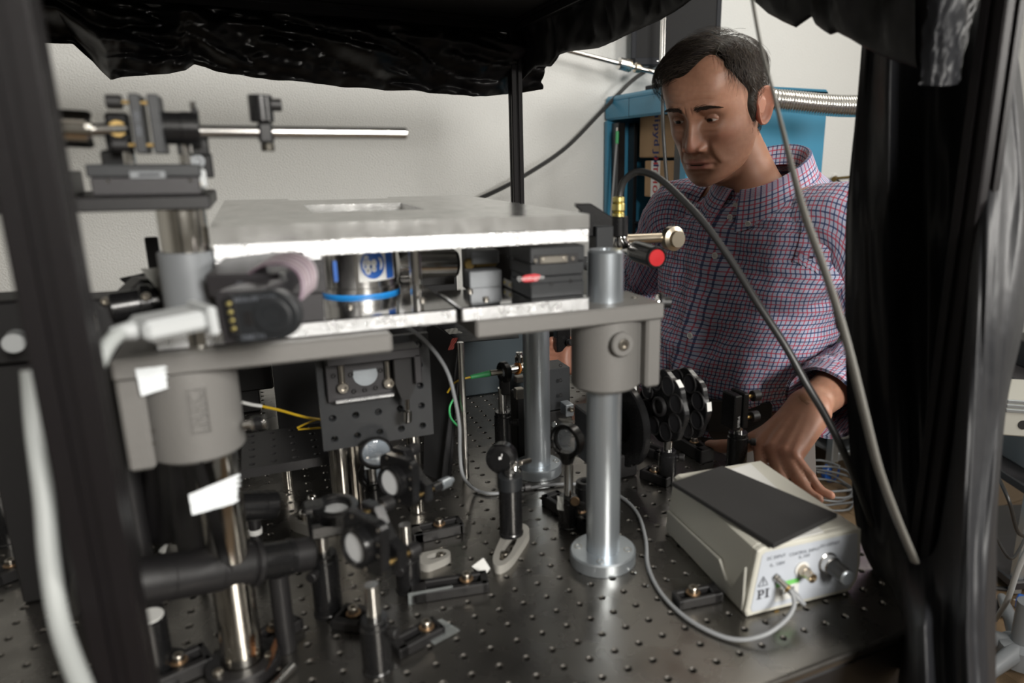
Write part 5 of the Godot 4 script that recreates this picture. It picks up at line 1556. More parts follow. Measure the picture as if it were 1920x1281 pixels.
	var km: Vector3 = Vector3(0.4380, 1.0550, -0.2220)
	var mm := thing("knob_mount", "black two-knob mirror mount in front of the man's belt", "mirror mount", km)
	obj("front_plate", MB.new().box(km + Vector3(-0.005, 0, 0.004), Vector3(0.012, 0.05, 0.03), 0.0015), M.satin_black, mm)
	obj("back_plate", MB.new().box(km + Vector3(0.011, 0, 0.0), Vector3(0.009, 0.05, 0.032), 0.0015), M.satin_black, mm)
	words("print", "U100-A", 0.0042, km + Vector3(-0.0035, -0.012, 0.0192), Basis(Vector3.BACK, PI / 2), M.ink_white, mm)
	for y in [0.0165, -0.014]:
		obj("adjuster_screw", MB.new().cyl(km + Vector3(0.0155, y, 0.006), km + Vector3(0.03, y, 0.006), 0.0026, 0, 12), M.brass, mm)
		obj("adjuster_knob", MB.new().cyl(km + Vector3(0.027, y, 0.006), km + Vector3(0.039, y, 0.006), 0.0078, 0.0008, 18), M.matt_black, mm)


func sheet_quad(q: Array, th: float) -> MB:
	var rows := []
	for i in 9:
		var row := []
		for j in 9:
			var p: Vector3 = q[0].lerp(q[1], j / 8.0).lerp(q[3].lerp(q[2], j / 8.0), i / 8.0)
			row.append(p + Vector3(0, 0.0, 0.0012 * sin(i * 0.8) * sin(j * 0.9 + 1.0)))
		rows.append(row)
	return sheet(rows, th)


func wheel(label: String, c: Vector3, n: Vector3, r: float, k: int, tagged: bool) -> void:
	var o := thing("filter_wheel", label, "filter wheel", c, "filter wheels by the man")
	var y := (Vector3.UP - n * n.y).normalized()
	var bs := Basis(y.cross(n), y, n)
	var p := []
	for i in k * 10:
		var g := TAU * i / (k * 10)
		p.append(Vector2(cos(g), sin(g)) * r * (0.965 + 0.035 * cos(g * k)))
	var plate := obj("disc", MB.new().at(c - bs * Vector3(0, 0, 0.0045), bs).prism(p, 0.009, 0.0012), M.satin_black, o)
	obj("hub", MB.new().at(c, bs).ring(Vector3(0, 0, 0.0045), Vector3(0, 0, 0.0105), 0.0135, 0.0095, 0.0008, 30).cyl(Vector3(0, 0, 0.004), Vector3(0, 0, 0.006), 0.0095), M.matt_black, o)
	for i in k:
		var g := TAU * (i + 0.5) / k
		var q := Vector3(cos(g) * r * 0.68, sin(g) * r * 0.68, 0)
		obj("filter_cell", MB.new().at(c, bs).ring(q + Vector3(0, 0, 0.003), q + Vector3(0, 0, 0.0062), 0.0135, 0.0112, 0.0006, 24), M.matt_black, plate)
		obj("filter_glass", MB.new().at(c, bs).cyl(q + Vector3(0, 0, 0.0046), q + Vector3(0, 0, 0.0054), 0.0112, 0.0, 24), M.filter_dark, plate)
	var g2 := 0.9 if tagged else 0.2
	var q2 := Vector3(cos(g2), sin(g2), 0) * (r + 0.0004)
	obj("white_tag", MB.new().at(c + bs * q2, bs * Basis(Vector3.BACK, g2)).box(Vector3(-0.0008, 0, 0), Vector3(0.001, 0.012, 0.0075), 0.0002), M.paper_white, o, "white paper tag on the rim")


func table_dark() -> void:
	# things in the dark part of the table, by the polished post
	var a: Vector3 = Vector3(-0.2510, 1.0710, -0.0640)
	var b: Vector3 = Vector3(-0.1630, 1.0480, -0.0960)
	var d := (b - a).normalized()
	var o := thing("lens_tube", "long black lens tube lying across the polished post, silver-tipped", "lens tube", a)
	var l := a.distance_to(b)
	obj("tube", MB.new().turned(a - d * 0.03, b, [Vector2(0, 0), Vector2(0.0185, 0), Vector2(0.0185, 0.062), Vector2(0.0182, 0.0625), Vector2(0.0185, 0.063), Vector2(0.0185, 0.098), Vector2(0.0182, 0.0985), Vector2(0.0185, 0.099), Vector2(0.0185, l + 0.026), Vector2(0.0178, l + 0.03), Vector2(0, l + 0.03)], 44), M.anodised_black, o)
	obj("slip_ring", MB.new().ring(b - d * 0.001, b + d * 0.004, 0.0205, 0.012, 0.0008, 40), M.anodised_black, o)
	obj("reducer", MB.new().turned(b + d * 0.003, b + d, [Vector2(0.0155, 0), Vector2(0.0155, 0.026), Vector2(0.0162, 0.0265), Vector2(0.0162, 0.03), Vector2(0, 0.03)], 36), M.satin_black, o)
	obj("end_cap", MB.new().turned(b + d * 0.0335, b + d, [Vector2(0.0145, 0), Vector2(0.0152, 0.001), Vector2(0.0152, 0.016), Vector2(0.0135, 0.0185), Vector2(0, 0.0185)], 36), M.anodised_black, o)
	var c: Vector3 = b + d * 0.02
	obj("support", MB.new().cyl(Vector3(c.x, T + 0.0005, c.z), c - Vector3(0, 0.015, 0), 0.0085, 0, 20), M.matt_black, o)
	# objective with its post, behind the polished post
	var oq: Vector3 = Vector3(-0.1590, 1.0320, -0.2400)
	var ob := thing("objective_lens", "short black objective with two bands on a post, beside the polished post", "objective", Vector3(-0.1650, 0.9500, -0.2580))
	obj("barrel", MB.new().turned(Vector3(-0.1790, 1.0380, -0.2350), Vector3(-0.1440, 1.0280, -0.2450), [Vector2(0, 0), Vector2(0.0155, 0), Vector2(0.0155, 0.0245), Vector2(0.0148, 0.025), Vector2(0.0148, 0.027), Vector2(0.0155, 0.0275), Vector2(0.0155, 0.0385), Vector2(0.013, 0.041), Vector2(0, 0.041)], 36), M.satin_black, ob)
	var pq: Vector3 = Vector3(-0.1650, 0.9500, -0.2580)
	obj("post", MB.new().cyl(pq, Vector3(pq.x, oq.y - 0.014, pq.z), 0.0062), M.anodised_black, ob)
	obj("white_scale", MB.new().ring(Vector3(pq.x, Vector3(-0.1610, 0.9920, -0.2400).y, pq.z), Vector3(pq.x, Vector3(-0.1600, 0.9980, -0.2400).y, pq.z), 0.0068, 0.006), M.paper_white, ob, "white graduated band")
	# upright tube with a pale end by the corner post
	var e: Vector3 = Vector3(-0.2480, 0.9800, -0.1110)
	var et := thing("eyepiece_tube", "black upright tube with a pale top, below the long lens tube", "tube", Vector3(e.x, T, e.z))
	obj("barrel", MB.new().cyl(Vector3(e.x, T + 0.0005, e.z), Vector3(e.x, T + 0.06, e.z), 0.0135, 0.001, 30), M.satin_black, et)
	obj("pale_disc", MB.new().cyl(Vector3(e.x, T + 0.0598, e.z), Vector3(e.x, T + 0.0612, e.z), 0.0122, 0.0003, 30), M.paper_white, et, "pale translucent disc")
	obj("foot_ring", MB.new().ring(Vector3(e.x, T + 0.0005, e.z), Vector3(e.x, T + 0.01, e.z), 0.028, 0.0135, 0.002, 32), M.matt_black, et)
	fork_clamp("black clamp arm with a bronze washer, in front of the pale-topped tube", Vector3(-0.2630, 0.9510, -0.0950), Vector3(-0.2080, 0.9510, -0.1130), 0.03, 0.013, M.matt_black, 0.6)
	# black foil wrapped behind the polished post
	var rows := []
	for i in 15:
		var f := i / 14.0
		var row := []
		for j in 23:
			var g := j / 22.0
			var p: Vector3 = Vector3(-0.1880, 1.1650, -0.0670).lerp(Vector3(-0.2470, 1.1260, -0.1910), g)
			var w: Vector3 = Vector3(-0.1720, 1.0800, -0.0350).lerp(Vector3(-0.2610, 1.0250, -0.2260), g)
			var x := p.lerp(w, f)
			row.append(x + Vector3(-0.2, 0, 0.5) * (0.008 * sin(g * 13.0 + f * 2.0) * (0.4 + f) + 0.004 * sin(g * 31.0 - f * 3.0)))
		rows.append(row)
	tag(obj("black_foil", sheet(rows, 0.0003), M.sheet_black), "black foil skirt taped round the polished post", "foil")
	tape("white torn tape across the polished post", [Vector3(-0.1980, 1.1400, -0.0530), Vector3(-0.1620, 1.1510, -0.0510), Vector3(-0.1660, 1.1290, -0.0470), Vector3(-0.1970, 1.1250, -0.0480)], Vector3(-0.1, 0.1, 1).normalized(), M.tape_white, 4)
	tag(obj("paper_scrap", sheet_quad([Vector3(-0.2460, 1.0250, -0.1970), Vector3(-0.2360, 1.0360, -0.1950), Vector3(-0.2400, 1.0260, -0.1890), Vector3(-0.2430, 1.0250, -0.1900)], 0.0004), M.paper_white), "tiny white paper corner showing at the hem of the black foil", "paper")
	# copper strip and a bright rod lying by the post foot
	var cpts := [Vector3(-0.1700, 0.9540, -0.0650), Vector3(-0.1610, 0.9620, -0.0650), Vector3(-0.1560, 0.9720, -0.0630), Vector3(-0.1560, 0.9800, -0.0670)]
	var cr := []
	for p in smooth(cpts, 6):
		cr.append([p, p + Vector3(0.004, 0.0, -0.014)])
	tag(obj("copper_strip", sheet(cr, 0.0006), mat("copper", lin(0.42, 0.2, 0.1), 0.4, 0.9)), "curled copper strip by the foot of the polished post", "strip")
	tag(obj("bright_pin", MB.new().cyl(Vector3(-0.1590, 0.9550, -0.0490), Vector3(-0.1410, 0.9550, -0.0710), 0.004, 0.0008, 16), M.steel_bright), "short bright pin lying beside the copper strip", "pin")
	# small drilled shelf behind
	var sb: Vector3 = Vector3(-0.1270, 1.0110, -0.4450)
	var sh := thing("small_breadboard", "small black drilled shelf on a post, behind the polished post", "breadboard", sb)
	var bb := MB.new()
	bb.xf = Transform3D(Basis.IDENTITY, sb + Vector3(-0.0508, 0.006, -0.0635))
	bb.drilled(4, 5, 0.0254, 0.0031, 0.0115, func(_i, _j): return true, false)
	bb.xf = Transform3D.IDENTITY
	for k in [[Vector3(0, 0, 0.0635), Vector3(0.1016, 0.012, 0.0006)], [Vector3(0.0508, 0, 0), Vector3(0.0006, 0.012, 0.127)], [Vector3(-0.0508, 0, 0), Vector3(0.0006, 0.012, 0.127)], [Vector3(0, 0, -0.0635), Vector3(0.1016, 0.012, 0.0006)]]:
		bb.box(sb + k[0], k[1])
	obj("board", bb, M.anodised_black, sh)
	obj("post", MB.new().cyl(Vector3(sb.x, T + 0.0005, sb.z), sb - Vector3(0, 0.006, 0), 0.0064), M.steel_polished, sh)
	# dark laser head along the far edge, with a maker's strip
	var lh := thing("laser_head", "long black laser housing with pale seams along the far edge of the table", "laser", V(-0.45, 0, -0.86))
	obj("case", MB.new().box(V(-0.42, 0.125, -0.88), Vector3(0.58, 0.16, 0.2), 0.003), M.matt_black, lh)
	obj("seam", MB.new().box(V(-0.42, 0.195, -0.7795), Vector3(0.56, 0.0012, 0.001)).box(V(-0.42, 0.19, -0.7795), Vector3(0.56, 0.0012, 0.001)), M.tape_grey, lh)
	for x in [-0.66, -0.18]:
		obj("foot", MB.new().box(V(x, 0.0228, -0.88), Vector3(0.05, 0.0445, 0.16), 0.002), M.matt_black, lh)
	# upright black shields that keep stray light off the middle of the table
	var d1 := thing("light_shield", "tall black card shield standing across the far part of the table", "card", V(0.0, 0, -0.62))
	obj("panel", MB.new().box(V(0.02, 0.135, -0.64), Vector3(0.3, 0.268, 0.003), 0.0005), M.card_black, d1)
	obj("foot", MB.new().box(V(-0.05, 0.006, -0.625), Vector3(0.03, 0.011, 0.03), 0.001), M.matt_black, d1)
	# mount block beside the upper post, with silver screws
	var mb := thing("mount_block", "black clamp block with silver screws behind the grey connector", "clamp", Vector3(-0.2550, 1.2450, -0.2170))
	var c1: Vector3 = Vector3(-0.2600, 1.2480, -0.1970)
	obj("block", MB.new().box(c1, Vector3(0.045, 0.05, 0.04), 0.002), M.anodised_black, mb)
	obj("barrel", MB.new().cyl(Vector3(-0.2480, 1.2650, -0.1740), Vector3(-0.2120, 1.2680, -0.1800), 0.0125, 0.001), M.satin_black, mb)
	obj("band", MB.new().ring(Vector3(-0.2270, 1.2670, -0.1780), Vector3(-0.2180, 1.2670, -0.1790), 0.0155, 0.012, 0.001), M.satin_black, mb)
	for q in [Vector3(-0.2500, 1.2720, -0.1710), Vector3(-0.2190, 1.2760, -0.1570)]:
		obj("screw", MB.new().screw(q, Vector3(-0.1, 0, 1), 0.0034, 0.002), M.screw_steel, mb)
	obj("bright_plate", MB.new().box(Vector3(-0.2610, 1.2550, -0.1680), Vector3(0.008, 0.017, 0.003), 0.001), M.steel_bright, mb)
	obj("stand", MB.new().cyl(Vector3(c1.x, T + 0.0005, c1.z), c1 - Vector3(0, 0.024, 0), 0.0095), M.matt_black, mb)
	var tb := thing("tilt_block", "dull slanted block with a black pointed card behind it, near the grey collar", "block", Vector3(-0.2360, 1.2690, -0.2600))
	obj("block", MB.new().at(Vector3(-0.2370, 1.2640, -0.2590), yaw(20)).prism([Vector2(-0.018, -0.02), Vector2(0.02, -0.02), Vector2(0.02, 0.012), Vector2(-0.004, 0.016), Vector2(-0.018, 0.004)], 0.03, 0.001), M.anodised_black, tb)
	obj("pointed_card", sheet_quad([Vector3(-0.2590, 1.2710, -0.3060), Vector3(-0.2260, 1.2790, -0.2920), Vector3(-0.2220, 1.2600, -0.2740), Vector3(-0.2500, 1.2650, -0.2880)], 0.0006), M.card_black, tb)
	tag(obj("grey_flap", sheet_quad([Vector3(-0.2250, 1.2940, -0.1940), Vector3(-0.2110, 1.2950, -0.1870), Vector3(-0.2060, 1.2820, -0.1760), Vector3(-0.2100, 1.2750, -0.1700)], 0.0005), M.tape_grey), "curled grey plastic flap in front of the grey collar", "flap")
	tag(obj("dark_strip", MB.new().box(Vector3(-0.2230, 1.2940, -0.2720), Vector3(0.011, 0.04, 0.006), 0.001).box(Vector3(Vector3(-0.2230, 1.2940, -0.2720).x, T + 0.15, Vector3(-0.2230, 1.2940, -0.2720).z), Vector3(0.009, 0.298, 0.005), 0.001), M.matt_black), "narrow black upright strip behind the grey collar", "strip")
	# black box at the far side of the frame post, seen at the picture's edge
	var fb := thing("dark_unit", "black instrument with a silver knob, past the frame post at the open side", "instrument", Vector3(-0.3390, 1.2270, -0.2510))
	obj("case", MB.new().box(Vector3(-0.3580, 1.2310, -0.3060), Vector3(0.11, 0.06, 0.06), 0.003), M.matt_black, fb)
	obj("knob", MB.new().cyl(Vector3(-0.3350, 1.2310, -0.2500), Vector3(-0.3280, 1.2340, -0.2130), 0.0085, 0.001), M.plastic_grey, fb)
	obj("stand", MB.new().box(Vector3(Vector3(-0.3580, 1.2310, -0.3060).x, T + 0.125, Vector3(-0.3580, 1.2310, -0.3060).z), Vector3(0.05, 0.249, 0.04), 0.002), M.matt_black, fb)
	var g := thing("glass_cube", "small clear cube in a dark holder, near the frame post", "optic", Vector3(-0.3820, 1.1370, -0.3590))
	obj("cube", MB.new().box(Vector3(-0.3820, 1.1410, -0.3600), Vector3(0.013, 0.017, 0.013), 0.0006), M.glass_lens, g)
	obj("holder", MB.new().box(Vector3(-0.3830, 1.1570, -0.3650), Vector3(0.03, 0.018, 0.02), 0.002).box(Vector3(Vector3(-0.3940, 1.1380, -0.3760).x, (T + Vector3(-0.3820, 1.1370, -0.3590).y) / 2, Vector3(-0.3940, 1.1380, -0.3760).z), Vector3(0.014, Vector3(-0.3820, 1.1370, -0.3590).y - T, 0.014), 0.001), M.matt_black, g)
	var bx := thing("flat_box", "flat black box with a pale lower edge, beyond the frame post", "box", Vector3(-0.4720, 0.9500, -0.6710))
	obj("case", MB.new().box(Vector3(-0.4830, 0.9500, -0.6920) + Vector3(-0.05, 0.045, -0.08), Vector3(0.22, 0.088, 0.12), 0.002), M.matt_black, bx)
	obj("edge_strip", MB.new().box(Vector3(-0.4830, 0.9500, -0.6920) + Vector3(-0.05, 0.0085, -0.0195), Vector3(0.216, 0.01, 0.002), 0.0004), M.collar_grey, bx)
	for k in [[Vector3(-0.4320, 0.9500, -0.4430), 0.018, 0.07, "squat black post holder at the table edge past the frame post"], [Vector3(-0.2960, 0.9500, -0.3430), 0.008, 0.03, "tiny black stub post between the frame post and the foil"]]:
		post_holder(k[3], k[0], k[1], k[2], k[2], Vector3(1, 0, 0.2))
	fork_clamp("black clamp with a pale arm at the table edge past the frame post", Vector3(-0.4240, 0.9500, -0.3450), Vector3(-0.3910, 0.9510, -0.3630), 0.03, 0.012, M.matt_black, 0.5)
	fork_clamp("small black clamp with a shiny screw beside the foil skirt", Vector3(-0.3320, 0.9500, -0.4760), Vector3(-0.3160, 0.9500, -0.5010), 0.02, 0.012, M.matt_black, 0.5)
	var st := thing("dark_stage", "black multi-layer stage with shiny screws, in the gap beside the frame post", "stage", Vector3(-0.2990, 1.0680, -0.4490))
	var sp: Vector3 = Vector3(-0.3000, 1.0580, -0.4470)
	for k in 3:
		obj("layer", MB.new().box(sp + Vector3(0.004 * k, -0.02 + 0.02 * k, 0), Vector3(0.06 - 0.008 * k, 0.017, 0.05), 0.001), M.stage_blue, st)
	obj("foot", MB.new().box(Vector3(sp.x, (T + sp.y - 0.029) / 2 + 0.0003, sp.z), Vector3(0.05, sp.y - 0.029 - T, 0.04), 0.001), M.matt_black, st)
	for q in [Vector3(-0.2960, 1.0960, -0.4160), Vector3(-0.2890, 1.0850, -0.4100)]:
		obj("screw", MB.new().screw(q, Vector3(0, 0.3, 1), 0.0036, 0.003), M.screw_steel, st)


func controller_box() -> void:
	# pale controller with a framed front panel, foam pad on top
	var o := thing("controller_box", "pale grey-cream controller box with a knob, sockets and a barcode sticker", "controller", Vector3(0.2660, 0.9500, 0.0350))
	var a: Vector3 = Vector3(0.2650, 0.9510, 0.0360)
	var b: Vector3 = Vector3(0.4010, 0.9540, 0.0480)
	var x := (b - a)
	x.y = 0
	var w := x.length()
	x = x.normalized()
	var bs := Basis(x, Vector3.UP, x.cross(Vector3.UP))
	var org := a
	var h := 0.073
	var dp := 0.172
	# cross-section: wide at the foot, chamfered at the shoulders
	var pr := [Vector2(0.002, 0.0), Vector2(w - 0.01, 0.0), Vector2(w - 0.002, 0.012), Vector2(w, 0.03), Vector2(w - 0.004, h - 0.003), Vector2(w - 0.008, h), Vector2(0.014, h), Vector2(0.0095, h - 0.003), Vector2(0.0, 0.006)]
	obj("case", MB.new().at(org - bs.z * dp, bs).prism(pr, dp - 0.006, 0.001), M.case_cream, o)
	var fr := obj("front_frame", MB.new().at(org - bs.z * 0.0065, bs).prism(pr, 0.0085, 0.0016), M.case_trim, o, "cream rim round the front panel")
	var inset := []
	for p in pr:
		inset.append(Vector2(lerpf(p.x, w / 2, 0.075), lerpf(p.y, h * 0.52, 0.13)))
	obj("front_panel", MB.new().at(org + bs.z * 0.0021, bs).prism(inset, 0.0006, 0.0001), M.panel_pale, o, "pale blue-white front panel")
	# lower shell with the notch, on the long side
	var lo := MB.new().at(org - bs.x * 0.0006, bs * Basis(Vector3.UP, PI / 2))
	lo.prism([Vector2(0.004, 0.004), Vector2(dp - 0.004, 0.004), Vector2(dp - 0.004, 0.03), Vector2(0.05, 0.034), Vector2(0.036, 0.018), Vector2(0.024, 0.018), Vector2(0.004, 0.052)], 0.003, 0.0005)
	obj("side_shell", lo, M.case_dark, o, "darker lower side shell")
	for q in [[0.014, -0.02], [w - 0.02, -0.02], [0.014, -dp + 0.02], [w - 0.02, -dp + 0.02]]:
		var f := org + bs * Vector3(q[0], 0, q[1])
		obj("foot", MB.new().cyl(Vector3(f.x, T + 0.0003, f.z), Vector3(f.x, T + 0.002, f.z), 0.006), M.cable_black, o)
	var zf := 0.0029
	var pp := func(px: Vector3) -> Vector3:
		var l := bs.inverse() * (px - org)
		return org + bs * Vector3(l.x, l.y, zf)
	# knob with dial, coaxial socket and round connector
	var k: Vector3 = pp.call(Vector3(0.3570, 0.9930, 0.0430))
	var n := bs.z
	var kn := obj("knob_skirt", MB.new().turned(k, k + n, [Vector2(0.0112, 0), Vector2(0.0112, 0.001), Vector2(0.0098, 0.002), Vector2(0.0098, 0.008), Vector2(0.008, 0.009)], 32), M.steel_bright, o)
	obj("knob", MB.new().turned(k + n * 0.008, k + n, [Vector2(0.0085, 0), Vector2(0.0082, 0.02), Vector2(0.0074, 0.0208)], 30), M.cable_black, o, "black fluted knob")
	obj("knob_cap", MB.new().turned(k + n * 0.027, k + n, [Vector2(0.0076, 0), Vector2(0.0076, 0.0022), Vector2(0.0066, 0.0032), Vector2(0, 0.0032)], 30), M.aluminium_clear, o, "silver knob cap")
	var c: Vector3 = pp.call(Vector3(0.3260, 0.9920, 0.0430))
	obj("socket_ring", MB.new().ring(c, c + n * 0.0014, 0.0085, 0.005, 0.0004), M.paper_white, o)
	obj("coax_socket", MB.new().turned(c, c + n, [Vector2(0.0058, 0), Vector2(0.0058, 0.008), Vector2(0.0048, 0.0085), Vector2(0.0048, 0.0175), Vector2(0.0038, 0.0175), Vector2(0.0038, 0.011), Vector2(0, 0.011)], 24).cyl(c + n * 0.013 - bs.y * 0.0062, c + n * 0.013 + bs.y * 0.0062, 0.0011, 0, 8), M.nickel, o, "coaxial socket")
	var q1: Vector3 = pp.call(Vector3(0.2960, 0.9900, 0.0380))
	var cd := (n * 0.75 + bs.x * 0.45 - Vector3.UP * 0.5).normalized()
	var plug := thing("signal_plug", "slim silver plug with a grey sleeve, in the controller's front panel", "plug", q1)
	obj("barrel", MB.new().turned(q1, q1 + n * 0.4 + cd, [Vector2(0.0042, 0), Vector2(0.0042, 0.003), Vector2(0.0033, 0.0035), Vector2(0.0033, 0.016), Vector2(0, 0.016)], 18), M.chrome, plug)
	var q2 := q1 + (n * 0.4 + cd).normalized() * 0.015
	obj("sleeve", MB.new().turned(q2, q2 + cd, [Vector2(0.0034, 0), Vector2(0.0034, 0.011), Vector2(0.0016, 0.021), Vector2(0, 0.021)], 16, true), M.cable_grey, plug)
	obj("ring", MB.new().ring(q2 - cd * 0.001, q2 + cd * 0.0015, 0.0038, 0.003), M.brass, plug)
	# lettering and stickers
	var fb := bs
	words("print", "DC INPUT", 0.0036, pp.call(Vector3(0.2950, 1.0120, 0.0360)) + n * 0.0001, fb, M.ink_grey, o)
	words("print", "0.. 100V", 0.0036, pp.call(Vector3(0.2970, 1.0040, 0.0360)) + n * 0.0001, fb, M.ink_grey, o)
	words("print", "CONTROL INPUT", 0.0036, pp.call(Vector3(0.3280, 1.0110, 0.0400)) + n * 0.0001, fb, M.ink_grey, o)
	words("print", "0..10V", 0.0036, pp.call(Vector3(0.3280, 1.0060, 0.0400)) + n * 0.0001, fb, M.ink_grey, o)
	words("print", "DC-OFFSET", 0.0036, pp.call(Vector3(0.3580, 1.0130, 0.0430)) + n * 0.0001, fb, M.ink_grey, o)
	words("maker_mark", "PI", 0.014, pp.call(Vector3(0.2830, 0.9740, 0.0350)) + n * 0.0001, fb, M.ink_black, o, "Droid Serif", true)
	var tr: Vector3 = pp.call(Vector3(0.2820, 0.9880, 0.0350)) + n * 0.0002
	var tm := MB.new().at(tr, bs)
	for s in [[Vector2(-0.0055, -0.0045), Vector2(0.0055, -0.0045)], [Vector2(0.0055, -0.0045), Vector2(0, 0.0055)], [Vector2(0, 0.0055), Vector2(-0.0055, -0.0045)]]:
		tm.cyl(Vector3(s[0].x, s[0].y, 0), Vector3(s[1].x, s[1].y, 0), 0.00035, 0, 6)
	tm.box(Vector3(0, 0.0005, 0), Vector3(0.0009, 0.0045, 0.0004)).box(Vector3(0, -0.0028, 0), Vector3(0.0009, 0.0009, 0.0004))
	obj("warning_mark", tm, M.ink_black, o)
	var sk: Vector3 = pp.call(Vector3(0.3110, 0.9720, 0.0360))
	var st := obj("sticker", MB.new().at(sk, bs).box(Vector3(0, 0, 0.0001), Vector3(0.0275, 0.021, 0.0003), 0.0001), M.paper_white, o, "white sticker with a green band and a barcode")
	obj("sticker_band", MB.new().at(sk, bs).box(Vector3(0, 0.0082, 0.0002), Vector3(0.0275, 0.005, 0.0003)), M.label_green, st)
	var bc := MB.new().at(sk, bs)
	for i in 13:
		bc.box(Vector3(-0.0085 + i * 0.0014, -0.0005, 0.0002), Vector3(0.0004 + 0.0004 * float((i * 7) % 3), 0.0065, 0.0003))
	obj("barcode", bc, M.ink_black, st)
	var sb: Vector3 = pp.call(Vector3(0.3000, 0.9500, 0.0400))
	obj("orange_mark", MB.new().at(sb, bs).box(Vector3(0, 0, 0.0004), Vector3(0.005, 0.003, 0.0004)), M.brass, o)
	# foam pad and the papers below it
	var ty := T + 0.001 + h
	var pads := [Vector3(0.2690, 1.0320, -0.1070), Vector3(0.3470, 1.0320, -0.1190), Vector3(0.3850, 1.0320, 0.0270), Vector3(0.2850, 1.0320, 0.0470)]
	var pd := MB.new()
	var pts2 := []
	for p in pads:
		pts2.append(Vector2(p.x, p.z))
	pd.xf = Transform3D(Basis(Vector3.RIGHT, PI / 2), Vector3(0, ty + 0.0072, 0))
	pd.prism(pts2, 0.0055, 0.0006)
	tag(obj("foam_pad", pd, M.foam_black), "thin black foam pad lying askew on the controller box", "pad")
	var ppm := []
	for p in [Vector3(0.3260, 1.0270, -0.1130), Vector3(0.3900, 1.0270, -0.1200), Vector3(0.3530, 1.0270, 0.0420), Vector3(0.2940, 1.0270, 0.0390)]:
		ppm.append(Vector2(p.x, p.z))
	var pb := MB.new()
	pb.xf = Transform3D(Basis(Vector3.RIGHT, PI / 2), Vector3(0, ty + 0.0015, 0))
	pb.prism(ppm, 0.0012)
	tag(obj("paper_sheets", pb, M.paper_white), "white papers in a plastic sleeve under the foam pad", "paper")
	fork_clamp("black slotted clamp with a curled end beside the controller box", Vector3(0.2620, 0.9510, -0.0020), Vector3(0.2140, 0.9500, -0.0090), 0.02, 0.01, M.matt_black, 0.6)


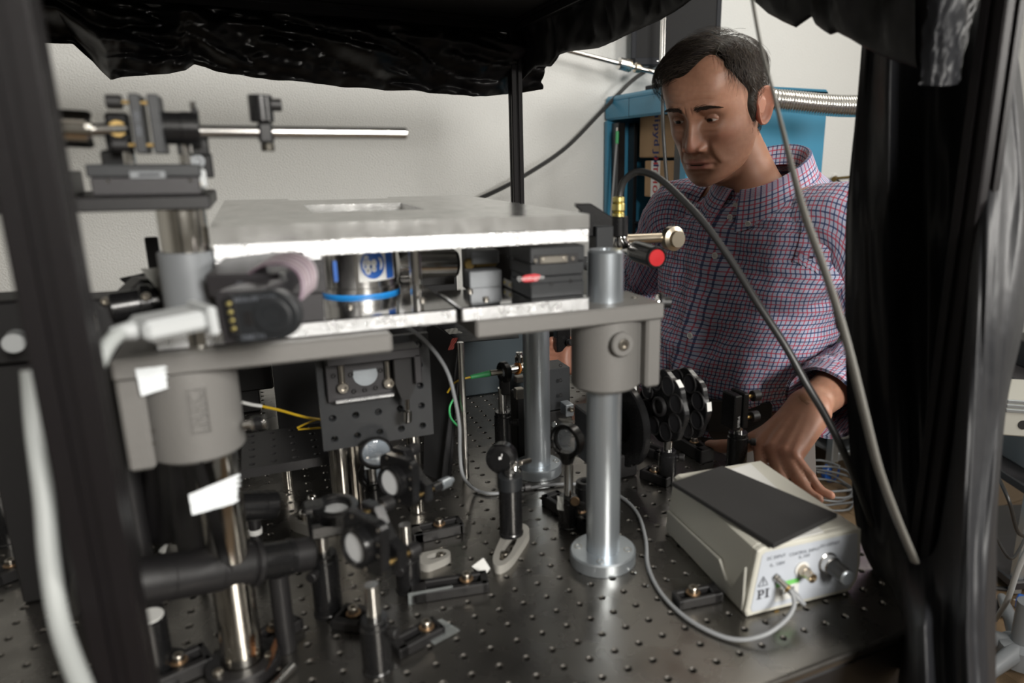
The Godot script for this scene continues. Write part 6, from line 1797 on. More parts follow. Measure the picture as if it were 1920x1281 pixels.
func valve() -> void:
	# chrome valve with a black handle and a red end, clamped at the end of the upper plate
	var o := thing("valve_body", "chrome valve with a black handle capped in red, beyond the bare post end", "valve", Vector3(0.2750, 1.2780, -0.2530))
	var hz := Vector3(0.45, -0.05, 0.88).normalized()
	var a: Vector3 = Vector3(0.3020, 1.2750, -0.2680)
	var e: Vector3 = Vector3(0.2950, 1.2740, -0.1970)
	var d := (e - a).normalized()
	obj("neck", MB.new().turned(a - d * 0.02, e, [Vector2(0.009, 0), Vector2(0.009, 0.03), Vector2(0.0105, 0.032), Vector2(0.0105, 0.04), Vector2(0, 0.04)], 24), M.chrome, o)
	var l := a.distance_to(e)
	obj("handle", MB.new().turned(a + d * 0.008, e, [Vector2(0.0095, 0), Vector2(0.0128, 0.004), Vector2(0.0135, 0.012), Vector2(0.0135, l - 0.009), Vector2(0.0125, l - 0.008)], 36), M.satin_black, o, "black cylindrical handle")
	obj("red_cap", MB.new().turned(a + d * l, e + d, [Vector2(0.0128, 0), Vector2(0.0125, 0.0008), Vector2(0.0105, 0.0008), Vector2(0.0105, 0.0003), Vector2(0, 0.0003)], 36), M.satin_black, o)
	obj("red_disc", MB.new().turned(a + d * (l + 0.0004), e + d, [Vector2(0.0102, 0), Vector2(0.0098, 0.0008), Vector2(0, 0.001)], 32), M.red_cap, o, "bright red end disc")
	obj("cross_tube", MB.new().cyl(Vector3(0.2750, 1.2850, -0.3000), Vector3(0.3810, 1.2850, -0.2970), 0.0068, 0.0005, 22).turned(Vector3(0.3760, 1.2840, -0.2990), Vector3(0.3780, 1.2840, -0.2810), [Vector2(0.0068, 0), Vector2(0.0165, 0.002), Vector2(0.0165, 0.012), Vector2(0.011, 0.014), Vector2(0.011, 0.02), Vector2(0, 0.02)], 30), M.nickel, o)
	obj("hub", MB.new().turned(Vector3(0.2850, 1.2800, -0.2720), Vector3(0.2820, 1.3020, -0.2680), [Vector2(0.0125, 0), Vector2(0.0135, 0.004), Vector2(0.0095, 0.012), Vector2(0.0095, 0.024), Vector2(0, 0.024)], 28, true), M.chrome, o)
	var c0: Vector3 = Vector3(0.2800, 1.2940, -0.2660)
	obj("socket", MB.new().turned(c0, c0 + Vector3.UP, [Vector2(0.0118, 0), Vector2(0.0122, 0.001), Vector2(0.0122, 0.0235), Vector2(0.0115, 0.0245), Vector2(0.006, 0.0245)], 32), M.satin_black, o, "black socket")
	# gold connector that stands in the socket
	var g := thing("gold_connector", "knurled gold-coloured connector standing on the valve", "connector", c0)
	obj("body", MB.new().turned(c0 + Vector3(0, 0.024, 0), c0 + Vector3.UP, [Vector2(0.0078, 0), Vector2(0.0078, 0.004), Vector2(0.0066, 0.0055), Vector2(0.0078, 0.007), Vector2(0.0082, 0.008), Vector2(0.0082, 0.0155), Vector2(0.0068, 0.017), Vector2(0.0076, 0.0185), Vector2(0.0076, 0.0235), Vector2(0.0045, 0.0245), Vector2(0, 0.0245)], 14), M.gold_plated, g)
	# the clamp at the plate's end
	var k: Vector3 = Vector3(0.2180, 1.3220, -0.2230)
	var cl := thing("edge_clamp", "black angled clamp at the corner of the bright upper plate", "clamp", Vector3(0.2140, 1.3050, -0.1980))
	var kb := Basis(Vector3.UP, deg_to_rad(-18))
	var b := MB.new().at(Vector3(0.2210, 1.3190, -0.2210), kb)
	b.prism([Vector2(-0.02, 0.0195), Vector2(-0.003, 0.0195), Vector2(0.021, 0.0045), Vector2(0.021, -0.0065), Vector2(0.015, -0.0075), Vector2(0.013, -0.016), Vector2(-0.016, -0.0175), Vector2(-0.0155, 0.0125), Vector2(-0.02, 0.0155)], 0.022, 0.001)
	obj("arm", b, M.satin_black, cl)
	obj("foot", MB.new().box(Vector3(0.2240, 1.2970, -0.2020), Vector3(0.022, 0.034, 0.02), 0.001), M.stage_blue, cl)
	obj("pin", MB.new().cyl(Vector3(0.2050, 1.3230, -0.2240), Vector3(0.2030, 1.3240, -0.2190), 0.0042, 0.0005), M.collar_grey, cl)
	# black thumbscrew on the bracket end
	var t: Vector3 = Vector3(0.2470, 1.2400, -0.1130)
	var td := Vector3(0.95, -0.05, 0.3).normalized()
	var ts := thing("thumbscrew", "black ribbed thumbscrew in the end of the bracket by the man", "screw", t)
	obj("disc", MB.new().turned(t, t + td, [Vector2(0, 0), Vector2(0.009, 0), Vector2(0.0105, 0.002), Vector2(0.0105, 0.005), Vector2(0.006, 0.006), Vector2(0.006, 0.0135), Vector2(0, 0.014)], 22), M.matt_black, ts)
	obj("steel_washer", MB.new().ring(t - td * 0.0012, t, 0.008, 0.003), M.chrome, ts)


func cables() -> void:
	tag(obj("black_cable", MB.new().tube(smooth([Vector3(0.2830, 1.3350, -0.2710), Vector3(0.2850, 1.3490, -0.2710), Vector3(0.2890, 1.3620, -0.2670), Vector3(0.2970, 1.3710, -0.2570), Vector3(0.3050, 1.3710, -0.2420), Vector3(0.3120, 1.3630, -0.2200), Vector3(0.3220, 1.3440, -0.1930), Vector3(0.3350, 1.3160, -0.1610), Vector3(0.3500, 1.2760, -0.1270), Vector3(0.3620, 1.2330, -0.0920), Vector3(0.3780, 1.1900, -0.0610), Vector3(0.3910, 1.1520, -0.0390), Vector3(0.4060, 1.1190, -0.0230), Vector3(0.4200, 1.0800, -0.0050), Vector3(0.4390, 1.0360, 0.0040), Vector3(0.4580, 0.9800, 0.0170)], 8), 0.0043, 12), M.cable_black), "black cable arching from the gold connector down past the man's sleeve", "cable")
	tag(obj("grey_strap", MB.new().tube(smooth([Vector3(0.2920, 1.5430, -0.0460), Vector3(0.2920, 1.5200, -0.0390), Vector3(0.2950, 1.4830, -0.0280), Vector3(0.3000, 1.4460, -0.0150), Vector3(0.3040, 1.4140, -0.0040), Vector3(0.3020, 1.3770, 0.0160), Vector3(0.3010, 1.3370, 0.0380), Vector3(0.3030, 1.2980, 0.0610), Vector3(0.3030, 1.2610, 0.0830), Vector3(0.3050, 1.2240, 0.1000), Vector3(0.3100, 1.1810, 0.1150), Vector3(0.3200, 1.1360, 0.1260), Vector3(0.3370, 1.0920, 0.1350), Vector3(0.3560, 1.0490, 0.1440)], 8), widen(105, 0.0022, 0.0046), 10, 0.45), M.cable_strap), "flat grey strap hanging from the roof across the man's shoulder", "strap")
	tag(obj("grey_cable", MB.new().tube(smooth([Vector3(-0.0070, 1.2070, -0.2960), Vector3(0.0050, 1.2050, -0.2780), Vector3(0.0210, 1.1970, -0.2570), Vector3(0.0380, 1.1760, -0.2440), Vector3(0.0530, 1.1470, -0.2510), Vector3(0.0620, 1.1110, -0.2600), Vector3(0.0680, 1.0730, -0.2690), Vector3(0.0700, 1.0340, -0.2800), Vector3(0.0740, 1.0010, -0.2860), Vector3(0.0990, 0.9580, -0.3300), Vector3(0.1170, 0.9530, -0.3160), Vector3(0.1440, 0.9530, -0.3090), Vector3(0.1860, 0.9530, -0.3070), Vector3(0.2350, 0.9530, -0.2920), Vector3(0.2690, 0.9530, -0.2450), Vector3(0.2710, 0.9530, -0.1900), Vector3(0.2490, 0.9530, -0.1290), Vector3(0.2230, 0.9530, -0.0790), Vector3(0.2100, 0.9530, -0.0340), Vector3(0.2090, 0.9530, 0.0060), Vector3(0.2180, 0.9530, 0.0390), Vector3(0.2340, 0.9540, 0.0630), Vector3(0.2570, 0.9600, 0.0750), Vector3(0.2810, 0.9680, 0.0750), Vector3(0.2940, 0.9770, 0.0710), Vector3(0.2970, 0.9840, 0.0650), Vector3(0.2960, 0.9880, 0.0620)], 7), 0.0022, 10), M.cable_grey), "thin grey cable looping over the table to the controller box", "cable")
	tag(obj("green_fibre", MB.new().tube(smooth([Vector3(0.0920, 1.0710, -0.3830), Vector3(0.0850, 1.0590, -0.3820), Vector3(0.0820, 1.0500, -0.3700), Vector3(0.0840, 1.0450, -0.3560), Vector3(0.0870, 1.0430, -0.3430)], 6), 0.0014, 8), M.fibre_green), "short green fibre curl behind the grey cable", "fibre")
	var y := thing("yellow_fibre", "yellow fibre with a white printed sleeve, crossing behind the upright board", "fibre", Vector3(-0.1290, 1.1050, -0.3240))
	obj("fibre", MB.new().tube(smooth([Vector3(-0.1470, 1.1110, -0.3340), Vector3(-0.1290, 1.1000, -0.3450), Vector3(-0.1080, 1.0830, -0.3650), Vector3(-0.0900, 1.0720, -0.3760), Vector3(-0.0550, 1.0570, -0.3900)], 6), 0.0017, 8), M.fibre_yellow, y)
	obj("sleeve", MB.new().tube([Vector3(-0.1650, 1.1220, -0.3220), Vector3(-0.1560, 1.1160, -0.3280), Vector3(-0.1460, 1.1110, -0.3330)], 0.0022, 8), M.paper_white, y, "white printed sleeve")
	tag(obj("yellow_fibre", MB.new().tube(smooth([Vector3(-0.1090, 1.0570, -0.3920), Vector3(-0.0960, 1.0630, -0.3880), Vector3(-0.0810, 1.0670, -0.3820), Vector3(-0.0630, 1.0580, -0.3710), Vector3(-0.0820, 1.0570, -0.3790), Vector3(-0.1080, 1.0550, -0.3910)], 6), 0.0013, 8), M.fibre_yellow), "yellow fibre loop peeping out beside the upright board", "fibre")
	tag(obj("yellow_fibre", MB.new().tube(smooth([Vector3(-0.5020, 0.9540, -0.6450), Vector3(-0.4700, 0.9540, -0.6360), Vector3(-0.4440, 0.9540, -0.6320), Vector3(-0.3910, 0.9560, -0.6130), Vector3(-0.3590, 0.9560, -0.6140), Vector3(-0.3280, 0.9560, -0.6290), Vector3(-0.2950, 0.9560, -0.6390)], 6), 0.0016, 8), M.fibre_yellow), "yellow fibre running along the far dark part of the table", "fibre")
	tag(obj("yellow_fibre", MB.new().tube(smooth([Vector3(-0.3680, 0.9540, -0.5920), Vector3(-0.3540, 0.9540, -0.6010), Vector3(-0.3270, 0.9540, -0.6210), Vector3(-0.2950, 0.9540, -0.6400)], 6), 0.0016, 8), M.fibre_yellow), "second yellow fibre fanning out beside the black foil", "fibre")
	tag(obj("yellow_fibre", MB.new().tube(smooth([Vector3(-0.4580, 0.9530, -0.4580), Vector3(-0.4410, 0.9530, -0.4900), Vector3(-0.4270, 0.9530, -0.5250), Vector3(-0.4080, 0.9530, -0.5460)], 6), 0.0019, 8), M.fibre_yellow), "yellow fibre slanting across the table edge past the frame post", "fibre")


# n radii that grow from a to b past the first quarter
func widen(n: int, a: float, b: float) -> Array:
	var r := []
	for i in n:
		r.append(lerpf(a, b, smoothstep(0.2, 0.5, float(i) / n)))
	return r


func background() -> void:
	# blue rack cabinet against the wall, open towards the table
	var x0 := 1.172
	var x1 := 1.76
	var z0 := -2.067
	var z1 := -1.47
	var top := 1.632
	var o := thing("rack_cabinet", "blue rack cabinet with an open dark front holding cardboard boxes", "cabinet", Vector3(1.47, 0, -1.77))
	var xm := (x0 + x1) / 2
	var zm := (z0 + z1) / 2
	obj("side_panel", MB.new().box(Vector3(xm + 0.01, top / 2 + 0.03, z1 - 0.012), Vector3(x1 - x0 - 0.02, top - 0.06, 0.024), 0.01), M.cabinet_blue, o)
	obj("side_panel", MB.new().box(Vector3(xm + 0.01, top / 2 + 0.03, z0 + 0.012), Vector3(x1 - x0 - 0.02, top - 0.06, 0.024), 0.004), M.cabinet_blue, o)
	obj("back_panel", MB.new().box(Vector3(x1 - 0.012, top / 2 + 0.03, zm), Vector3(0.02, top - 0.07, z1 - z0 - 0.05)), M.cabinet_inside, o)
	obj("top_panel", MB.new().box(Vector3(xm, top - 0.014, zm), Vector3(x1 - x0, 0.028, z1 - z0), 0.01), M.cabinet_blue, o)
	obj("base_panel", MB.new().box(Vector3(xm, 0.05, zm), Vector3(x1 - x0, 0.1, z1 - z0), 0.004), M.cabinet_blue, o)
	obj("front_header", MB.new().box(Vector3(x0 + 0.012, top - 0.052, zm), Vector3(0.026, 0.075, z1 - z0 - 0.004), 0.008), M.cabinet_blue, o)
	for z in [z0 + 0.014, z1 - 0.022]:
		obj("front_stile", MB.new().box(Vector3(x0 + 0.011, top / 2, z), Vector3(0.024, top - 0.18, 0.028 if z < zm else 0.042), 0.004), M.cabinet_blue, o)
	for z in [z0 + 0.062, z1 - 0.075]:
		obj("rack_rail", MB.new().box(Vector3(x0 + 0.03, top / 2, z), Vector3(0.03, top - 0.2, 0.055), 0.001).box(Vector3(x0 + 0.1, top / 2, z - 0.006), Vector3(0.016, top - 0.2, 0.045), 0.001), M.satin_black, o)
	obj("seam", MB.new().box(Vector3(x0 - 0.0012, top - 0.052, z0 + 0.2), Vector3(0.0008, 0.07, 0.002)), M.cabinet_inside, o)
	obj("inner_shelf", MB.new().box(Vector3(xm + 0.03, 1.145, zm - 0.0), Vector3(0.45, 0.006, 0.5)).box(Vector3(xm + 0.03, 0.897, zm), Vector3(0.45, 0.006, 0.5)), M.cabinet_inside, o)
	tag(obj("flat_case", MB.new().box(Vector3(x0 + 0.16, top + 0.0125, zm + 0.06), Vector3(0.2, 0.024, 0.3), 0.003), M.bezel_dark), "flat dark case lying on top of the blue cabinet", "case")
	# boxes in the cabinet
	var bx := 1.27
	var ba := Vector3(1.2700, 1.5650, -1.9590)
	var bb := Vector3(1.2700, 1.3970, -1.9510)
	var za := ba.z
	var a := thing("cardboard_box", "upper brown cardboard box with blue lettering, in the blue cabinet", "box", Vector3(1.45, bb.y, -1.7), "cardboard boxes in the cabinet")
	obj("carton", MB.new().box(Vector3(bx + 0.16, (ba.y + bb.y) / 2 - 0.004, za + 0.165), Vector3(0.32, ba.y - bb.y - 0.014, 0.33), 0.004), M.cardboard, a)
	obj("tape_strip", MB.new().box(Vector3(bx - 0.0006, (ba.y + bb.y) / 2, Vector3(1.2700, 1.4890, -1.8310).z), Vector3(0.0008, ba.y - bb.y - 0.016, 0.05)), mat("tape_brown", lin(0.34, 0.21, 0.11), 0.4), a)
	words("blue_lettering", "Shipyd Jol", 0.05, Vector3(bx - 0.0012, (ba.y + bb.y) / 2, Vector3(1.2700, 1.4890, -1.8270).z), Basis(Vector3.UP, -PI / 2) * Basis(Vector3.BACK, -PI / 2), M.ink_blue, a, "Droid Sans", true)
	var ca := Vector3(1.2700, 1.3910, -1.9130)
	var cb := Vector3(1.2700, 1.2500, -1.9140)
	var c := thing("cardboard_box", "middle brown cardboard box sealed with white-and-red tape", "box", Vector3(1.45, cb.y, -1.7), "cardboard boxes in the cabinet")
	obj("carton", MB.new().box(Vector3(bx + 0.16, (ca.y + cb.y) / 2, ca.z + 0.13), Vector3(0.32, ca.y - cb.y - 0.004, 0.26), 0.004), M.cardboard, c)
	obj("white_tape", MB.new().box(Vector3(bx - 0.0006, (ca.y + cb.y) / 2, Vector3(1.2700, 1.3240, -1.8290).z), Vector3(0.0008, ca.y - cb.y - 0.005, 0.066)), M.paper_white, c)
	words("red_lettering", "HT HOR", 0.046, Vector3(bx - 0.0012, (ca.y + cb.y) / 2, Vector3(1.2700, 1.3240, -1.8290).z), Basis(Vector3.UP, -PI / 2) * Basis(Vector3.BACK, -PI / 2), M.ink_red, c, "Droid Sans", true)
	var da := Vector3(1.2700, 1.2440, -1.8720)
	var d := thing("cardboard_box", "lowest brown cardboard box in the blue cabinet", "box", Vector3(1.45, 0.903, -1.7), "cardboard boxes in the cabinet")
	obj("carton", MB.new().box(Vector3(bx + 0.16, (da.y + 0.903) / 2, da.z + 0.14), Vector3(0.32, da.y - 0.903 - 0.003, 0.28), 0.004), M.cardboard, d)
	obj("flap_seam", MB.new().box(Vector3(bx - 0.0006, (da.y + 0.903) / 2, da.z + 0.14), Vector3(0.0008, da.y - 0.91, 0.003)), M.matt_black, d)
	# cable with a green sleeve, hanging in the cabinet front
	var pcab := thing("patch_cable", "grey cable with a green sleeve plugged in high on the cabinet front", "cable", Vector3(1.1650, 1.5010, -1.9440))
	obj("cable", MB.new().tube(smooth([Vector3(1.1630, 1.4680, -1.9430), Vector3(1.1600, 1.3720, -1.9520), Vector3(1.1550, 1.2500, -1.9600), Vector3(1.1500, 1.1030, -1.9730), Vector3(1.1500, 0.9300, -1.9870)], 6), 0.0042, 8), M.cable_grey, pcab)
	obj("sleeve", MB.new().cyl(Vector3(1.1620, 1.4520, -1.9410), Vector3(1.1650, 1.4970, -1.9440), 0.0062, 0.001, 12), M.fibre_green, pcab, "green sleeve")
	obj("plug", MB.new().cyl(Vector3(1.1650, 1.4970, -1.9440), Vector3(1.1670, 1.5110, -1.9480), 0.0055, 0.001, 12), M.chrome, pcab)
	# display on the wall, its pole, tube and cables
	var m := thing("display_screen", "dark flat display above the blue cabinet", "monitor", Vector3(1.4270, 1.8760, -1.9800))
	var bl: Vector3 = Vector3(1.2500, 1.7470, -2.0000)
	var br: Vector3 = Vector3(1.5590, 1.6950, -1.8600)
	var ux := (br - bl)
	ux.y = 0
	var wd := ux.length()
	ux = ux.normalized()
	var mb := Basis(ux, Vector3.UP, ux.cross(Vector3.UP))
	var mc := bl + ux * wd / 2 + Vector3(0, 0.17, 0)
	obj("housing", MB.new().at(mc, mb).box(Vector3(0, 0, -0.02), Vector3(wd, 0.34, 0.035), 0.004), M.bezel_dark, m)
	obj("bezel", MB.new().at(mc, mb).box(Vector3(0, -0.157, 0.0), Vector3(wd, 0.026, 0.008), 0.002).box(Vector3(0, 0.157, 0.0), Vector3(wd, 0.026, 0.008), 0.002).box(Vector3(-wd / 2 + 0.009, 0, 0), Vector3(0.018, 0.34, 0.008), 0.002).box(Vector3(wd / 2 - 0.009, 0, 0), Vector3(0.018, 0.34, 0.008), 0.002), M.bezel_dark, m)
	obj("panel", MB.new().at(mc, mb).box(Vector3(0, 0, -0.0015), Vector3(wd - 0.03, 0.3, 0.003)), M.screen_dark, m)
	obj("wall_arm", MB.new().box(Vector3(mc.x, mc.y, (mc.z - 0.03 - 2.08) / 2), Vector3(0.05, 0.05, absf(-2.08 - (mc.z - 0.03)) * 0.9)), M.matt_black, m)
	obj("status_light", MB.new().at(bl + ux * (wd * 0.3) + Vector3(0, 0.014, 0), mb).cyl(Vector3(0, 0, 0.004), Vector3(0, 0, 0.0052), 0.0018, 0, 10), M.chrome, m)
	var pz := -1.8
	var pa: Vector3 = Vector3(1.2650, 2.0490, -1.8200)
	var pb: Vector3 = Vector3(1.2800, 1.7100, -1.8200)
	tag(obj("aluminium_pole", MB.new().box((Vector3(pb.x, 2.8, pb.z) + pb) / 2 - Vector3(0.0048, 0, 0), Vector3(0.008, 2.8 - pb.y, 0.012), 0.002).box((Vector3(pb.x, 2.8, pb.z) + pb) / 2 + Vector3(0.0048, 0, 0), Vector3(0.008, 2.8 - pb.y, 0.012), 0.002), M.steel_bright), "slim bright aluminium pole hanging in front of the display", "pole")
	var t := thing("steel_tubing", "thin steel tube with hexagon fittings running below the display", "tube", Vector3(1.1640, 1.7260, -1.9000))
	var t0: Vector3 = Vector3(0.9170, 1.7700, -1.9000)
	var t1: Vector3 = Vector3(1.4440, 1.6800, -1.8600)
	var td := (t1 - t0).normalized()
	var tl := t0.distance_to(t1)
	obj("tube", MB.new().cyl(t0 - td * 0.3, t1, 0.0085, 0.0, 18), M.steel_bright, t)
	var at := func(px: Vector3) -> float: return (px - t0).dot(td)
	var s0: float = at.call(Vector3(1.1350, 1.7310, -1.9000))
	obj("fitting", MB.new().turned(t0 + td * s0, t1, [Vector2(0.0085, 0), Vector2(0.0205, 0.001), Vector2(0.0215, 0.003), Vector2(0.0215, 0.040), Vector2(0.017, 0.042), Vector2(0.017, 0.05), Vector2(0.0085, 0.051)], 24), M.steel_bright, t)
	obj("hex_nut", MB.new().turned(t0 + td * (s0 + 0.028), t1, [Vector2(0.02, 0.0), Vector2(0.0235, 0.001), Vector2(0.0235, 0.02), Vector2(0.02, 0.021)], 6), M.nickel, t)
	obj("hex_nut", MB.new().turned(t0 + td * (s0 + 0.066), t1, [Vector2(0.0085, 0.0), Vector2(0.019, 0.001), Vector2(0.019, 0.016), Vector2(0.014, 0.018), Vector2(0.014, 0.024), Vector2(0.0085, 0.026)], 6), M.nickel, t)
	for k in 2:
		var w := Vector3(0.0, 0.008 * k, 0.0)
		tag(obj("wall_cable", MB.new().tube(smooth([Vector3(0.4420, 1.1520, -2.0600) + w, Vector3(0.6030, 1.2300, -2.0500) + w, Vector3(0.7220, 1.2840, -2.0300) + w, Vector3(0.8150, 1.3320, -2.0200) + w, Vector3(0.9760, 1.4310, -2.0100) + w, Vector3(1.1280, 1.5710, -2.0000) + w, Vector3(1.2540, 1.6840, -2.0000) + w, Vector3(1.3510, 1.7430, -2.0100) + w, Vector3(1.4200, 1.7830, -2.0200) + w], 8), 0.0045, 8), M.cable_black), "black cable swinging across the wall up to the display, %s of the two" % ["lower", "upper"][k], "cable")
	tag(obj("hanging_lead", MB.new().tube(smooth([Vector3(1.2770, 1.7170, -1.8150), Vector3(1.1510, 1.6250, -1.6000), Vector3(1.1000, 1.5080, -1.5090), Vector3(1.1000, 1.3920, -1.4890), Vector3(1.1000, 1.2740, -1.4650), Vector3(1.1000, 1.1370, -1.4420)], 6), 0.006, 8), M.cable_black), "black lead hanging in front of the cardboard boxes", "cable")
	# corrugated metal hose in front of the cabinet side
	var line := smooth([Vector3(1.3770, 1.6120, -1.4690), Vector3(1.3380, 1.6010, -1.4000), Vector3(1.3160, 1.5690, -1.2610), Vector3(1.3590, 1.5600, -1.2160), Vector3(1.4740, 1.5480, -1.1590), Vector3(1.5770, 1.5470, -1.1340), Vector3(1.7460, 1.5500, -1.1250)], 10)
	var pts := []
	var rad := []
	var acc := 0.0
	var along := 0.0
	var step := 0.00095
	var i := 0
	var pos: Vector3 = line[0]
	while i < line.size() - 1:
		var seg: Vector3 = line[i + 1] - line[i]
		var n := maxi(1, int(seg.length() / step))
		for k in n:
			pts.append(line[i] + seg * (float(k) / n))
			acc += seg.length() / n
			rad.append(0.0285 + 0.0038 * pow(0.5 + 0.5 * sin(acc * TAU / 0.0078), 0.6))
		i += 1
	tag(obj("corrugated_hose", MB.new().tube(pts, rad, 30), M.steel_bright), "corrugated shiny metal hose passing behind the man's ear", "hose")
	var hk := thing("wall_fitting", "small dark coaxial fitting on a round plate, low on the wall by the cabinet", "fitting", Vector3(2.3690, 1.3050, -2.0700))
	var hp: Vector3 = Vector3(2.4140, 1.3090, -2.0720)
	obj("plate", MB.new().cyl(Vector3(hp.x, hp.y, -2.0795), Vector3(hp.x, hp.y, -2.07), 0.022, 0.002), M.wall_paint, hk)
	obj("nozzle", MB.new().cyl(Vector3(hp.x, hp.y, -2.07), Vector3(hp.x - 0.05, hp.y - 0.004, -2.03), 0.012, 0.002, 14).cyl(Vector3(hp.x - 0.02, hp.y, -2.05), Vector3(hp.x + 0.12, hp.y + 0.01, -2.03), 0.006, 0, 10), M.brass_dull, hk)
	tag(obj("wall_lead", MB.new().tube(smooth([hp + Vector3(-0.02, -0.006, 0.03), hp + Vector3(0.04, -0.04, 0.04), hp + Vector3(0.14, -0.06, 0.05)], 6), 0.005, 8), M.cable_black), "short black lead drooping from the wall fitting", "cable")
	# grey instrument with a vented lid between the wall and the man
	var gi := thing("vented_instrument", "pale grey instrument with a vented lid, behind the bare post end", "instrument", Vector3(0.84, 0, -1.06))
	var gc: Vector3 = Vector3(0.7180, 1.1270, -0.9830)
	obj("case", MB.new().box(gc + Vector3(0.1, -0.085, -0.06), Vector3(0.42, 0.16, 0.34), 0.006), M.plastic_grey, gi)
	obj("lid", MB.new().box(gc + Vector3(0.1, 0.0, -0.06), Vector3(0.42, 0.012, 0.34), 0.004), M.bezel_dark, gi)
	for k in 18:
		obj("vent_rib", MB.new().box(gc + Vector3(-0.09 + 0.021 * k, 0.008, -0.0), Vector3(0.006, 0.006, 0.2)), M.plastic_grey, gi)
	obj("stand", MB.new().box(Vector3(gc.x + 0.1, (gc.y - 0.166) / 2, gc.z - 0.06), Vector3(0.36, gc.y - 0.166, 0.28), 0.004), M.matt_black, gi)
	# aluminium cart behind the man
	var k0: Vector3 = Vector3(2.0810, -0.0000, -1.6090)
	var ct := thing("storage_cart", "aluminium-framed cart on castors with papers on its shelf, behind the man", "cart", Vector3(k0.x + 0.3, 0, k0.z - 0.25))
	for q in [[0.0, 0.0], [0.6, 0.0], [0.0, -0.5], [0.6, -0.5]]:
		obj("leg", MB.new().box(k0 + Vector3(q[0], 0.38, q[1]), Vector3(0.04, 0.6, 0.04), 0.004), M.aluminium_clear, ct)
		var w := k0 + Vector3(q[0], 0.045, q[1])
		var cst := obj("caster", MB.new().cyl(w - Vector3(0.0, 0, 0.016), w + Vector3(0, 0, 0.016), 0.043, 0.004, 22), M.label_blue if q[0] == 0.0 else M.cable_black, ct)
		obj("fork", MB.new().box(w + Vector3(0, 0.02, 0.022), Vector3(0.03, 0.08, 0.004)).box(w + Vector3(0, 0.02, -0.022), Vector3(0.03, 0.08, 0.004)), M.screw_steel, cst)
	for y in [0.12, 0.22, 0.66]:
		obj("rail", MB.new().box(k0 + Vector3(0.3, y, 0), Vector3(0.56, 0.04, 0.036), 0.004).box(k0 + Vector3(0.3, y, -0.5), Vector3(0.56, 0.04, 0.036), 0.004), M.aluminium_clear, ct)
		obj("shelf", MB.new().box(k0 + Vector3(0.3, y + 0.02, -0.25), Vector3(0.6, 0.012, 0.48)), M.collar_grey, ct)
	for q in [[0.18, 0.247, "yellow paper lying on the cart shelf", lin(0.5, 0.45, 0.2)], [0.32, 0.253, "white papers stacked on the cart shelf", lin(0.6, 0.6, 0.58)]]:
		tag(obj("paper_sheet", MB.new().at(k0 + Vector3(q[0], q[1] - 0.006, -0.2), yaw(12.0 + 30.0 * q[0])).box(Vector3.ZERO, Vector3(0.21, 0.006, 0.28)), mat("paper_%s" % str(q[2]).get_slice(" ", 0), q[3], 0.8)), q[2], "paper")
	# coil of clear hose on the floor
	var hc: Vector3 = Vector3(1.9550, -0.0000, -1.6090) + Vector3(-0.03, 0, 0.1)
	var coil := []
	for k in 150:
		var g := k * TAU / 30.0
		coil.append(hc + Vector3(cos(g) * (0.14 + 0.012 * sin(k * 0.7)), 0.0085 + k * 0.0007 + 0.004 * sin(k * 0.37), sin(g) * (0.14 + 0.01 * cos(k * 0.9))))
	tag(obj("hose_coil", MB.new().tube(coil, 0.005, 7), M.collar_grey), "coil of pale clear hose lying on the floor beside the cart", "hose")
	# equipment seen past the curtain
	var r0: Vector3 = Vector3(1.5400, 0.7550, -0.5320)
	var ra := thing("metal_chassis", "grey metal chassis with a round hole and slotted side, past the hanging curtain", "instrument", r0)
	var rb := yaw(-38.0)
	obj("case", MB.new().at(r0 + Vector3(0.02, 0, 0), rb).box(Vector3(0.12, 0.0, -0.1), Vector3(0.3, 0.09, 0.22), 0.004), M.case_dark, ra)
	for k in 3:
		obj("slat", MB.new().at(r0 + Vector3(0.02, 0, 0), rb).box(Vector3(0.12, 0.024 + 0.012 * k, 0.012), Vector3(0.29, 0.008, 0.006), 0.001), M.aluminium_clear, ra)
	obj("round_hole", MB.new().at(r0 + Vector3(0.02, 0, 0), rb).cyl(Vector3(0.02, -0.012, 0.009), Vector3(0.02, -0.012, 0.0115), 0.012, 0, 22), M.matt_black, ra)
	var rs := thing("equipment_rack", "dark open rack of instruments and cables, past the hanging curtain", "rack", Vector3(1.6970, 0.5460, -0.5720))
	var rc: Vector3 = Vector3(2.1740, 0.3820, -0.8170)
	for y in [0.05, 0.38, 0.70]:
		obj("shelf", MB.new().at(Vector3(rc.x + 0.22, y, rc.z), yaw(-20)).box(Vector3.ZERO, Vector3(0.7, 0.03, 0.5), 0.004), M.stage_grey, rs)
	for q in [[-0.32, -0.22], [0.32, -0.22], [-0.32, 0.22], [0.32, 0.22]]:
		obj("upright", MB.new().at(Vector3(rc.x + 0.22, 0.0, rc.z), yaw(-20)).box(Vector3(q[0], 0.38, q[1]), Vector3(0.03, 0.74, 0.03), 0.003), M.aluminium_clear, rs)
	var mk := 0
	for q in [[-0.12, 0.45, 0.3, 0.12, 0.3, "plain pale module on the middle shelf past the curtain", "collar_grey"], [0.16, 0.43, 0.2, 0.07, 0.26, "dark connector box on the middle shelf past the curtain", "bezel_dark"], [-0.05, 0.76, 0.4, 0.09, 0.3, "long dark unit on the top shelf past the curtain", "matt_black"]]:
		var mo := thing("module_box", q[5], "box", Vector3(rc.x + 0.22, q[1], rc.z))
		var bs2 := yaw(-20)
		var cc := Vector3(rc.x + 0.22, q[1] + 0.0, rc.z) + bs2 * Vector3(q[0], 0, 0.03)
		cc.y = (0.395 if mk < 2 else 0.715) + q[3] / 2
		obj("case", MB.new().at(cc, bs2).box(Vector3.ZERO, Vector3(q[2], q[3], q[4]), 0.004), M[q[6]], mo)
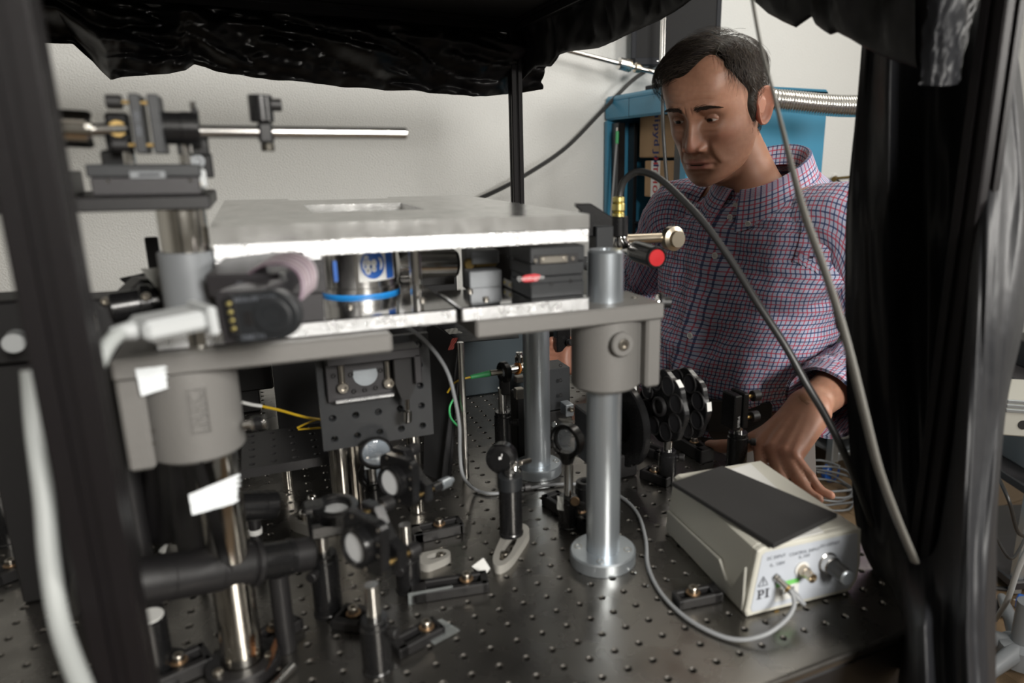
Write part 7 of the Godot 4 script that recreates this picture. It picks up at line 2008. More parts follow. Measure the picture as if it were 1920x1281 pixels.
		for k in 3:
			obj("socket", MB.new().at(cc, bs2).cyl(Vector3(-0.06 + 0.06 * k, 0, q[4] / 2), Vector3(-0.06 + 0.06 * k, 0, q[4] / 2 + 0.012), 0.007, 0.001, 12), M.screw_steel, mo)
		mk += 1
	for q in [[[Vector3(1.5970, 0.5670, -0.5670), Vector3(1.5690, 0.5290, -0.5130), Vector3(1.6280, 0.4300, -0.5150), Vector3(1.7000, 0.3900, -0.5270)], 0.005, "cable_black", "black cable looping below the shelf past the curtain"], [[Vector3(1.6090, 0.4290, -0.4660), Vector3(1.6180, 0.3330, -0.4920), Vector3(1.6760, 0.1900, -0.5390), Vector3(1.7760, 0.0430, -0.6220)], 0.0075, "plastic_grey", "pale clear hose curving to the floor past the curtain"], [[Vector3(1.9770, 0.0050, -0.7710), Vector3(2.0250, 0.0050, -0.7390), Vector3(2.1100, 0.0050, -0.7130)], 0.008, "cable_black", "black power cord lying on the floor past the curtain"], [[Vector3(1.6200, 0.3900, -0.5640), Vector3(1.6480, 0.3330, -0.5350), Vector3(1.7250, 0.3350, -0.5570), Vector3(1.8080, 0.3750, -0.5870)], 0.004, "cable_black", "thin black cord hanging below the shelf past the curtain"]]:
		tag(obj("loose_cable", MB.new().tube(smooth(q[0], 8), q[1], 9), M[q[2]]), q[3], "cable")
	var fe := thing("floor_connector", "blue plug on a cord lying on the floor past the curtain", "plug", Vector3(1.9850, 0.0100, -0.6730))
	obj("shell", MB.new().at(Vector3(1.9700, 0.0200, -0.6650), yaw(25)).box(Vector3.ZERO, Vector3(0.05, 0.03, 0.03), 0.004), M.label_blue, fe)
	obj("pin_face", MB.new().at(Vector3(1.9490, 0.0200, -0.6680), yaw(25)).box(Vector3.ZERO, Vector3(0.008, 0.022, 0.02), 0.001), M.screw_steel, fe)
	var cb2 := thing("chair_base", "pale grey ribbed foot of an office stool on the floor, past the curtain", "stool", Vector3(1.6920, -0.0000, -0.5040))
	var cp: Vector3 = Vector3(1.6630, 0.0400, -0.4750)
	obj("hub", MB.new().turned(Vector3(cp.x, 0.05, cp.z), Vector3(cp.x, 1, cp.z), [Vector2(0.0, 0), Vector2(0.06, 0), Vector2(0.055, 0.05), Vector2(0.028, 0.06), Vector2(0.028, 0.18), Vector2(0, 0.18)], 24), M.collar_grey, cb2)
	for k in 5:
		var g := k * TAU / 5 + 0.5
		var dv := Vector3(cos(g), 0, sin(g))
		var arm := obj("arm", MB.new().tube([Vector3(cp.x, 0.085, cp.z) + dv * 0.03, Vector3(cp.x, 0.08, cp.z) + dv * 0.15, Vector3(cp.x, 0.065, cp.z) + dv * 0.28], [0.026, 0.02, 0.014], 10), M.collar_grey, cb2)
		obj("castor", MB.new().cyl(Vector3(cp.x, 0.026, cp.z) + dv * 0.28 - dv.cross(Vector3.UP) * 0.018, Vector3(cp.x, 0.026, cp.z) + dv * 0.28 + dv.cross(Vector3.UP) * 0.018, 0.026, 0.003, 16), M.cable_black, arm)


# a scalar field on a grid; tapered capsules are blended into it and its zero surface is meshed as surface nets
class Field:
	var o: Vector3
	var s: float
	var nx: int
	var ny: int
	var nz: int
	var d := PackedFloat32Array()

	func setup(lo: Vector3, hi: Vector3, cell: float) -> Field:
		o = lo
		s = cell
		nx = int((hi.x - lo.x) / s) + 2
		ny = int((hi.y - lo.y) / s) + 2
		nz = int((hi.z - lo.z) / s) + 2
		d.resize(nx * ny * nz)
		d.fill(1.0)
		return self

	func capsule(a: Vector3, b: Vector3, ra: float, rb: float, k := 0.006) -> Field:
		var m := maxf(ra, rb) + k * 2.0 + s * 2.0
		var lo := (a.min(b) - Vector3(m, m, m) - o) / s
		var hi := (a.max(b) + Vector3(m, m, m) - o) / s
		var ab := b - a
		var il := 1.0 / maxf(ab.length_squared(), 1e-9)
		for x in range(maxi(0, int(lo.x)), mini(nx, int(hi.x) + 1)):
			for y in range(maxi(0, int(lo.y)), mini(ny, int(hi.y) + 1)):
				for z in range(maxi(0, int(lo.z)), mini(nz, int(hi.z) + 1)):
					var p := o + Vector3(x, y, z) * s
					var t := clampf((p - a).dot(ab) * il, 0.0, 1.0)
					var v := p.distance_to(a + ab * t) - lerpf(ra, rb, t)
					var i := (x * ny + y) * nz + z
					var w := d[i]
					var h := maxf(k - absf(v - w), 0.0) / k
					d[i] = minf(v, w) - h * h * k * 0.25
		return self

	func mesh(b: MB, tint: Callable) -> void:
		var at := {}
		var st := [1, nz, ny * nz]
		for x in nx - 1:
			for y in ny - 1:
				for z in nz - 1:
					var i := (x * ny + y) * nz + z
					var neg := 0
					for k in 8:
						if d[i + (k & 1) + ((k >> 1) & 1) * nz + (k >> 2) * ny * nz] < 0.0:
							neg += 1
					if neg == 0 or neg == 8:
						continue
					var sum := Vector3.ZERO
					var cnt := 0
					for e in 12:
						var ax := e / 4
						var q := e % 4
						var u := (ax + 1) % 3
						var w := (ax + 2) % 3
						var c0 := [0, 0, 0]
						c0[u] = q & 1
						c0[w] = q >> 1
						var j: int = i + c0[0] * ny * nz + c0[1] * nz + c0[2]
						var j2: int = j + [ny * nz, nz, 1][ax]
						if (d[j] < 0.0) != (d[j2] < 0.0):
							var p := Vector3(c0[0], c0[1], c0[2])
							p[ax] += d[j] / (d[j] - d[j2])
							sum += p
							cnt += 1
					var p2 := sum / cnt
					var g := Vector3(d[i + ny * nz] - d[i], d[i + nz] - d[i], d[i + 1] - d[i])
					var far := i + ny * nz + nz + 1
					g += Vector3(d[far] - d[far - ny * nz], d[far] - d[far - nz], d[far] - d[far - 1])
					var wp := o + (Vector3(x, y, z) + p2) * s
					b.col = tint.call(wp, g.normalized())
					at[i] = b.vert(wp, g)
		for i in at:
			for ax in 3:
				var u: int = st[(ax + 1) % 3]
				var w: int = st[(ax + 2) % 3]
				var j: int = i + st[ax]
				# the edge from this cell's low corner along ax is shared by four cells
				if j < d.size() and (d[i] < 0.0) != (d[j] < 0.0):
					var q := [i, i - u, i - u - w, i - w]
					if at.has(q[1]) and at.has(q[2]) and at.has(q[3]):
						b.tri(at[q[0]], at[q[1]], at[q[2]])
						b.tri(at[q[0]], at[q[2]], at[q[3]])


func spline(keys: Array, y: float) -> float:
	if y <= keys[0].x:
		return keys[0].y
	for i in keys.size() - 1:
		if y <= keys[i + 1].x:
			var t: float = (y - keys[i].x) / (keys[i + 1].x - keys[i].x)
			var a: Vector2 = keys[maxi(i - 1, 0)]
			var d: Vector2 = keys[mini(i + 2, keys.size() - 1)]
			return cubic_interpolate(keys[i].y, keys[i + 1].y, a.y, d.y, t)
	return keys[-1].y


func bump(x: float, y: float, cx: float, cy: float, sx: float, sy: float) -> float:
	var u := (x - cx) / sx
	var w := (y - cy) / sy
	var q := u * u + w * w
	return exp(-q) if q < 9.0 else 0.0


func col_mix(a: Color, b: Color, t: float) -> Color:
	return a.lerp(b, clampf(t, 0.0, 1.0))


var head_w := [Vector2(-0.119, 0.012), Vector2(-0.112, 0.031), Vector2(-0.10, 0.047), Vector2(-0.085, 0.0565), Vector2(-0.06, 0.0635), Vector2(-0.03, 0.0685), Vector2(0.0, 0.0715), Vector2(0.025, 0.0735), Vector2(0.05, 0.0755), Vector2(0.075, 0.0725), Vector2(0.094, 0.0615), Vector2(0.107, 0.043), Vector2(0.114, 0.022), Vector2(0.1165, 0.001)]
var head_f := [Vector2(-0.119, 0.07), Vector2(-0.112, 0.083), Vector2(-0.10, 0.089), Vector2(-0.085, 0.087), Vector2(-0.06, 0.087), Vector2(-0.03, 0.085), Vector2(0.0, 0.083), Vector2(0.022, 0.0875), Vector2(0.05, 0.0865), Vector2(0.075, 0.076), Vector2(0.094, 0.058), Vector2(0.107, 0.037), Vector2(0.114, 0.017), Vector2(0.1165, 0.001)]
var head_b := [Vector2(-0.119, -0.01), Vector2(-0.112, 0.0), Vector2(-0.10, 0.012), Vector2(-0.085, 0.03), Vector2(-0.06, 0.056), Vector2(-0.03, 0.076), Vector2(0.0, 0.09), Vector2(0.025, 0.098), Vector2(0.05, 0.101), Vector2(0.075, 0.094), Vector2(0.094, 0.077), Vector2(0.107, 0.054), Vector2(0.114, 0.028), Vector2(0.1165, 0.001)]
var nose_h := [Vector2(-0.055, 0.0), Vector2(-0.050, 0.0025), Vector2(-0.0455, 0.0105), Vector2(-0.0405, 0.0185), Vector2(-0.034, 0.0215), Vector2(-0.024, 0.0185), Vector2(-0.012, 0.0135), Vector2(0.0, 0.0085), Vector2(0.014, 0.004), Vector2(0.027, 0.0)]
var nose_s := [Vector2(-0.055, 0.011), Vector2(-0.044, 0.0128), Vector2(-0.034, 0.0126), Vector2(-0.02, 0.0092), Vector2(0.0, 0.0078), Vector2(0.024, 0.011)]


func head_base(a: float, y: float) -> Vector3:
	var w := spline(head_w, y)
	var f := spline(head_f, y) if absf(a) < PI / 2 else spline(head_b, y)
	var s := sin(a)
	var c := cos(a)
	return Vector3(w * signf(s) * pow(absf(s), 0.92), y, f * signf(c) * pow(absf(c), 0.86))


# how thickly hair covers a point of the head (0 none, 1 full)
func hair_cover(a: float, p: Vector3) -> float:
	var side := absf(p.x)
	# line of the hair on the forehead: a thin forelock in the middle, deep bays at the temples
	var line := 0.075 + 0.026 * bump(p.x, 0, 0.03, 0, 0.026, 1.0) + 0.006 * bump(p.x, 0, -0.045, 0, 0.016, 1.0)
	var top := smoothstep(line - 0.006, line + 0.012, p.y + 0.05 * smoothstep(0.045, 0.0, p.z))
	# sides: behind a slanting edge from the temple down to the sideburn
	var edge := lerpf(0.012, 0.048, clampf((p.y + 0.02) / 0.10, 0.0, 1.0)) - 0.012 * bump(p.y, 0, 0.03, 0, 0.016, 1.0)
	var sd := smoothstep(edge + 0.008, edge - 0.014, p.z) * smoothstep(-0.045, 0.004, p.y - 0.36 * minf(p.z + 0.01, 0.0)) * smoothstep(0.045, 0.058, side + (0.06 if p.z < -0.03 else 0.0))
	var back := smoothstep(-0.02, -0.05, p.z) * smoothstep(-0.062, -0.045, p.y)
	return clampf(maxf(maxf(top * 0.8, sd), back), 0.0, 1.0)


func man() -> void:
	mat("skin", Color.WHITE, 0.46, 0.0, 0.45)
	M.skin.vertex_color_use_as_albedo = true
	M.skin.subsurf_scatter_enabled = true
	M.skin.subsurf_scatter_strength = 0.12
	grain(M.skin, null, noise_tex(0.25, 2, true, 2.0, 0, 1, 256), 9.0, 0.12, false)
	mat("hair_dark", Color.WHITE, 0.48, 0.0, 0.3)
	M.hair_dark.vertex_color_use_as_albedo = true
	mat("eye_ball", Color.WHITE, 0.15)
	M.eye_ball.vertex_color_use_as_albedo = true
	shirt_material()
	mat("trousers", lin(0.085, 0.075, 0.07), 0.9)
	mat("belt_leather", lin(0.12, 0.05, 0.025), 0.5)
	mat("button_white", lin(0.62, 0.61, 0.58), 0.35)
	var root := thing("person", "man in a red-and-navy checked shirt leaning over the table, looking down", "person", Vector3(0.64, 0, -0.5))
	var skin := Color(0.36, 0.185, 0.12)
	var red := Color(0.37, 0.145, 0.10)
	var b := MB.new()
	b.tinted = true
	# --- head
	var yw := Vector3(-0.89, 0, 0.456).normalized()
	var pitch := deg_to_rad(21.0)
	var zf := (yw * cos(pitch) - Vector3.UP * sin(pitch)).normalized()
	var xl := Vector3.UP.cross(yw).normalized()
	var hb := Basis(xl, zf.cross(xl), zf)
	hb = hb * Basis(Vector3.BACK, deg_to_rad(1.5))
	hb = hb.scaled_local(Vector3(0.955, 0.905, 0.91))
	var hc := Vector3(0.5660, 1.4670, -0.4780)
	var hx := Transform3D(hb, hc)
	var rows := []
	var cover := []
	var tones := []
	var nr := 150
	var nc := 168
	var skin_n := FastNoiseLite.new()
	skin_n.seed = 11
	skin_n.frequency = 90.0
	skin_n.fractal_octaves = 3
	for i in nr + 1:
		var v := float(i) / nr
		var y := lerpf(-0.119, 0.1165, v - 0.045 * sin(TAU * v))
		var row := []
		var cv := []
		var tn := []
		for j in nc:
			var t := 2.0 * j / nc - 1.0
			var a := PI * (0.42 * t + 0.58 * t * t * t)
			var p := head_base(a, y)
			var x := p.x
			var s := absf(x)
			var k := skin
			cv.append(hair_cover(a, p))
			if p.z > 0.0:
				var dz := 0.0
				var dx := 0.0
				# sockets, brow, cheekbones, temples
				dz -= 0.0105 * bump(s, y, 0.0292, 0.006, 0.0165, 0.0105)
				dz -= 0.004 * bump(s, y, 0.0155, 0.011, 0.006, 0.012)
				dz += 0.0045 * bump(s, y, 0.028, 0.0265, 0.017, 0.0065)
				dz += 0.0015 * bump(s, y, 0.0, 0.029, 0.014, 0.008)
				dz += 0.005 * bump(s, y, 0.045, -0.021, 0.018, 0.013)
				dz -= 0.004 * bump(s, y, 0.05, -0.06, 0.016, 0.02)
				dz -= 0.003 * bump(s, y, 0.064, 0.035, 0.012, 0.022)
				# under-eye bags
				dz += 0.0012 * bump(s, y, 0.028, -0.0095, 0.012, 0.004) - 0.0008 * bump(s, y, 0.029, -0.016, 0.014, 0.0028)
				# nose
				var ns := spline(nose_s, y) * 1.14
				dz += spline(nose_h, y) * exp(-pow(s / ns, 2.4))
				dz += 0.0115 * bump(s, y, 0.0168, -0.0395, 0.0062, 0.0068)
				dz -= 0.003 * bump(s, y, 0.0245, -0.039, 0.003, 0.009)
				dz -= 0.0045 * bump(s, y, 0.0078, -0.0478, 0.0036, 0.0024)
				# folds from the nose to the mouth corners
				var fy := clampf((-0.038 - y) / 0.036, 0.0, 1.0)
				var fx := lerpf(0.021, 0.034, fy)
				var on := smoothstep(-0.08, -0.07, y) * smoothstep(-0.03, -0.04, y)
				dz += on * (0.002 * exp(-pow((s - fx - 0.007) / 0.007, 2.0)) - 0.0013 * exp(-pow((s - fx) / 0.0034, 2.0)))
				# mouth: slightly pressed, corners down
				var my := -0.0685 - 0.10 * s * s / 0.025
				var mw := exp(-pow(s / 0.0215, 4.0))
				dz += mw * (0.0058 * exp(-pow((y - my - 0.0052) / 0.0042, 2.0)) + 0.0072 * exp(-pow((y - my + 0.0062) / 0.0048, 2.0)) - 0.0022 * exp(-pow((y - my) / 0.0016, 2.0)))
				dz += 0.004 * bump(s, y, 0.0, -0.058, 0.026, 0.011)
				dz -= 0.0018 * bump(s, y, 0.0, -0.0575, 0.003, 0.005)
				dz -= 0.0035 * bump(s, y, 0.0, -0.084, 0.018, 0.0045)
				dz -= 0.0024 * bump(s, y, 0.0265, -0.0735, 0.005, 0.005)
				dz += 0.005 * bump(s, y, 0.0, -0.101, 0.017, 0.011)
				# forehead lines and the frown
				dz -= 0.0011 * exp(-pow((s - 0.0055) / 0.0016, 2.0)) * bump(0, y, 0, 0.024, 1, 0.008)
				for q in [0.040, 0.051, 0.061]:
					dz -= 0.0005 * exp(-pow((y - q - 0.002 * sin(x * 90.0)) / 0.0013, 2.0)) * smoothstep(0.05, 0.03, s)
				p.z += dz * smoothstep(0.0, 0.03, p.z)
				p.x += dx
				p.y -= 0.002 * bump(s, y, 0.0, -0.036, 0.012, 0.012)
				# skin tones: ruddy nose and cheeks, lips, shaved beard
				k = col_mix(k, red, 0.8 * bump(s, y, 0.0, -0.033, 0.016, 0.014) + 0.55 * bump(s, y, 0.042, -0.026, 0.02, 0.014))
				k = col_mix(k, Color(0.39, 0.15, 0.13), 0.95 * mw * exp(-pow((y - my) / 0.0095, 4.0)))
				var beard := maxf(bump(s, y, 0.0, -0.0565, 0.024, 0.0065), 0.8 * bump(s, y, 0.0, -0.1, 0.03, 0.015))
				k = col_mix(k, Color(0.11, 0.075, 0.06), 0.6 * beard * (0.8 + 0.5 * skin_n.get_noise_3d(x * 6, y * 6, 0)))
				k = col_mix(k, Color(0.18, 0.078, 0.052), 0.35 * bump(s, y, 0.029, 0.001, 0.017, 0.011))
			k = col_mix(k, Color(0.28, 0.135, 0.088), clampf(0.25 + 0.6 * skin_n.get_noise_3d(p.x, p.y, p.z), 0.0, 0.45))
			row.append(p)
			tn.append(k)
		rows.append(row)
		cover.append(cv)
		tones.append(tn)
	b.xf = hx
	var k0 := b.v.size()
	b.surf(rows, true, false)
	for i in nr + 1:
		for j in nc:
			b.c[k0 + i * nc + j] = tones[i][j]
	if b.n[k0 + 75 * nc + nc / 2].dot(zf) < 0:
		b.turn_over(k0)
	# eyelids
	for sx in [-1.0, 1.0]:
		var ec := Vector3(sx * 0.0292, 0.0055, 0.0622)
		for lid in 2:
			var lr := []
			for i in 9:
				var row := []
				for j in 19:
					var az: float = lerpf(-1.3, 1.3, j / 18.0)
					var up_e: float = lerpf(0.10, -0.24, pow(minf(absf(az), 1.0), 1.5))
					var lo_e: float = lerpf(-0.38, -0.27, pow(minf(absf(az), 1.0), 1.5))
					var el: float = lerpf(up_e, 1.2, i / 8.0) if lid == 0 else lerpf(lo_e, -1.3, i / 8.0)
					var r: float = 0.0139 - 0.0022 * float(i) / 8.0 - 0.0007 * pow(absf(az), 4.0) - (0.0006 if i == 0 else 0.0)
					if lid == 0 and i == 4:
						r += 0.0006
					row.append(ec + Vector3(sin(az) * cos(el) * 1.12, sin(el), cos(az) * cos(el)) * r)
				lr.append(row)
			b.col = Color(0.28, 0.135, 0.09) if lid == 0 else Color(0.30, 0.145, 0.097)
			b.surf(lr, false, lid == 1)
	# ears: an outer rim, a lobe and the hollow
	for sx in [-1.0, 1.0]:
		b.col = Color(0.36, 0.17, 0.115)
		var er := []
		var n1 := 28
		for i in n1 + 1:
			var g := TAU * i / n1
			er.append(Vector2(cos(g) * (0.0165 if sin(g) > 0 else 0.0135) - 0.004 * sin(g), sin(g) * 0.0315 + (0.002 if sin(g) > 0 else 0.0)))
		var er_rows := []
		for q in [[0.35, 0.002], [0.62, -0.0015], [0.80, 0.0045], [0.92, 0.0085], [1.0, 0.0075], [1.0, 0.0035], [0.75, -0.004], [0.5, -0.012]]:
			var row := []
			for i in n1:
				var e: Vector2 = er[i] * q[0]
				# the ear stands off the skull, more so at its rear edge
				var back := -e.x
				row.append(Vector3(sx * (0.0735 + q[1] + 0.6 * maxf(back + 0.008, 0.0) + 0.05 * back), -0.006 + e.y, -0.016 + e.x))
			er_rows.append(row)
		b.surf(er_rows, true, sx < 0)
		b.cap(er_rows[0], Vector3(sx, 0, 0))
	b.xf = Transform3D.IDENTITY
	b.col = skin
	# --- neck, and the trunk and limbs under the clothes, as one blended surface
	var sh_l := Vector3(0.705, T + 0.33, -0.298)
	var el_l := Vector3(0.822, T + 0.125, -0.318)
	var wr_l := Vector3(0.566, T + 0.092, -0.212)
	var sh_r := Vector3(0.605, T + 0.335, -0.622)
	var el_r := Vector3(0.635, T + 0.165, -0.815)
	var wr_r := Vector3(0.468, T + 0.038, -0.675)
	var nb := Vector3(0.655, T + 0.385, -0.462)
	var skull := hx * Vector3(0, -0.055, -0.035)
	var f := Field.new().setup(Vector3(0.30, T - 0.55, -0.95), Vector3(0.92, T + 0.5, -0.12), 0.0125)
	f.capsule(nb - Vector3(-0.012, 0.03, 0.003), skull, 0.05, 0.048, 0.02)
	f.capsule(hx * Vector3(0, -0.095, 0.03), hx * Vector3(0, -0.075, -0.02), 0.03, 0.04, 0.02)
	f.capsule(Vector3(0.648, T + 0.02, -0.51), nb - Vector3(-0.01, 0.14, 0), 0.10, 0.09, 0.03)
	f.capsule(sh_r.lerp(nb, 0.3), sh_l.lerp(nb, 0.3), 0.05, 0.05, 0.03)
	for q in [[sh_l, el_l, 0.043, 0.036], [el_l, wr_l, 0.037, 0.0265], [sh_r, el_r, 0.043, 0.036], [el_r, wr_r, 0.037, 0.0265]]:
		f.capsule(q[0], q[1], q[2], q[3], 0.02)
	for sz in [-0.6, -0.42]:
		f.capsule(Vector3(0.66, T - 0.06, sz), Vector3(0.68, T - 0.5, sz), 0.078, 0.055, 0.03)
	var plain := func(p: Vector3, _n: Vector3) -> Color: return col_mix(skin, Color(0.28, 0.135, 0.088), clampf(0.25 + 0.6 * skin_n.get_noise_3d(p.x, p.y, p.z), 0.0, 0.45))
	f.mesh(b, plain)
	hand_left(b, wr_l, el_l, skin)
	hand_right(b, wr_r, el_r, skin)
	var body := obj("body", b, M.skin, root)
	eyes(hx, root)
	hair(hx, rows, cover, nr, nc, root)
	shirt(root, sh_l, el_l, wr_l, sh_r, el_r, wr_r)
	lower_clothes(root)


func hand_left(b: MB, w: Vector3, e: Vector3, skin: Color) -> void:
	# planted on the table edge: back of the hand up, fingers bent down, thumb stretched along the table
	var f := Field.new().setup(Vector3(0.385, T + 0.0, -0.335), Vector3(0.66, T + 0.165, -0.09), 0.0034)
	var fw := (w - e).normalized()
	f.capsule(w - fw * 0.075, w - fw * 0.01, 0.031, 0.0262, 0.012)
	var kn := [Vector3(0.4640, 0.9840, -0.2110), Vector3(0.4690, 0.9890, -0.1870), Vector3(0.4770, 0.9880, -0.1670), Vector3(0.4850, 0.9860, -0.1540)]
	for i in 4:
		kn[i] = kn[i].lerp(w, 0.16) + Vector3(0.004, 0.0, -0.004)
	var wl: Vector3 = w + Vector3(0, -0.002, 0)
	# palm: one bone to each knuckle
	var off := [Vector3(-0.004, 0.0, -0.013), Vector3(-0.002, 0.003, -0.005), Vector3(0.002, 0.002, 0.004), Vector3(0.004, -0.003, 0.012)]
	for i in 4:
		f.capsule(wl + off[i], kn[i], 0.0205, 0.0105 if i < 3 else 0.0098, 0.008)
		f.capsule(wl + off[i] + Vector3(0.0, -0.008, 0), kn[i] + Vector3(0.006, -0.009, -0.003), 0.018, 0.0085, 0.006)
	# fingers: three bones each, down to the table in front of the edge
	var dirs := [Vector3(-0.46, -0.6, 0.7), Vector3(-0.24, -0.62, 0.78), Vector3(-0.02, -0.62, 0.8), Vector3(0.2, -0.6, 0.78)]
	var len := [[0.042, 0.026, 0.019], [0.046, 0.028, 0.02], [0.042, 0.026, 0.019], [0.034, 0.022, 0.017]]
	for i in 4:
		var p: Vector3 = kn[i]
		var dd: Vector3 = dirs[i].normalized()
		var r := 0.0098 if i < 3 else 0.0088
		for s in 3:
			var q: Vector3 = p + dd * len[i][s]
			if q.y < T + 0.009:
				q.y = T + 0.009
			f.capsule(p, q, r, r - 0.0011, 0.0028)
			r -= 0.001
			p = q
			dd = (dd + Vector3(0.04, -0.12 if s == 0 else 0.3, 0.0)).normalized()
	# thumb from the side of the palm near its base
	var t0 := wl.lerp(kn[0], 0.32) + Vector3(-0.012, -0.012, -0.008)
	var t1: Vector3 = Vector3(0.4800, 0.9850, -0.2460)
	var t2: Vector3 = Vector3(0.4640, 0.9750, -0.2740)
	var t3: Vector3 = Vector3(0.4580, 0.9690, -0.2980)
	f.capsule(t0, t1, 0.0165, 0.0118, 0.012)
	f.capsule(t1, t2, 0.0112, 0.0098, 0.004)
	f.capsule(t2, t3, 0.0098, 0.0078, 0.003)
	# tendons and knuckle crests
	for i in 4:
		f.capsule(wl.lerp(kn[i], 0.45) + off[i] * 0.5 + Vector3(0, 0.0155, 0), kn[i] + Vector3(0, 0.0058, 0), 0.0022, 0.0064, 0.0045)
	var sn := FastNoiseLite.new()
	sn.frequency = 70.0
	sn.seed = 5
	var tint := func(p: Vector3, _n: Vector3) -> Color:
		var k := col_mix(skin, Color(0.41, 0.21, 0.145), 0.6)
		for q in kn:
			k = col_mix(k, Color(0.38, 0.155, 0.11), 0.5 * exp(-pow(p.distance_to(q) / 0.014, 2.0)))
		return col_mix(k, Color(0.30, 0.145, 0.097), clampf(0.2 + 0.6 * sn.get_noise_3d(p.x, p.y, p.z), 0.0, 0.4))
	f.mesh(b, tint)
	# thumbnail
	b.col = Color(0.36, 0.2, 0.15)
	var nx := (t3 - t2).normalized()
	var c := t3 + Vector3(0, 0.0062, 0.004)
	var rows := []
	for i in 5:
		var row := []
		for j in 5:
			var u := (i - 2) / 2.0
			var v := (j - 2) / 2.0
			row.append(c + nx * u * 0.0058 + Vector3(0, -0.0014 * v * v - 0.0006 * u, 0.0048 * v))
		rows.append(row)
	b.surf(rows)


func hand_right(b: MB, w: Vector3, e: Vector3, skin: Color) -> void:
	# half closed round a mount beyond the platform
	var f := Field.new().setup(Vector3(0.33, T + 0.0, -0.76), Vector3(0.56, T + 0.14, -0.60), 0.0036)
	var fw := (w - e).normalized()
	f.capsule(w - fw * 0.06, w, 0.03, 0.026, 0.012)
	var kn := [Vector3(0.3930, 1.0400, -0.6780), Vector3(0.3860, 1.0280, -0.6720), Vector3(0.3830, 1.0140, -0.6690), Vector3(0.3840, 1.0000, -0.6650)]
	for i in 4:
		f.capsule(w + Vector3(0, 0.012 - 0.007 * i, 0), kn[i], 0.019, 0.0115, 0.012)
		var p: Vector3 = kn[i]
		var dd := Vector3(-0.75, -0.05, -0.6).normalized()
		var r := 0.0098 if i < 3 else 0.0088
		for s in 3:
			var q: Vector3 = p + dd * [0.034, 0.024, 0.018][s]
			f.capsule(p, q, r, r - 0.001, 0.003)
			r -= 0.001
			p = q
			dd = dd.rotated(Vector3.UP, -0.75)
	var t1: Vector3 = Vector3(0.4000, 1.0430, -0.6980)
	f.capsule(w + Vector3(-0.01, 0.012, -0.01), t1, 0.016, 0.0115, 0.01)
	f.capsule(t1, t1 + Vector3(-0.034, 0.006, 0.004), 0.0112, 0.0085, 0.004)
	var tint := func(_p: Vector3, _n: Vector3) -> Color: return col_mix(skin, Color(0.32, 0.135, 0.095), 0.6)
	f.mesh(b, tint)


func eyes(hx: Transform3D, root: Node) -> void:
	for sx in [-1.0, 1.0]:
		var b := MB.new()
		b.tinted = true
		b.xf = hx
		var c := Vector3(sx * 0.0292, 0.0055, 0.0622)
		# looks down and a little to the side
		var look := Vector3(-0.1, -0.2, 1.0).normalized()
		var rows := []
		for i in 17:
			var row := []
			for j in 24:
				var el := PI * i / 16.0
				var az := TAU * j / 24.0
				var q := Basis(Quaternion(Vector3.UP, look)) * Vector3(sin(el) * cos(az), cos(el), sin(el) * sin(az))
				row.append(c + q * 0.0129)
			rows.append(row)
		var k := b.v.size()
		b.surf(rows, true, true)
		for i in 17:
			for j in 24:
				var g := i * PI / 16.0
				b.c[k + i * 24 + j] = Color(0.006, 0.005, 0.005) if g < 0.2 else Color(0.05, 0.026, 0.014) if g < 0.45 else Color(0.62, 0.55, 0.51)
		if b.n[k + 100].dot(b.v[k + 100] - hx * c) < 0:
			b.turn_over(k)
		obj("eye", b, M.eye_ball, root)


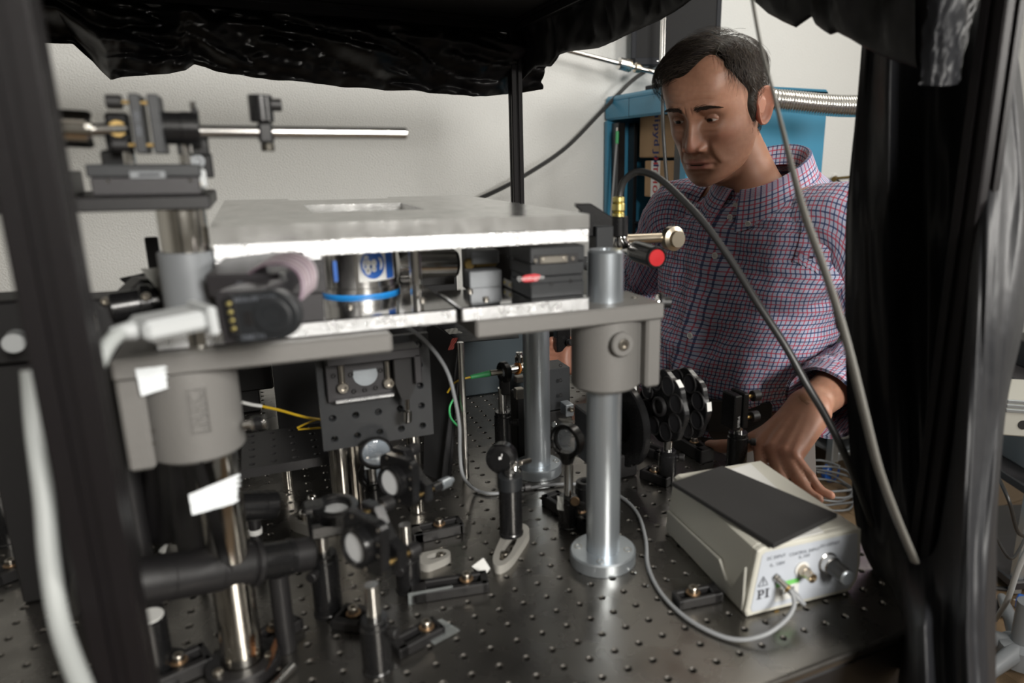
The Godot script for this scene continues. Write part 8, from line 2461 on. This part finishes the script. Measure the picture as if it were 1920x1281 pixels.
func hair(hx: Transform3D, rows: Array, cover: Array, nr: int, nc: int, root: Node) -> void:
	var nz := FastNoiseLite.new()
	nz.seed = 7
	nz.frequency = 1.0
	var b := MB.new()
	b.tinted = true
	b.xf = hx
	# under-layer: the scalp raised where hair is thick, sunk below the skin where there is none
	var hr := []
	for i in range(36, nr + 1, 1):
		var row := []
		for j in nc:
			var p: Vector3 = rows[i][j]
			var out := Vector3(p.x, (p.y - 0.03) * 0.8, p.z).normalized()
			var c: float = cover[i][j]
			var st := nz.get_noise_3d(p.x * 160.0, p.y * 30.0, p.z * 60.0) * 0.0012
			row.append(p + out * (-0.0025 + c * (0.0085 if p.y < 0.085 else 0.0075) + st * c))
		hr.append(row)
	var k := b.v.size()
	b.surf(hr, true)
	for i in hr.size():
		for j in nc:
			var p: Vector3 = hr[i][j]
			var g := 0.5 + 0.5 * nz.get_noise_3d(p.x * 260.0, p.y * 40.0, p.z * 120.0)
			var kk := Color(0.013, 0.0095, 0.0075).lerp(Color(0.035, 0.026, 0.02), g * 0.5)
			b.c[k + i * nc + j] = kk
	if b.n[k + 60 * nc + nc / 2].dot(hx.basis.z) < 0:
		b.turn_over(k)
	# strands: thin curved slivers combed from the crown towards the brow and down the sides
	var r := RandomNumberGenerator.new()
	r.seed = 33
	var n := 0
	while n < 5200:
		var i := r.randi_range(40, nr - 2)
		var j := r.randi_range(0, nc - 1)
		var p: Vector3 = rows[i][j]
		if r.randf() > cover[i][j] * 1.1 or (absf(p.x) > 0.058 and p.z < 0.012 and p.z > -0.05 and p.y < 0.028):
			n += 0 if r.randf() < 0.98 else 1
			continue
		n += 1
		var out := Vector3(p.x, (p.y - 0.03) * 0.8, p.z).normalized()
		var flow: Vector3
		if p.y > 0.07:
			flow = Vector3(-0.9 if p.x < 0.035 else 0.5, -0.15, 0.3 if p.z > -0.03 else -0.6)
		else:
			flow = Vector3(0.1 * r.randfn(), -1.0, -0.35 if absf(p.x) > 0.05 else 0.0)
		flow += Vector3(r.randfn(), r.randfn(), r.randfn()) * 0.16
		flow = (flow - out * flow.dot(out)).normalized()
		var side := flow.cross(out).normalized()
		var l := r.randf_range(0.016, 0.034) * (1.3 if p.y > 0.07 else 0.85)
		var wd := r.randf_range(0.00025, 0.0006)
		var base: Vector3 = p + out * (0.003 + 0.006 * cover[i][j])
		var kk := Color(0.014, 0.0105, 0.008).lerp(Color(0.075, 0.06, 0.048), pow(r.randf(), 3.0))
		if r.randf() < 0.05 and p.z < 0.03 and p.y < 0.06:
			kk = Color(0.3, 0.29, 0.28)
		b.col = kk
		var s := []
		for q in 5:
			var t := q / 4.0
			var c: Vector3 = base + flow * l * t + out * (0.006 * sin(t * 2.2) - 0.012 * t * t * t * (1.0 if p.y < 0.09 else 0.4) + 0.0012) + side * 0.003 * t * t * r.randfn()
			s.append([c - side * wd * (1.0 - t * 0.85), c + out * wd * 0.5, c + side * wd * (1.0 - t * 0.85)])
		b.surf(s)
	# a few stray hairs above the crown
	for q in 22:
		var a := r.randf_range(-0.6, 1.5)
		var p := Vector3(0.075 * sin(a) * r.randf_range(0.2, 1.0), 0.113 - 0.03 * absf(sin(a)), r.randf_range(-0.06, 0.01))
		var d := Vector3(0.6 + 0.4 * r.randf(), 0.35 * r.randf(), -0.4 + 0.5 * r.randf())
		var pts := []
		for t in 6:
			pts.append(p + d * 0.0085 * t + Vector3(0, 0.006 * sin(t * 0.6), 0))
		b.col = Color(0.03, 0.024, 0.02)
		b.tube(pts, 0.00016, 4)
	# eyebrows
	for sx in [-1.0, 1.0]:
		for q in 300:
			var t := r.randf()
			var x: float = lerpf(0.010, 0.047, t)
			var y: float = 0.0245 + 0.0055 * sin(t * 2.4) - 0.004 * t * t + r.randfn() * 0.0021 * (1.25 - t)
			var z := 0.0
			for i in nr:
				if rows[i][nc / 2].y <= y and rows[i + 1][nc / 2].y > y:
					for j in range(nc / 2 - 60, nc / 2 + 60):
						if rows[i][j].x <= sx * x and rows[i][j + 1].x > sx * x or rows[i][j].x >= sx * x and rows[i][j + 1].x < sx * x:
							z = rows[i][j].z
			if z <= 0.0:
				continue
			var p := Vector3(sx * x, y, z + 0.0004)
			var d := Vector3(sx * (0.9 + 0.2 * t), 0.5 * (1.0 - 1.7 * t), -0.25 * t) * 0.0075
			b.col = Color(0.03, 0.022, 0.017)
			b.surf([[p + Vector3(0, -0.0003, 0), p + Vector3(0, 0.0003, 0)], [p + d * 0.5 + Vector3(0, -0.00025, 0.0012), p + d * 0.5 + Vector3(0, 0.00025, 0.0012)], [p + d + Vector3(0, -0.0001, 0.0004), p + d + Vector3(0, 0.0001, 0.0004)]])
	obj("hair", b, M.hair_dark, root, "thinning dark hair")


func shirt_material() -> void:
	# woven check: pale ground, red and navy threads crossing; one repeat is 22 mm
	var n := 128
	var im := Image.create_empty(n, n, false, Image.FORMAT_RGB8)
	var ground := lin(0.40, 0.42, 0.54)
	var red := lin(0.42, 0.035, 0.06)
	var navy := lin(0.022, 0.035, 0.10)
	var half := 9.5
	for i in n:
		for j in n:
			var c := ground
			for k in [[i, 0], [j, 1]]:
				var r := 1.0 - smoothstep(half - 1.5, half + 1.5, absf(k[0] - n * 0.25) * 1.0)
				var b := 1.0 - smoothstep(half - 1.5, half + 1.5, absf(k[0] - n * 0.75) * 1.0)
				c = c.lerp(red, r * 0.62)
				c = c.lerp(navy, b * 0.68)
			var w := 0.94 + 0.06 * (1.0 if (i / 3 + j / 3) % 2 == 0 else -1.0)
			im.set_pixel(i, j, Color(c.r * w, c.g * w, c.b * w))
	var m := mat("checked_cloth", Color.WHITE, 0.85, 0.0, 0.3)
	m.albedo_texture = ImageTexture.create_from_image(im)
	m.texture_repeat = true
	m.rim_enabled = true
	m.rim = 0.15
	var m2 := m.duplicate()
	m2.resource_name = "checked_cloth_inside"
	M["checked_cloth_inside"] = m2


func shirt(root: Node, sh_l: Vector3, el_l: Vector3, wr_l: Vector3, sh_r: Vector3, el_r: Vector3, wr_r: Vector3) -> void:
	var fwd := Vector3(-0.96, 0, 0.28).normalized()
	var lft := Vector3.UP.cross(fwd).normalized()
	var nz := FastNoiseLite.new()
	nz.seed = 12
	nz.frequency = 1.0
	nz.fractal_octaves = 2
	# height, centre x, centre z, half width, front depth, back depth
	var prof := [[-0.03, 0.640, -0.512, 0.160, 0.118, 0.10], [0.03, 0.638, -0.510, 0.168, 0.124, 0.10], [0.06, 0.638, -0.508, 0.174, 0.132, 0.105], [0.12, 0.646, -0.494, 0.174, 0.130, 0.108], [0.20, 0.656, -0.476, 0.176, 0.124, 0.11], [0.27, 0.662, -0.466, 0.182, 0.116, 0.11], [0.315, 0.664, -0.462, 0.186, 0.106, 0.105], [0.345, 0.664, -0.460, 0.180, 0.094, 0.098], [0.365, 0.664, -0.460, 0.160, 0.084, 0.09], [0.385, 0.663, -0.460, 0.122, 0.074, 0.082], [0.402, 0.662, -0.460, 0.086, 0.066, 0.076], [0.414, 0.662, -0.460, 0.064, 0.060, 0.07]]
	var rows := []
	var uvs := []
	var nr := 150
	var nc := 180
	var vlen := 0.0
	var front_line := []
	for i in nr + 1:
		var u := float(i) / nr * (prof.size() - 1)
		var k := mini(int(u), prof.size() - 2)
		var q := []
		for c in 6:
			q.append(cubic_interpolate(prof[k][c], prof[k + 1][c], prof[maxi(k - 1, 0)][c], prof[mini(k + 2, prof.size() - 1)][c], u - k))
		var row := []
		for j in nc + 1:
			var a := TAU * (j / float(nc) - 0.5)
			var s := sin(a)
			var c := cos(a)
			var lat: float = q[3] * signf(s) * pow(absf(s), 0.85)
			var dep: float = (q[4] if c > 0 else q[5]) * signf(c) * pow(absf(c), 0.8)
			# neckline dips at the front, rises at the back
			var hh: float = q[0] - smoothstep(0.33, 0.414, q[0]) * 0.03 * (0.5 + 0.5 * c) + smoothstep(0.33, 0.414, q[0]) * 0.03 * (0.5 - 0.5 * c)
			var p := Vector3(q[1], T + hh, q[2]) + lft * lat + fwd * dep
			# folds: pulls from the near armpit across to the belly, slack above the belt, fine creases
			var dn: Vector3 = (lft * s * 1.0 / q[3] + fwd * c / q[4]).normalized()
			var w := 0.0
			w += 0.011 * nz.get_noise_2d(lat * 5.0 + q[0] * 7.0, q[0] * 4.0 - lat * 9.0)
			w += 0.0055 * nz.get_noise_2d(lat * 17.0 + q[0] * 12.0 + 7.0, q[0] * 13.0 - lat * 10.0)
			w += 0.0025 * nz.get_noise_2d(lat * 40.0 - q[0] * 20.0, q[0] * 45.0)
			var drag := exp(-pow((q[0] - 0.27 + (0.19 - lat) * 0.55) / 0.018, 2.0)) * smoothstep(0.02, 0.14, lat)
			w += 0.007 * drag - 0.006 * exp(-pow((q[0] - 0.235 + (0.19 - lat) * 0.6) / 0.014, 2.0)) * smoothstep(0.02, 0.14, lat)
			w += 0.006 * sin(lat * 55.0 + 1.5) * smoothstep(0.12, 0.03, q[0]) * smoothstep(-0.02, 0.03, q[0])
			p += dn * w * smoothstep(0.41, 0.36, q[0])
			row.append(p)
		rows.append(row)
		if i > 0:
			vlen += rows[i][nc / 2].distance_to(rows[i - 1][nc / 2])
		front_line.append(vlen)
		# cloth coordinates run from the front opening outwards
		var uvr := []
		uvr.resize(nc + 1)
		var acc := 0.0
		uvr[nc / 2] = Vector2(0, vlen) / 0.0145
		for j in range(nc / 2 + 1, nc + 1):
			acc += row[j].distance_to(row[j - 1])
			uvr[j] = Vector2(acc, vlen) / 0.0145
		acc = 0.0
		for j in range(nc / 2 - 1, -1, -1):
			acc -= row[j].distance_to(row[j + 1])
			uvr[j] = Vector2(acc, vlen) / 0.0145
		uvs.append(uvr)
	var b := MB.new()
	b.surf(rows, false, false, uvs)
	if b.n[75 * (nc + 1) + nc / 2].dot(fwd) < 0:
		b.turn_over()
	var sh := obj("shirt", b, M.checked_cloth, root, "checked button-down shirt")
	# placket with buttons
	var pl := []
	var plu := []
	for i in range(14, nr - 10):
		var c: Vector3 = rows[i][nc / 2]
		var row := []
		var ur := []
		for k in 7:
			var o := (k - 3) / 3.0
			var jj := nc / 2 + int(round(o * 4.0))
			row.append(rows[i][jj] + fwd * (0.0026 - (0.0024 if absi(k - 3) == 3 else 0.0)))
			ur.append(Vector2(o * 0.017 + 0.0055, front_line[i]) / 0.0145)
		pl.append(row)
		plu.append(ur)
	var pb := MB.new()
	pb.surf(pl, false, false, plu)
	if pb.n[20].dot(fwd) < 0:
		pb.turn_over()
	obj("placket", pb, M.checked_cloth, sh)
	for q in [22, 46, 72, 98, 123]:
		var c: Vector3 = rows[q][nc / 2] + fwd * 0.003
		button(c, fwd, 0.0056, sh)
	# breast pocket: a patch that follows the chest on the wearer's left
	var pk := []
	var pku := []
	for i in range(68, 97):
		var row := []
		var ur := []
		for j in range(nc / 2 + 20, nc / 2 + 43):
			var dip := 0
			if i < 74:
				dip = int(absf(j - nc / 2 - 31) * 0.45)
			row.append(rows[mini(i + (dip if i < 74 else 0), 96)][j] + fwd * 0.0022 + lft * 0.001)
			ur.append(uvs[i][j] + Vector2(0.5, 0.0))
		pk.append(row)
		pku.append(ur)
	var kb := MB.new()
	kb.surf(pk, false, false, pku)
	if kb.n[20].dot(fwd) < 0:
		kb.turn_over()
	obj("pocket", kb, M.checked_cloth, sh)
	collar(sh, fwd, lft)
	sleeve(sh, [nb_mid(sh_l, Vector3(0.66, T + 0.33, -0.46), 0.42), sh_l, sh_l.lerp(el_l, 0.5) + Vector3(-0.008, 0, 0.01), el_l, el_l.lerp(wr_l, 0.4), el_l.lerp(wr_l, 0.84) - Vector3(0, 0.008, 0)], [0.066, 0.066, 0.061, 0.057, 0.054, 0.056], nz, 3.0)
	sleeve(sh, [nb_mid(sh_r, Vector3(0.66, T + 0.33, -0.46), 0.42), sh_r, sh_r.lerp(el_r, 0.5), el_r, el_r.lerp(wr_r, 0.4), el_r.lerp(wr_r, 0.8)], [0.066, 0.066, 0.061, 0.056, 0.05, 0.046], nz, 9.0)


func nb_mid(a: Vector3, c: Vector3, t: float) -> Vector3:
	return a.lerp(c, t)


func button(c: Vector3, n: Vector3, r: float, parent: Node) -> void:
	var b := MB.new().turned(c - n * 0.0006, c + n, [Vector2(0, 0), Vector2(r, 0), Vector2(r, 0.0016), Vector2(r * 0.86, 0.0024), Vector2(r * 0.7, 0.0017), Vector2(0, 0.0017)], 20)
	var o := obj("button", b, M.button_white, parent)
	var x := n.cross(Vector3.UP).normalized()
	var h := MB.new()
	for k in [[-1, -1], [1, -1], [1, 1], [-1, 1]]:
		var q: Vector3 = c + n * 0.0012 + (x * k[0] + Vector3.UP * k[1]) * r * 0.24
		h.cyl(q - n * 0.0004, q + n * 0.0001, r * 0.11, 0.0, 8)
	obj("thread_hole", h, M.ink_grey, o)


func sleeve(parent: Node, pts: Array, rad: Array, nz: FastNoiseLite, sd: float) -> void:
	var line := smooth(pts, 22)
	var rows := []
	var uvs := []
	var x := Vector3.ZERO
	var acc := 0.0
	var cols_v := []
	cols_v.resize(65)
	cols_v.fill(0.0)
	var n := line.size()
	for i in n:
		var d: Vector3 = (line[mini(i + 1, n - 1)] - line[maxi(i - 1, 0)]).normalized()
		if i == 0:
			x = d.cross(Vector3.UP).normalized()
		else:
			acc += line[i].distance_to(line[i - 1])
		x = (x - d * x.dot(d)).normalized()
		var y := d.cross(x)
		var f := float(i) / (n - 1) * (rad.size() - 1)
		var k := mini(int(f), rad.size() - 2)
		var r: float = lerpf(rad[k], rad[k + 1], f - k)
		var row := []
		var ur := []
		var m := 64
		# tightly gathered towards the bend and the cuff
		var g := 0.35 + 0.65 * exp(-pow((f - 2.9) / 0.9, 2.0)) + 0.2 * smoothstep(3.8, 4.6, f)
		if f > 4.75:
			g = 0.12
		for j in m + 1:
			var a := TAU * j / m
			var e := x * cos(a) + y * sin(a)
			var w := 0.011 * nz.get_noise_3d(cos(a) * 1.3 + sd, sin(a) * 1.3, acc * 26.0) * g + 0.006 * nz.get_noise_3d(cos(a) * 2.6 - sd, sin(a) * 2.6 + acc * 12.0, acc * 70.0) * g
			row.append(line[i] + e * (r + w) - Vector3(0, 0.004, 0) * (1.0 if f > 3.0 else 0.0))
			cols_v[j] += 0.0 if i == 0 else row[j].distance_to(rows[i - 1][j])
			ur.append(Vector2(a * 0.056, cols_v[j]) / 0.0145)
		rows.append(row)
		uvs.append(ur)
	# the cuff turns in
	var inner := []
	var iu := []
	for s in 5:
		var row := []
		var c := Vector3.ZERO
		for p in rows[-1]:
			c += p
		c /= rows[-1].size()
		var back: Vector3 = (line[-1] - line[-4]).normalized() * 0.012 * s
		for p in rows[-1]:
			row.append(p + (c - p) * (0.04 + 0.02 * s) - back)
		inner.append(row)
		iu.append(uvs[-1 - s])
	var b := MB.new()
	b.surf(rows, false, false, uvs)
	var c0: Vector3 = line[10]
	if b.n[10 * 65].dot(rows[10][0] - c0) < 0:
		b.turn_over()
	var s := obj("sleeve", b, M.checked_cloth, parent)
	var ib := MB.new()
	ib.surf(inner, false, false, iu)
	obj("cuff_lining", ib, M.checked_cloth_inside, s)
	# cuff seam and its button
	var cuff := []
	var cu := []
	for i in range(n - 10, n):
		var row := []
		for j in 65:
			row.append(rows[i][j] + (rows[i][j] - line[i]).normalized() * (0.0022 if i > n - 10 else 0.0))
		cuff.append(row)
		cu.append(uvs[i])
	var cb := MB.new()
	cb.surf(cuff, false, false, cu)
	if cb.n[65 * 3].dot(rows[n - 7][0] - line[n - 7]) < 0:
		cb.turn_over()
	obj("cuff", cb, M.checked_cloth, s)


func collar(parent: Node, fwd: Vector3, lft: Vector3) -> void:
	# folded collar: stand, fold line and two pointed leaves, higher at the nape
	var c0 := Vector3(0.660, T + 0.40, -0.460)
	var rows := []
	var uvs := []
	var n := 96
	for i in 9:
		rows.append([])
		uvs.append([])
	for j in n + 1:
		var t := 2.0 * j / n - 1.0
		var a := t * (PI - 0.10)
		# a = 0 is the nape
		var s := sin(a)
		var c := -cos(a)
		var front := smoothstep(0.45, 1.0, absf(t))
		var w := 0.067
		var rise := 0.03 * (0.5 - 0.5 * c) - 0.032 * (0.5 + 0.5 * c)
		var dirv := (lft * s + fwd * c)
		var base: Vector3 = c0 + lft * s * w + fwd * c * 0.064 + Vector3(0, rise, 0)
		var ln := 0.040 + 0.030 * pow(front, 2.0)
		var tip := fwd * 0.012 * front + lft * signf(t) * 0.016 * pow(front, 3.0)
		var prof := [[0.0, 0.0], [0.012, 0.001], [0.026, 0.003], [0.034, 0.0055], [0.033, 0.010]]
		for i in 5:
			var h: float = prof[i][0] * (1.0 - 0.35 * front)
			rows[i].append(base + Vector3(0, h, 0) + dirv * prof[i][1])
			uvs[i].append(Vector2(a * 0.066, -h) / 0.0145)
		for i in 4:
			var f := (i + 1) / 4.0
			var h := 0.033 * (1.0 - 0.35 * front) - ln * f * 0.92
			rows[5 + i].append(base + Vector3(0, h, 0) + dirv * (0.010 + 0.016 * f + 0.006 * front * f) + tip * f)
			uvs[5 + i].append(Vector2(a * 0.066, 0.034 + ln * f) / 0.0145)
	var b := MB.new()
	b.surf(rows, false, false, uvs)
	var m := (n + 1) * 7 + n / 2
	if b.n[m].dot(-fwd) < 0:
		b.turn_over()
	var o := obj("collar", b, M.checked_cloth, parent)
	for s in [4, n - 4]:
		var p: Vector3 = rows[8][s].lerp(rows[7][s], 0.5)
		button(p + fwd * 0.0012, (fwd + lft * (0.35 if s > n / 2 else -0.35)).normalized(), 0.0045, o)


func lower_clothes(root: Node) -> void:
	var fwd := Vector3(-0.96, 0, 0.28).normalized()
	var lft := Vector3.UP.cross(fwd).normalized()
	var ring := func(h: float, cx: float, cz: float, w: float, fd: float, bd: float, n: int) -> Array:
		var row := []
		for j in n:
			var a := TAU * j / n
			var s := sin(a)
			var c := cos(a)
			row.append(Vector3(cx, T + h, cz) + lft * w * signf(s) * pow(absf(s), 0.85) + fwd * (fd if c > 0 else bd) * signf(c) * pow(absf(c), 0.8))
		return row
	var belt := MB.new()
	belt.surf([ring.call(-0.004, 0.64, -0.512, 0.166, 0.124, 0.104, 72), ring.call(-0.004, 0.64, -0.512, 0.170, 0.128, 0.107, 72), ring.call(0.03, 0.639, -0.511, 0.171, 0.129, 0.107, 72), ring.call(0.03, 0.639, -0.511, 0.166, 0.124, 0.104, 72)], true, true)
	var bo := obj("belt", belt, M.belt_leather, root, "brown leather belt")
	var t := MB.new()
	var hip := [ring.call(0.026, 0.64, -0.512, 0.165, 0.122, 0.104, 48), ring.call(-0.05, 0.642, -0.512, 0.176, 0.122, 0.115, 48), ring.call(-0.14, 0.648, -0.512, 0.182, 0.115, 0.118, 48), ring.call(-0.2, 0.652, -0.512, 0.18, 0.108, 0.11, 48)]
	t.surf(hip, true, true)
	for s in [-1.0, 1.0]:
		var lr := []
		for q in [[-0.12, 0.085, 0.095], [-0.3, 0.088, 0.088], [-0.5, 0.09, 0.072], [-0.78, 0.092, 0.06], [-0.925, 0.094, 0.062]]:
			var row := []
			for j in 28:
				var a := TAU * j / 28
				row.append(Vector3(0.655, T + q[0], -0.512) + lft * s * q[1] + (lft * cos(a) + fwd * sin(a) * 1.05) * q[2])
			lr.append(row)
		t.surf(lr, true, true)
	obj("trousers", t, M.trousers, root)
	for q in [0.06, -0.08, 0.12]:
		var c: Vector3 = Vector3(0.639, T + 0.014, -0.511) + lft * q + fwd * (0.129 * pow(1.0 - pow(absf(q) / 0.17, 2.0), 0.4) + 0.002)
		obj("belt_loop", MB.new().box(c, Vector3(0.006, 0.045, 0.011), 0.001), M.trousers, bo)
	for s in [-1.0, 1.0]:
		var c: Vector3 = Vector3(0.655, 0, -0.512) + lft * s * 0.094
		var sb := MB.new()
		var lr := []
		for q in [[0.001, 0.05, 0.05], [0.02, 0.052, 0.05], [0.05, 0.046, 0.045], [0.085, 0.04, 0.04]]:
			var row := []
			for j in 24:
				var a := TAU * j / 24
				var fw: float = sin(a)
				row.append(c + Vector3(0, q[0], 0) + lft * cos(a) * q[1] + fwd * (fw * (q[2] + (0.115 if fw > 0 and q[0] < 0.06 else 0.03 * maxf(fw, 0.0)) * (1.0 if q[0] < 0.03 else 0.8))))
			lr.append(row)
		sb.surf(lr, true, true)
		sb.cap(lr[0], Vector3.DOWN)
		obj("shoe", sb, M.satin_black, root)
	# phone clipped to the belt
	var pc: Vector3 = Vector3(0.5660, 0.9720, -0.3790)
	var ph := thing("phone", "black phone with a small camera lens, clipped to the man's belt", "phone", pc)
	var pn := (fwd * 0.75 + lft * 0.65).normalized()
	var px := Vector3.UP.cross(pn).normalized()
	var pb := Basis(px, Vector3.UP, pn)
	var shp := []
	for k in 4:
		var a0 := k * PI / 2
		for i in 5:
			var g := a0 + PI / 8 * i
			shp.append(Vector2([1, -1, -1, 1][k] * 0.052, [1, 1, -1, -1][k] * 0.0205) + Vector2(cos(g), sin(g)) * 0.007)
	obj("case", MB.new().at(pc, pb).prism(shp, 0.01, 0.0015), M.card_black, ph)
	var lc: Vector3 = pb * Vector3(-0.047, -0.014, 0.0105) + pc
	obj("lens_patch", MB.new().at(lc, pb).box(Vector3.ZERO, Vector3(0.009, 0.017, 0.0016), 0.0006), M.satin_black, ph)
	obj("lens", MB.new().at(lc, pb).cyl(Vector3(0, 0.004, 0.0005), Vector3(0, 0.004, 0.0012), 0.0024, 0.0002, 16), M.nickel, ph)
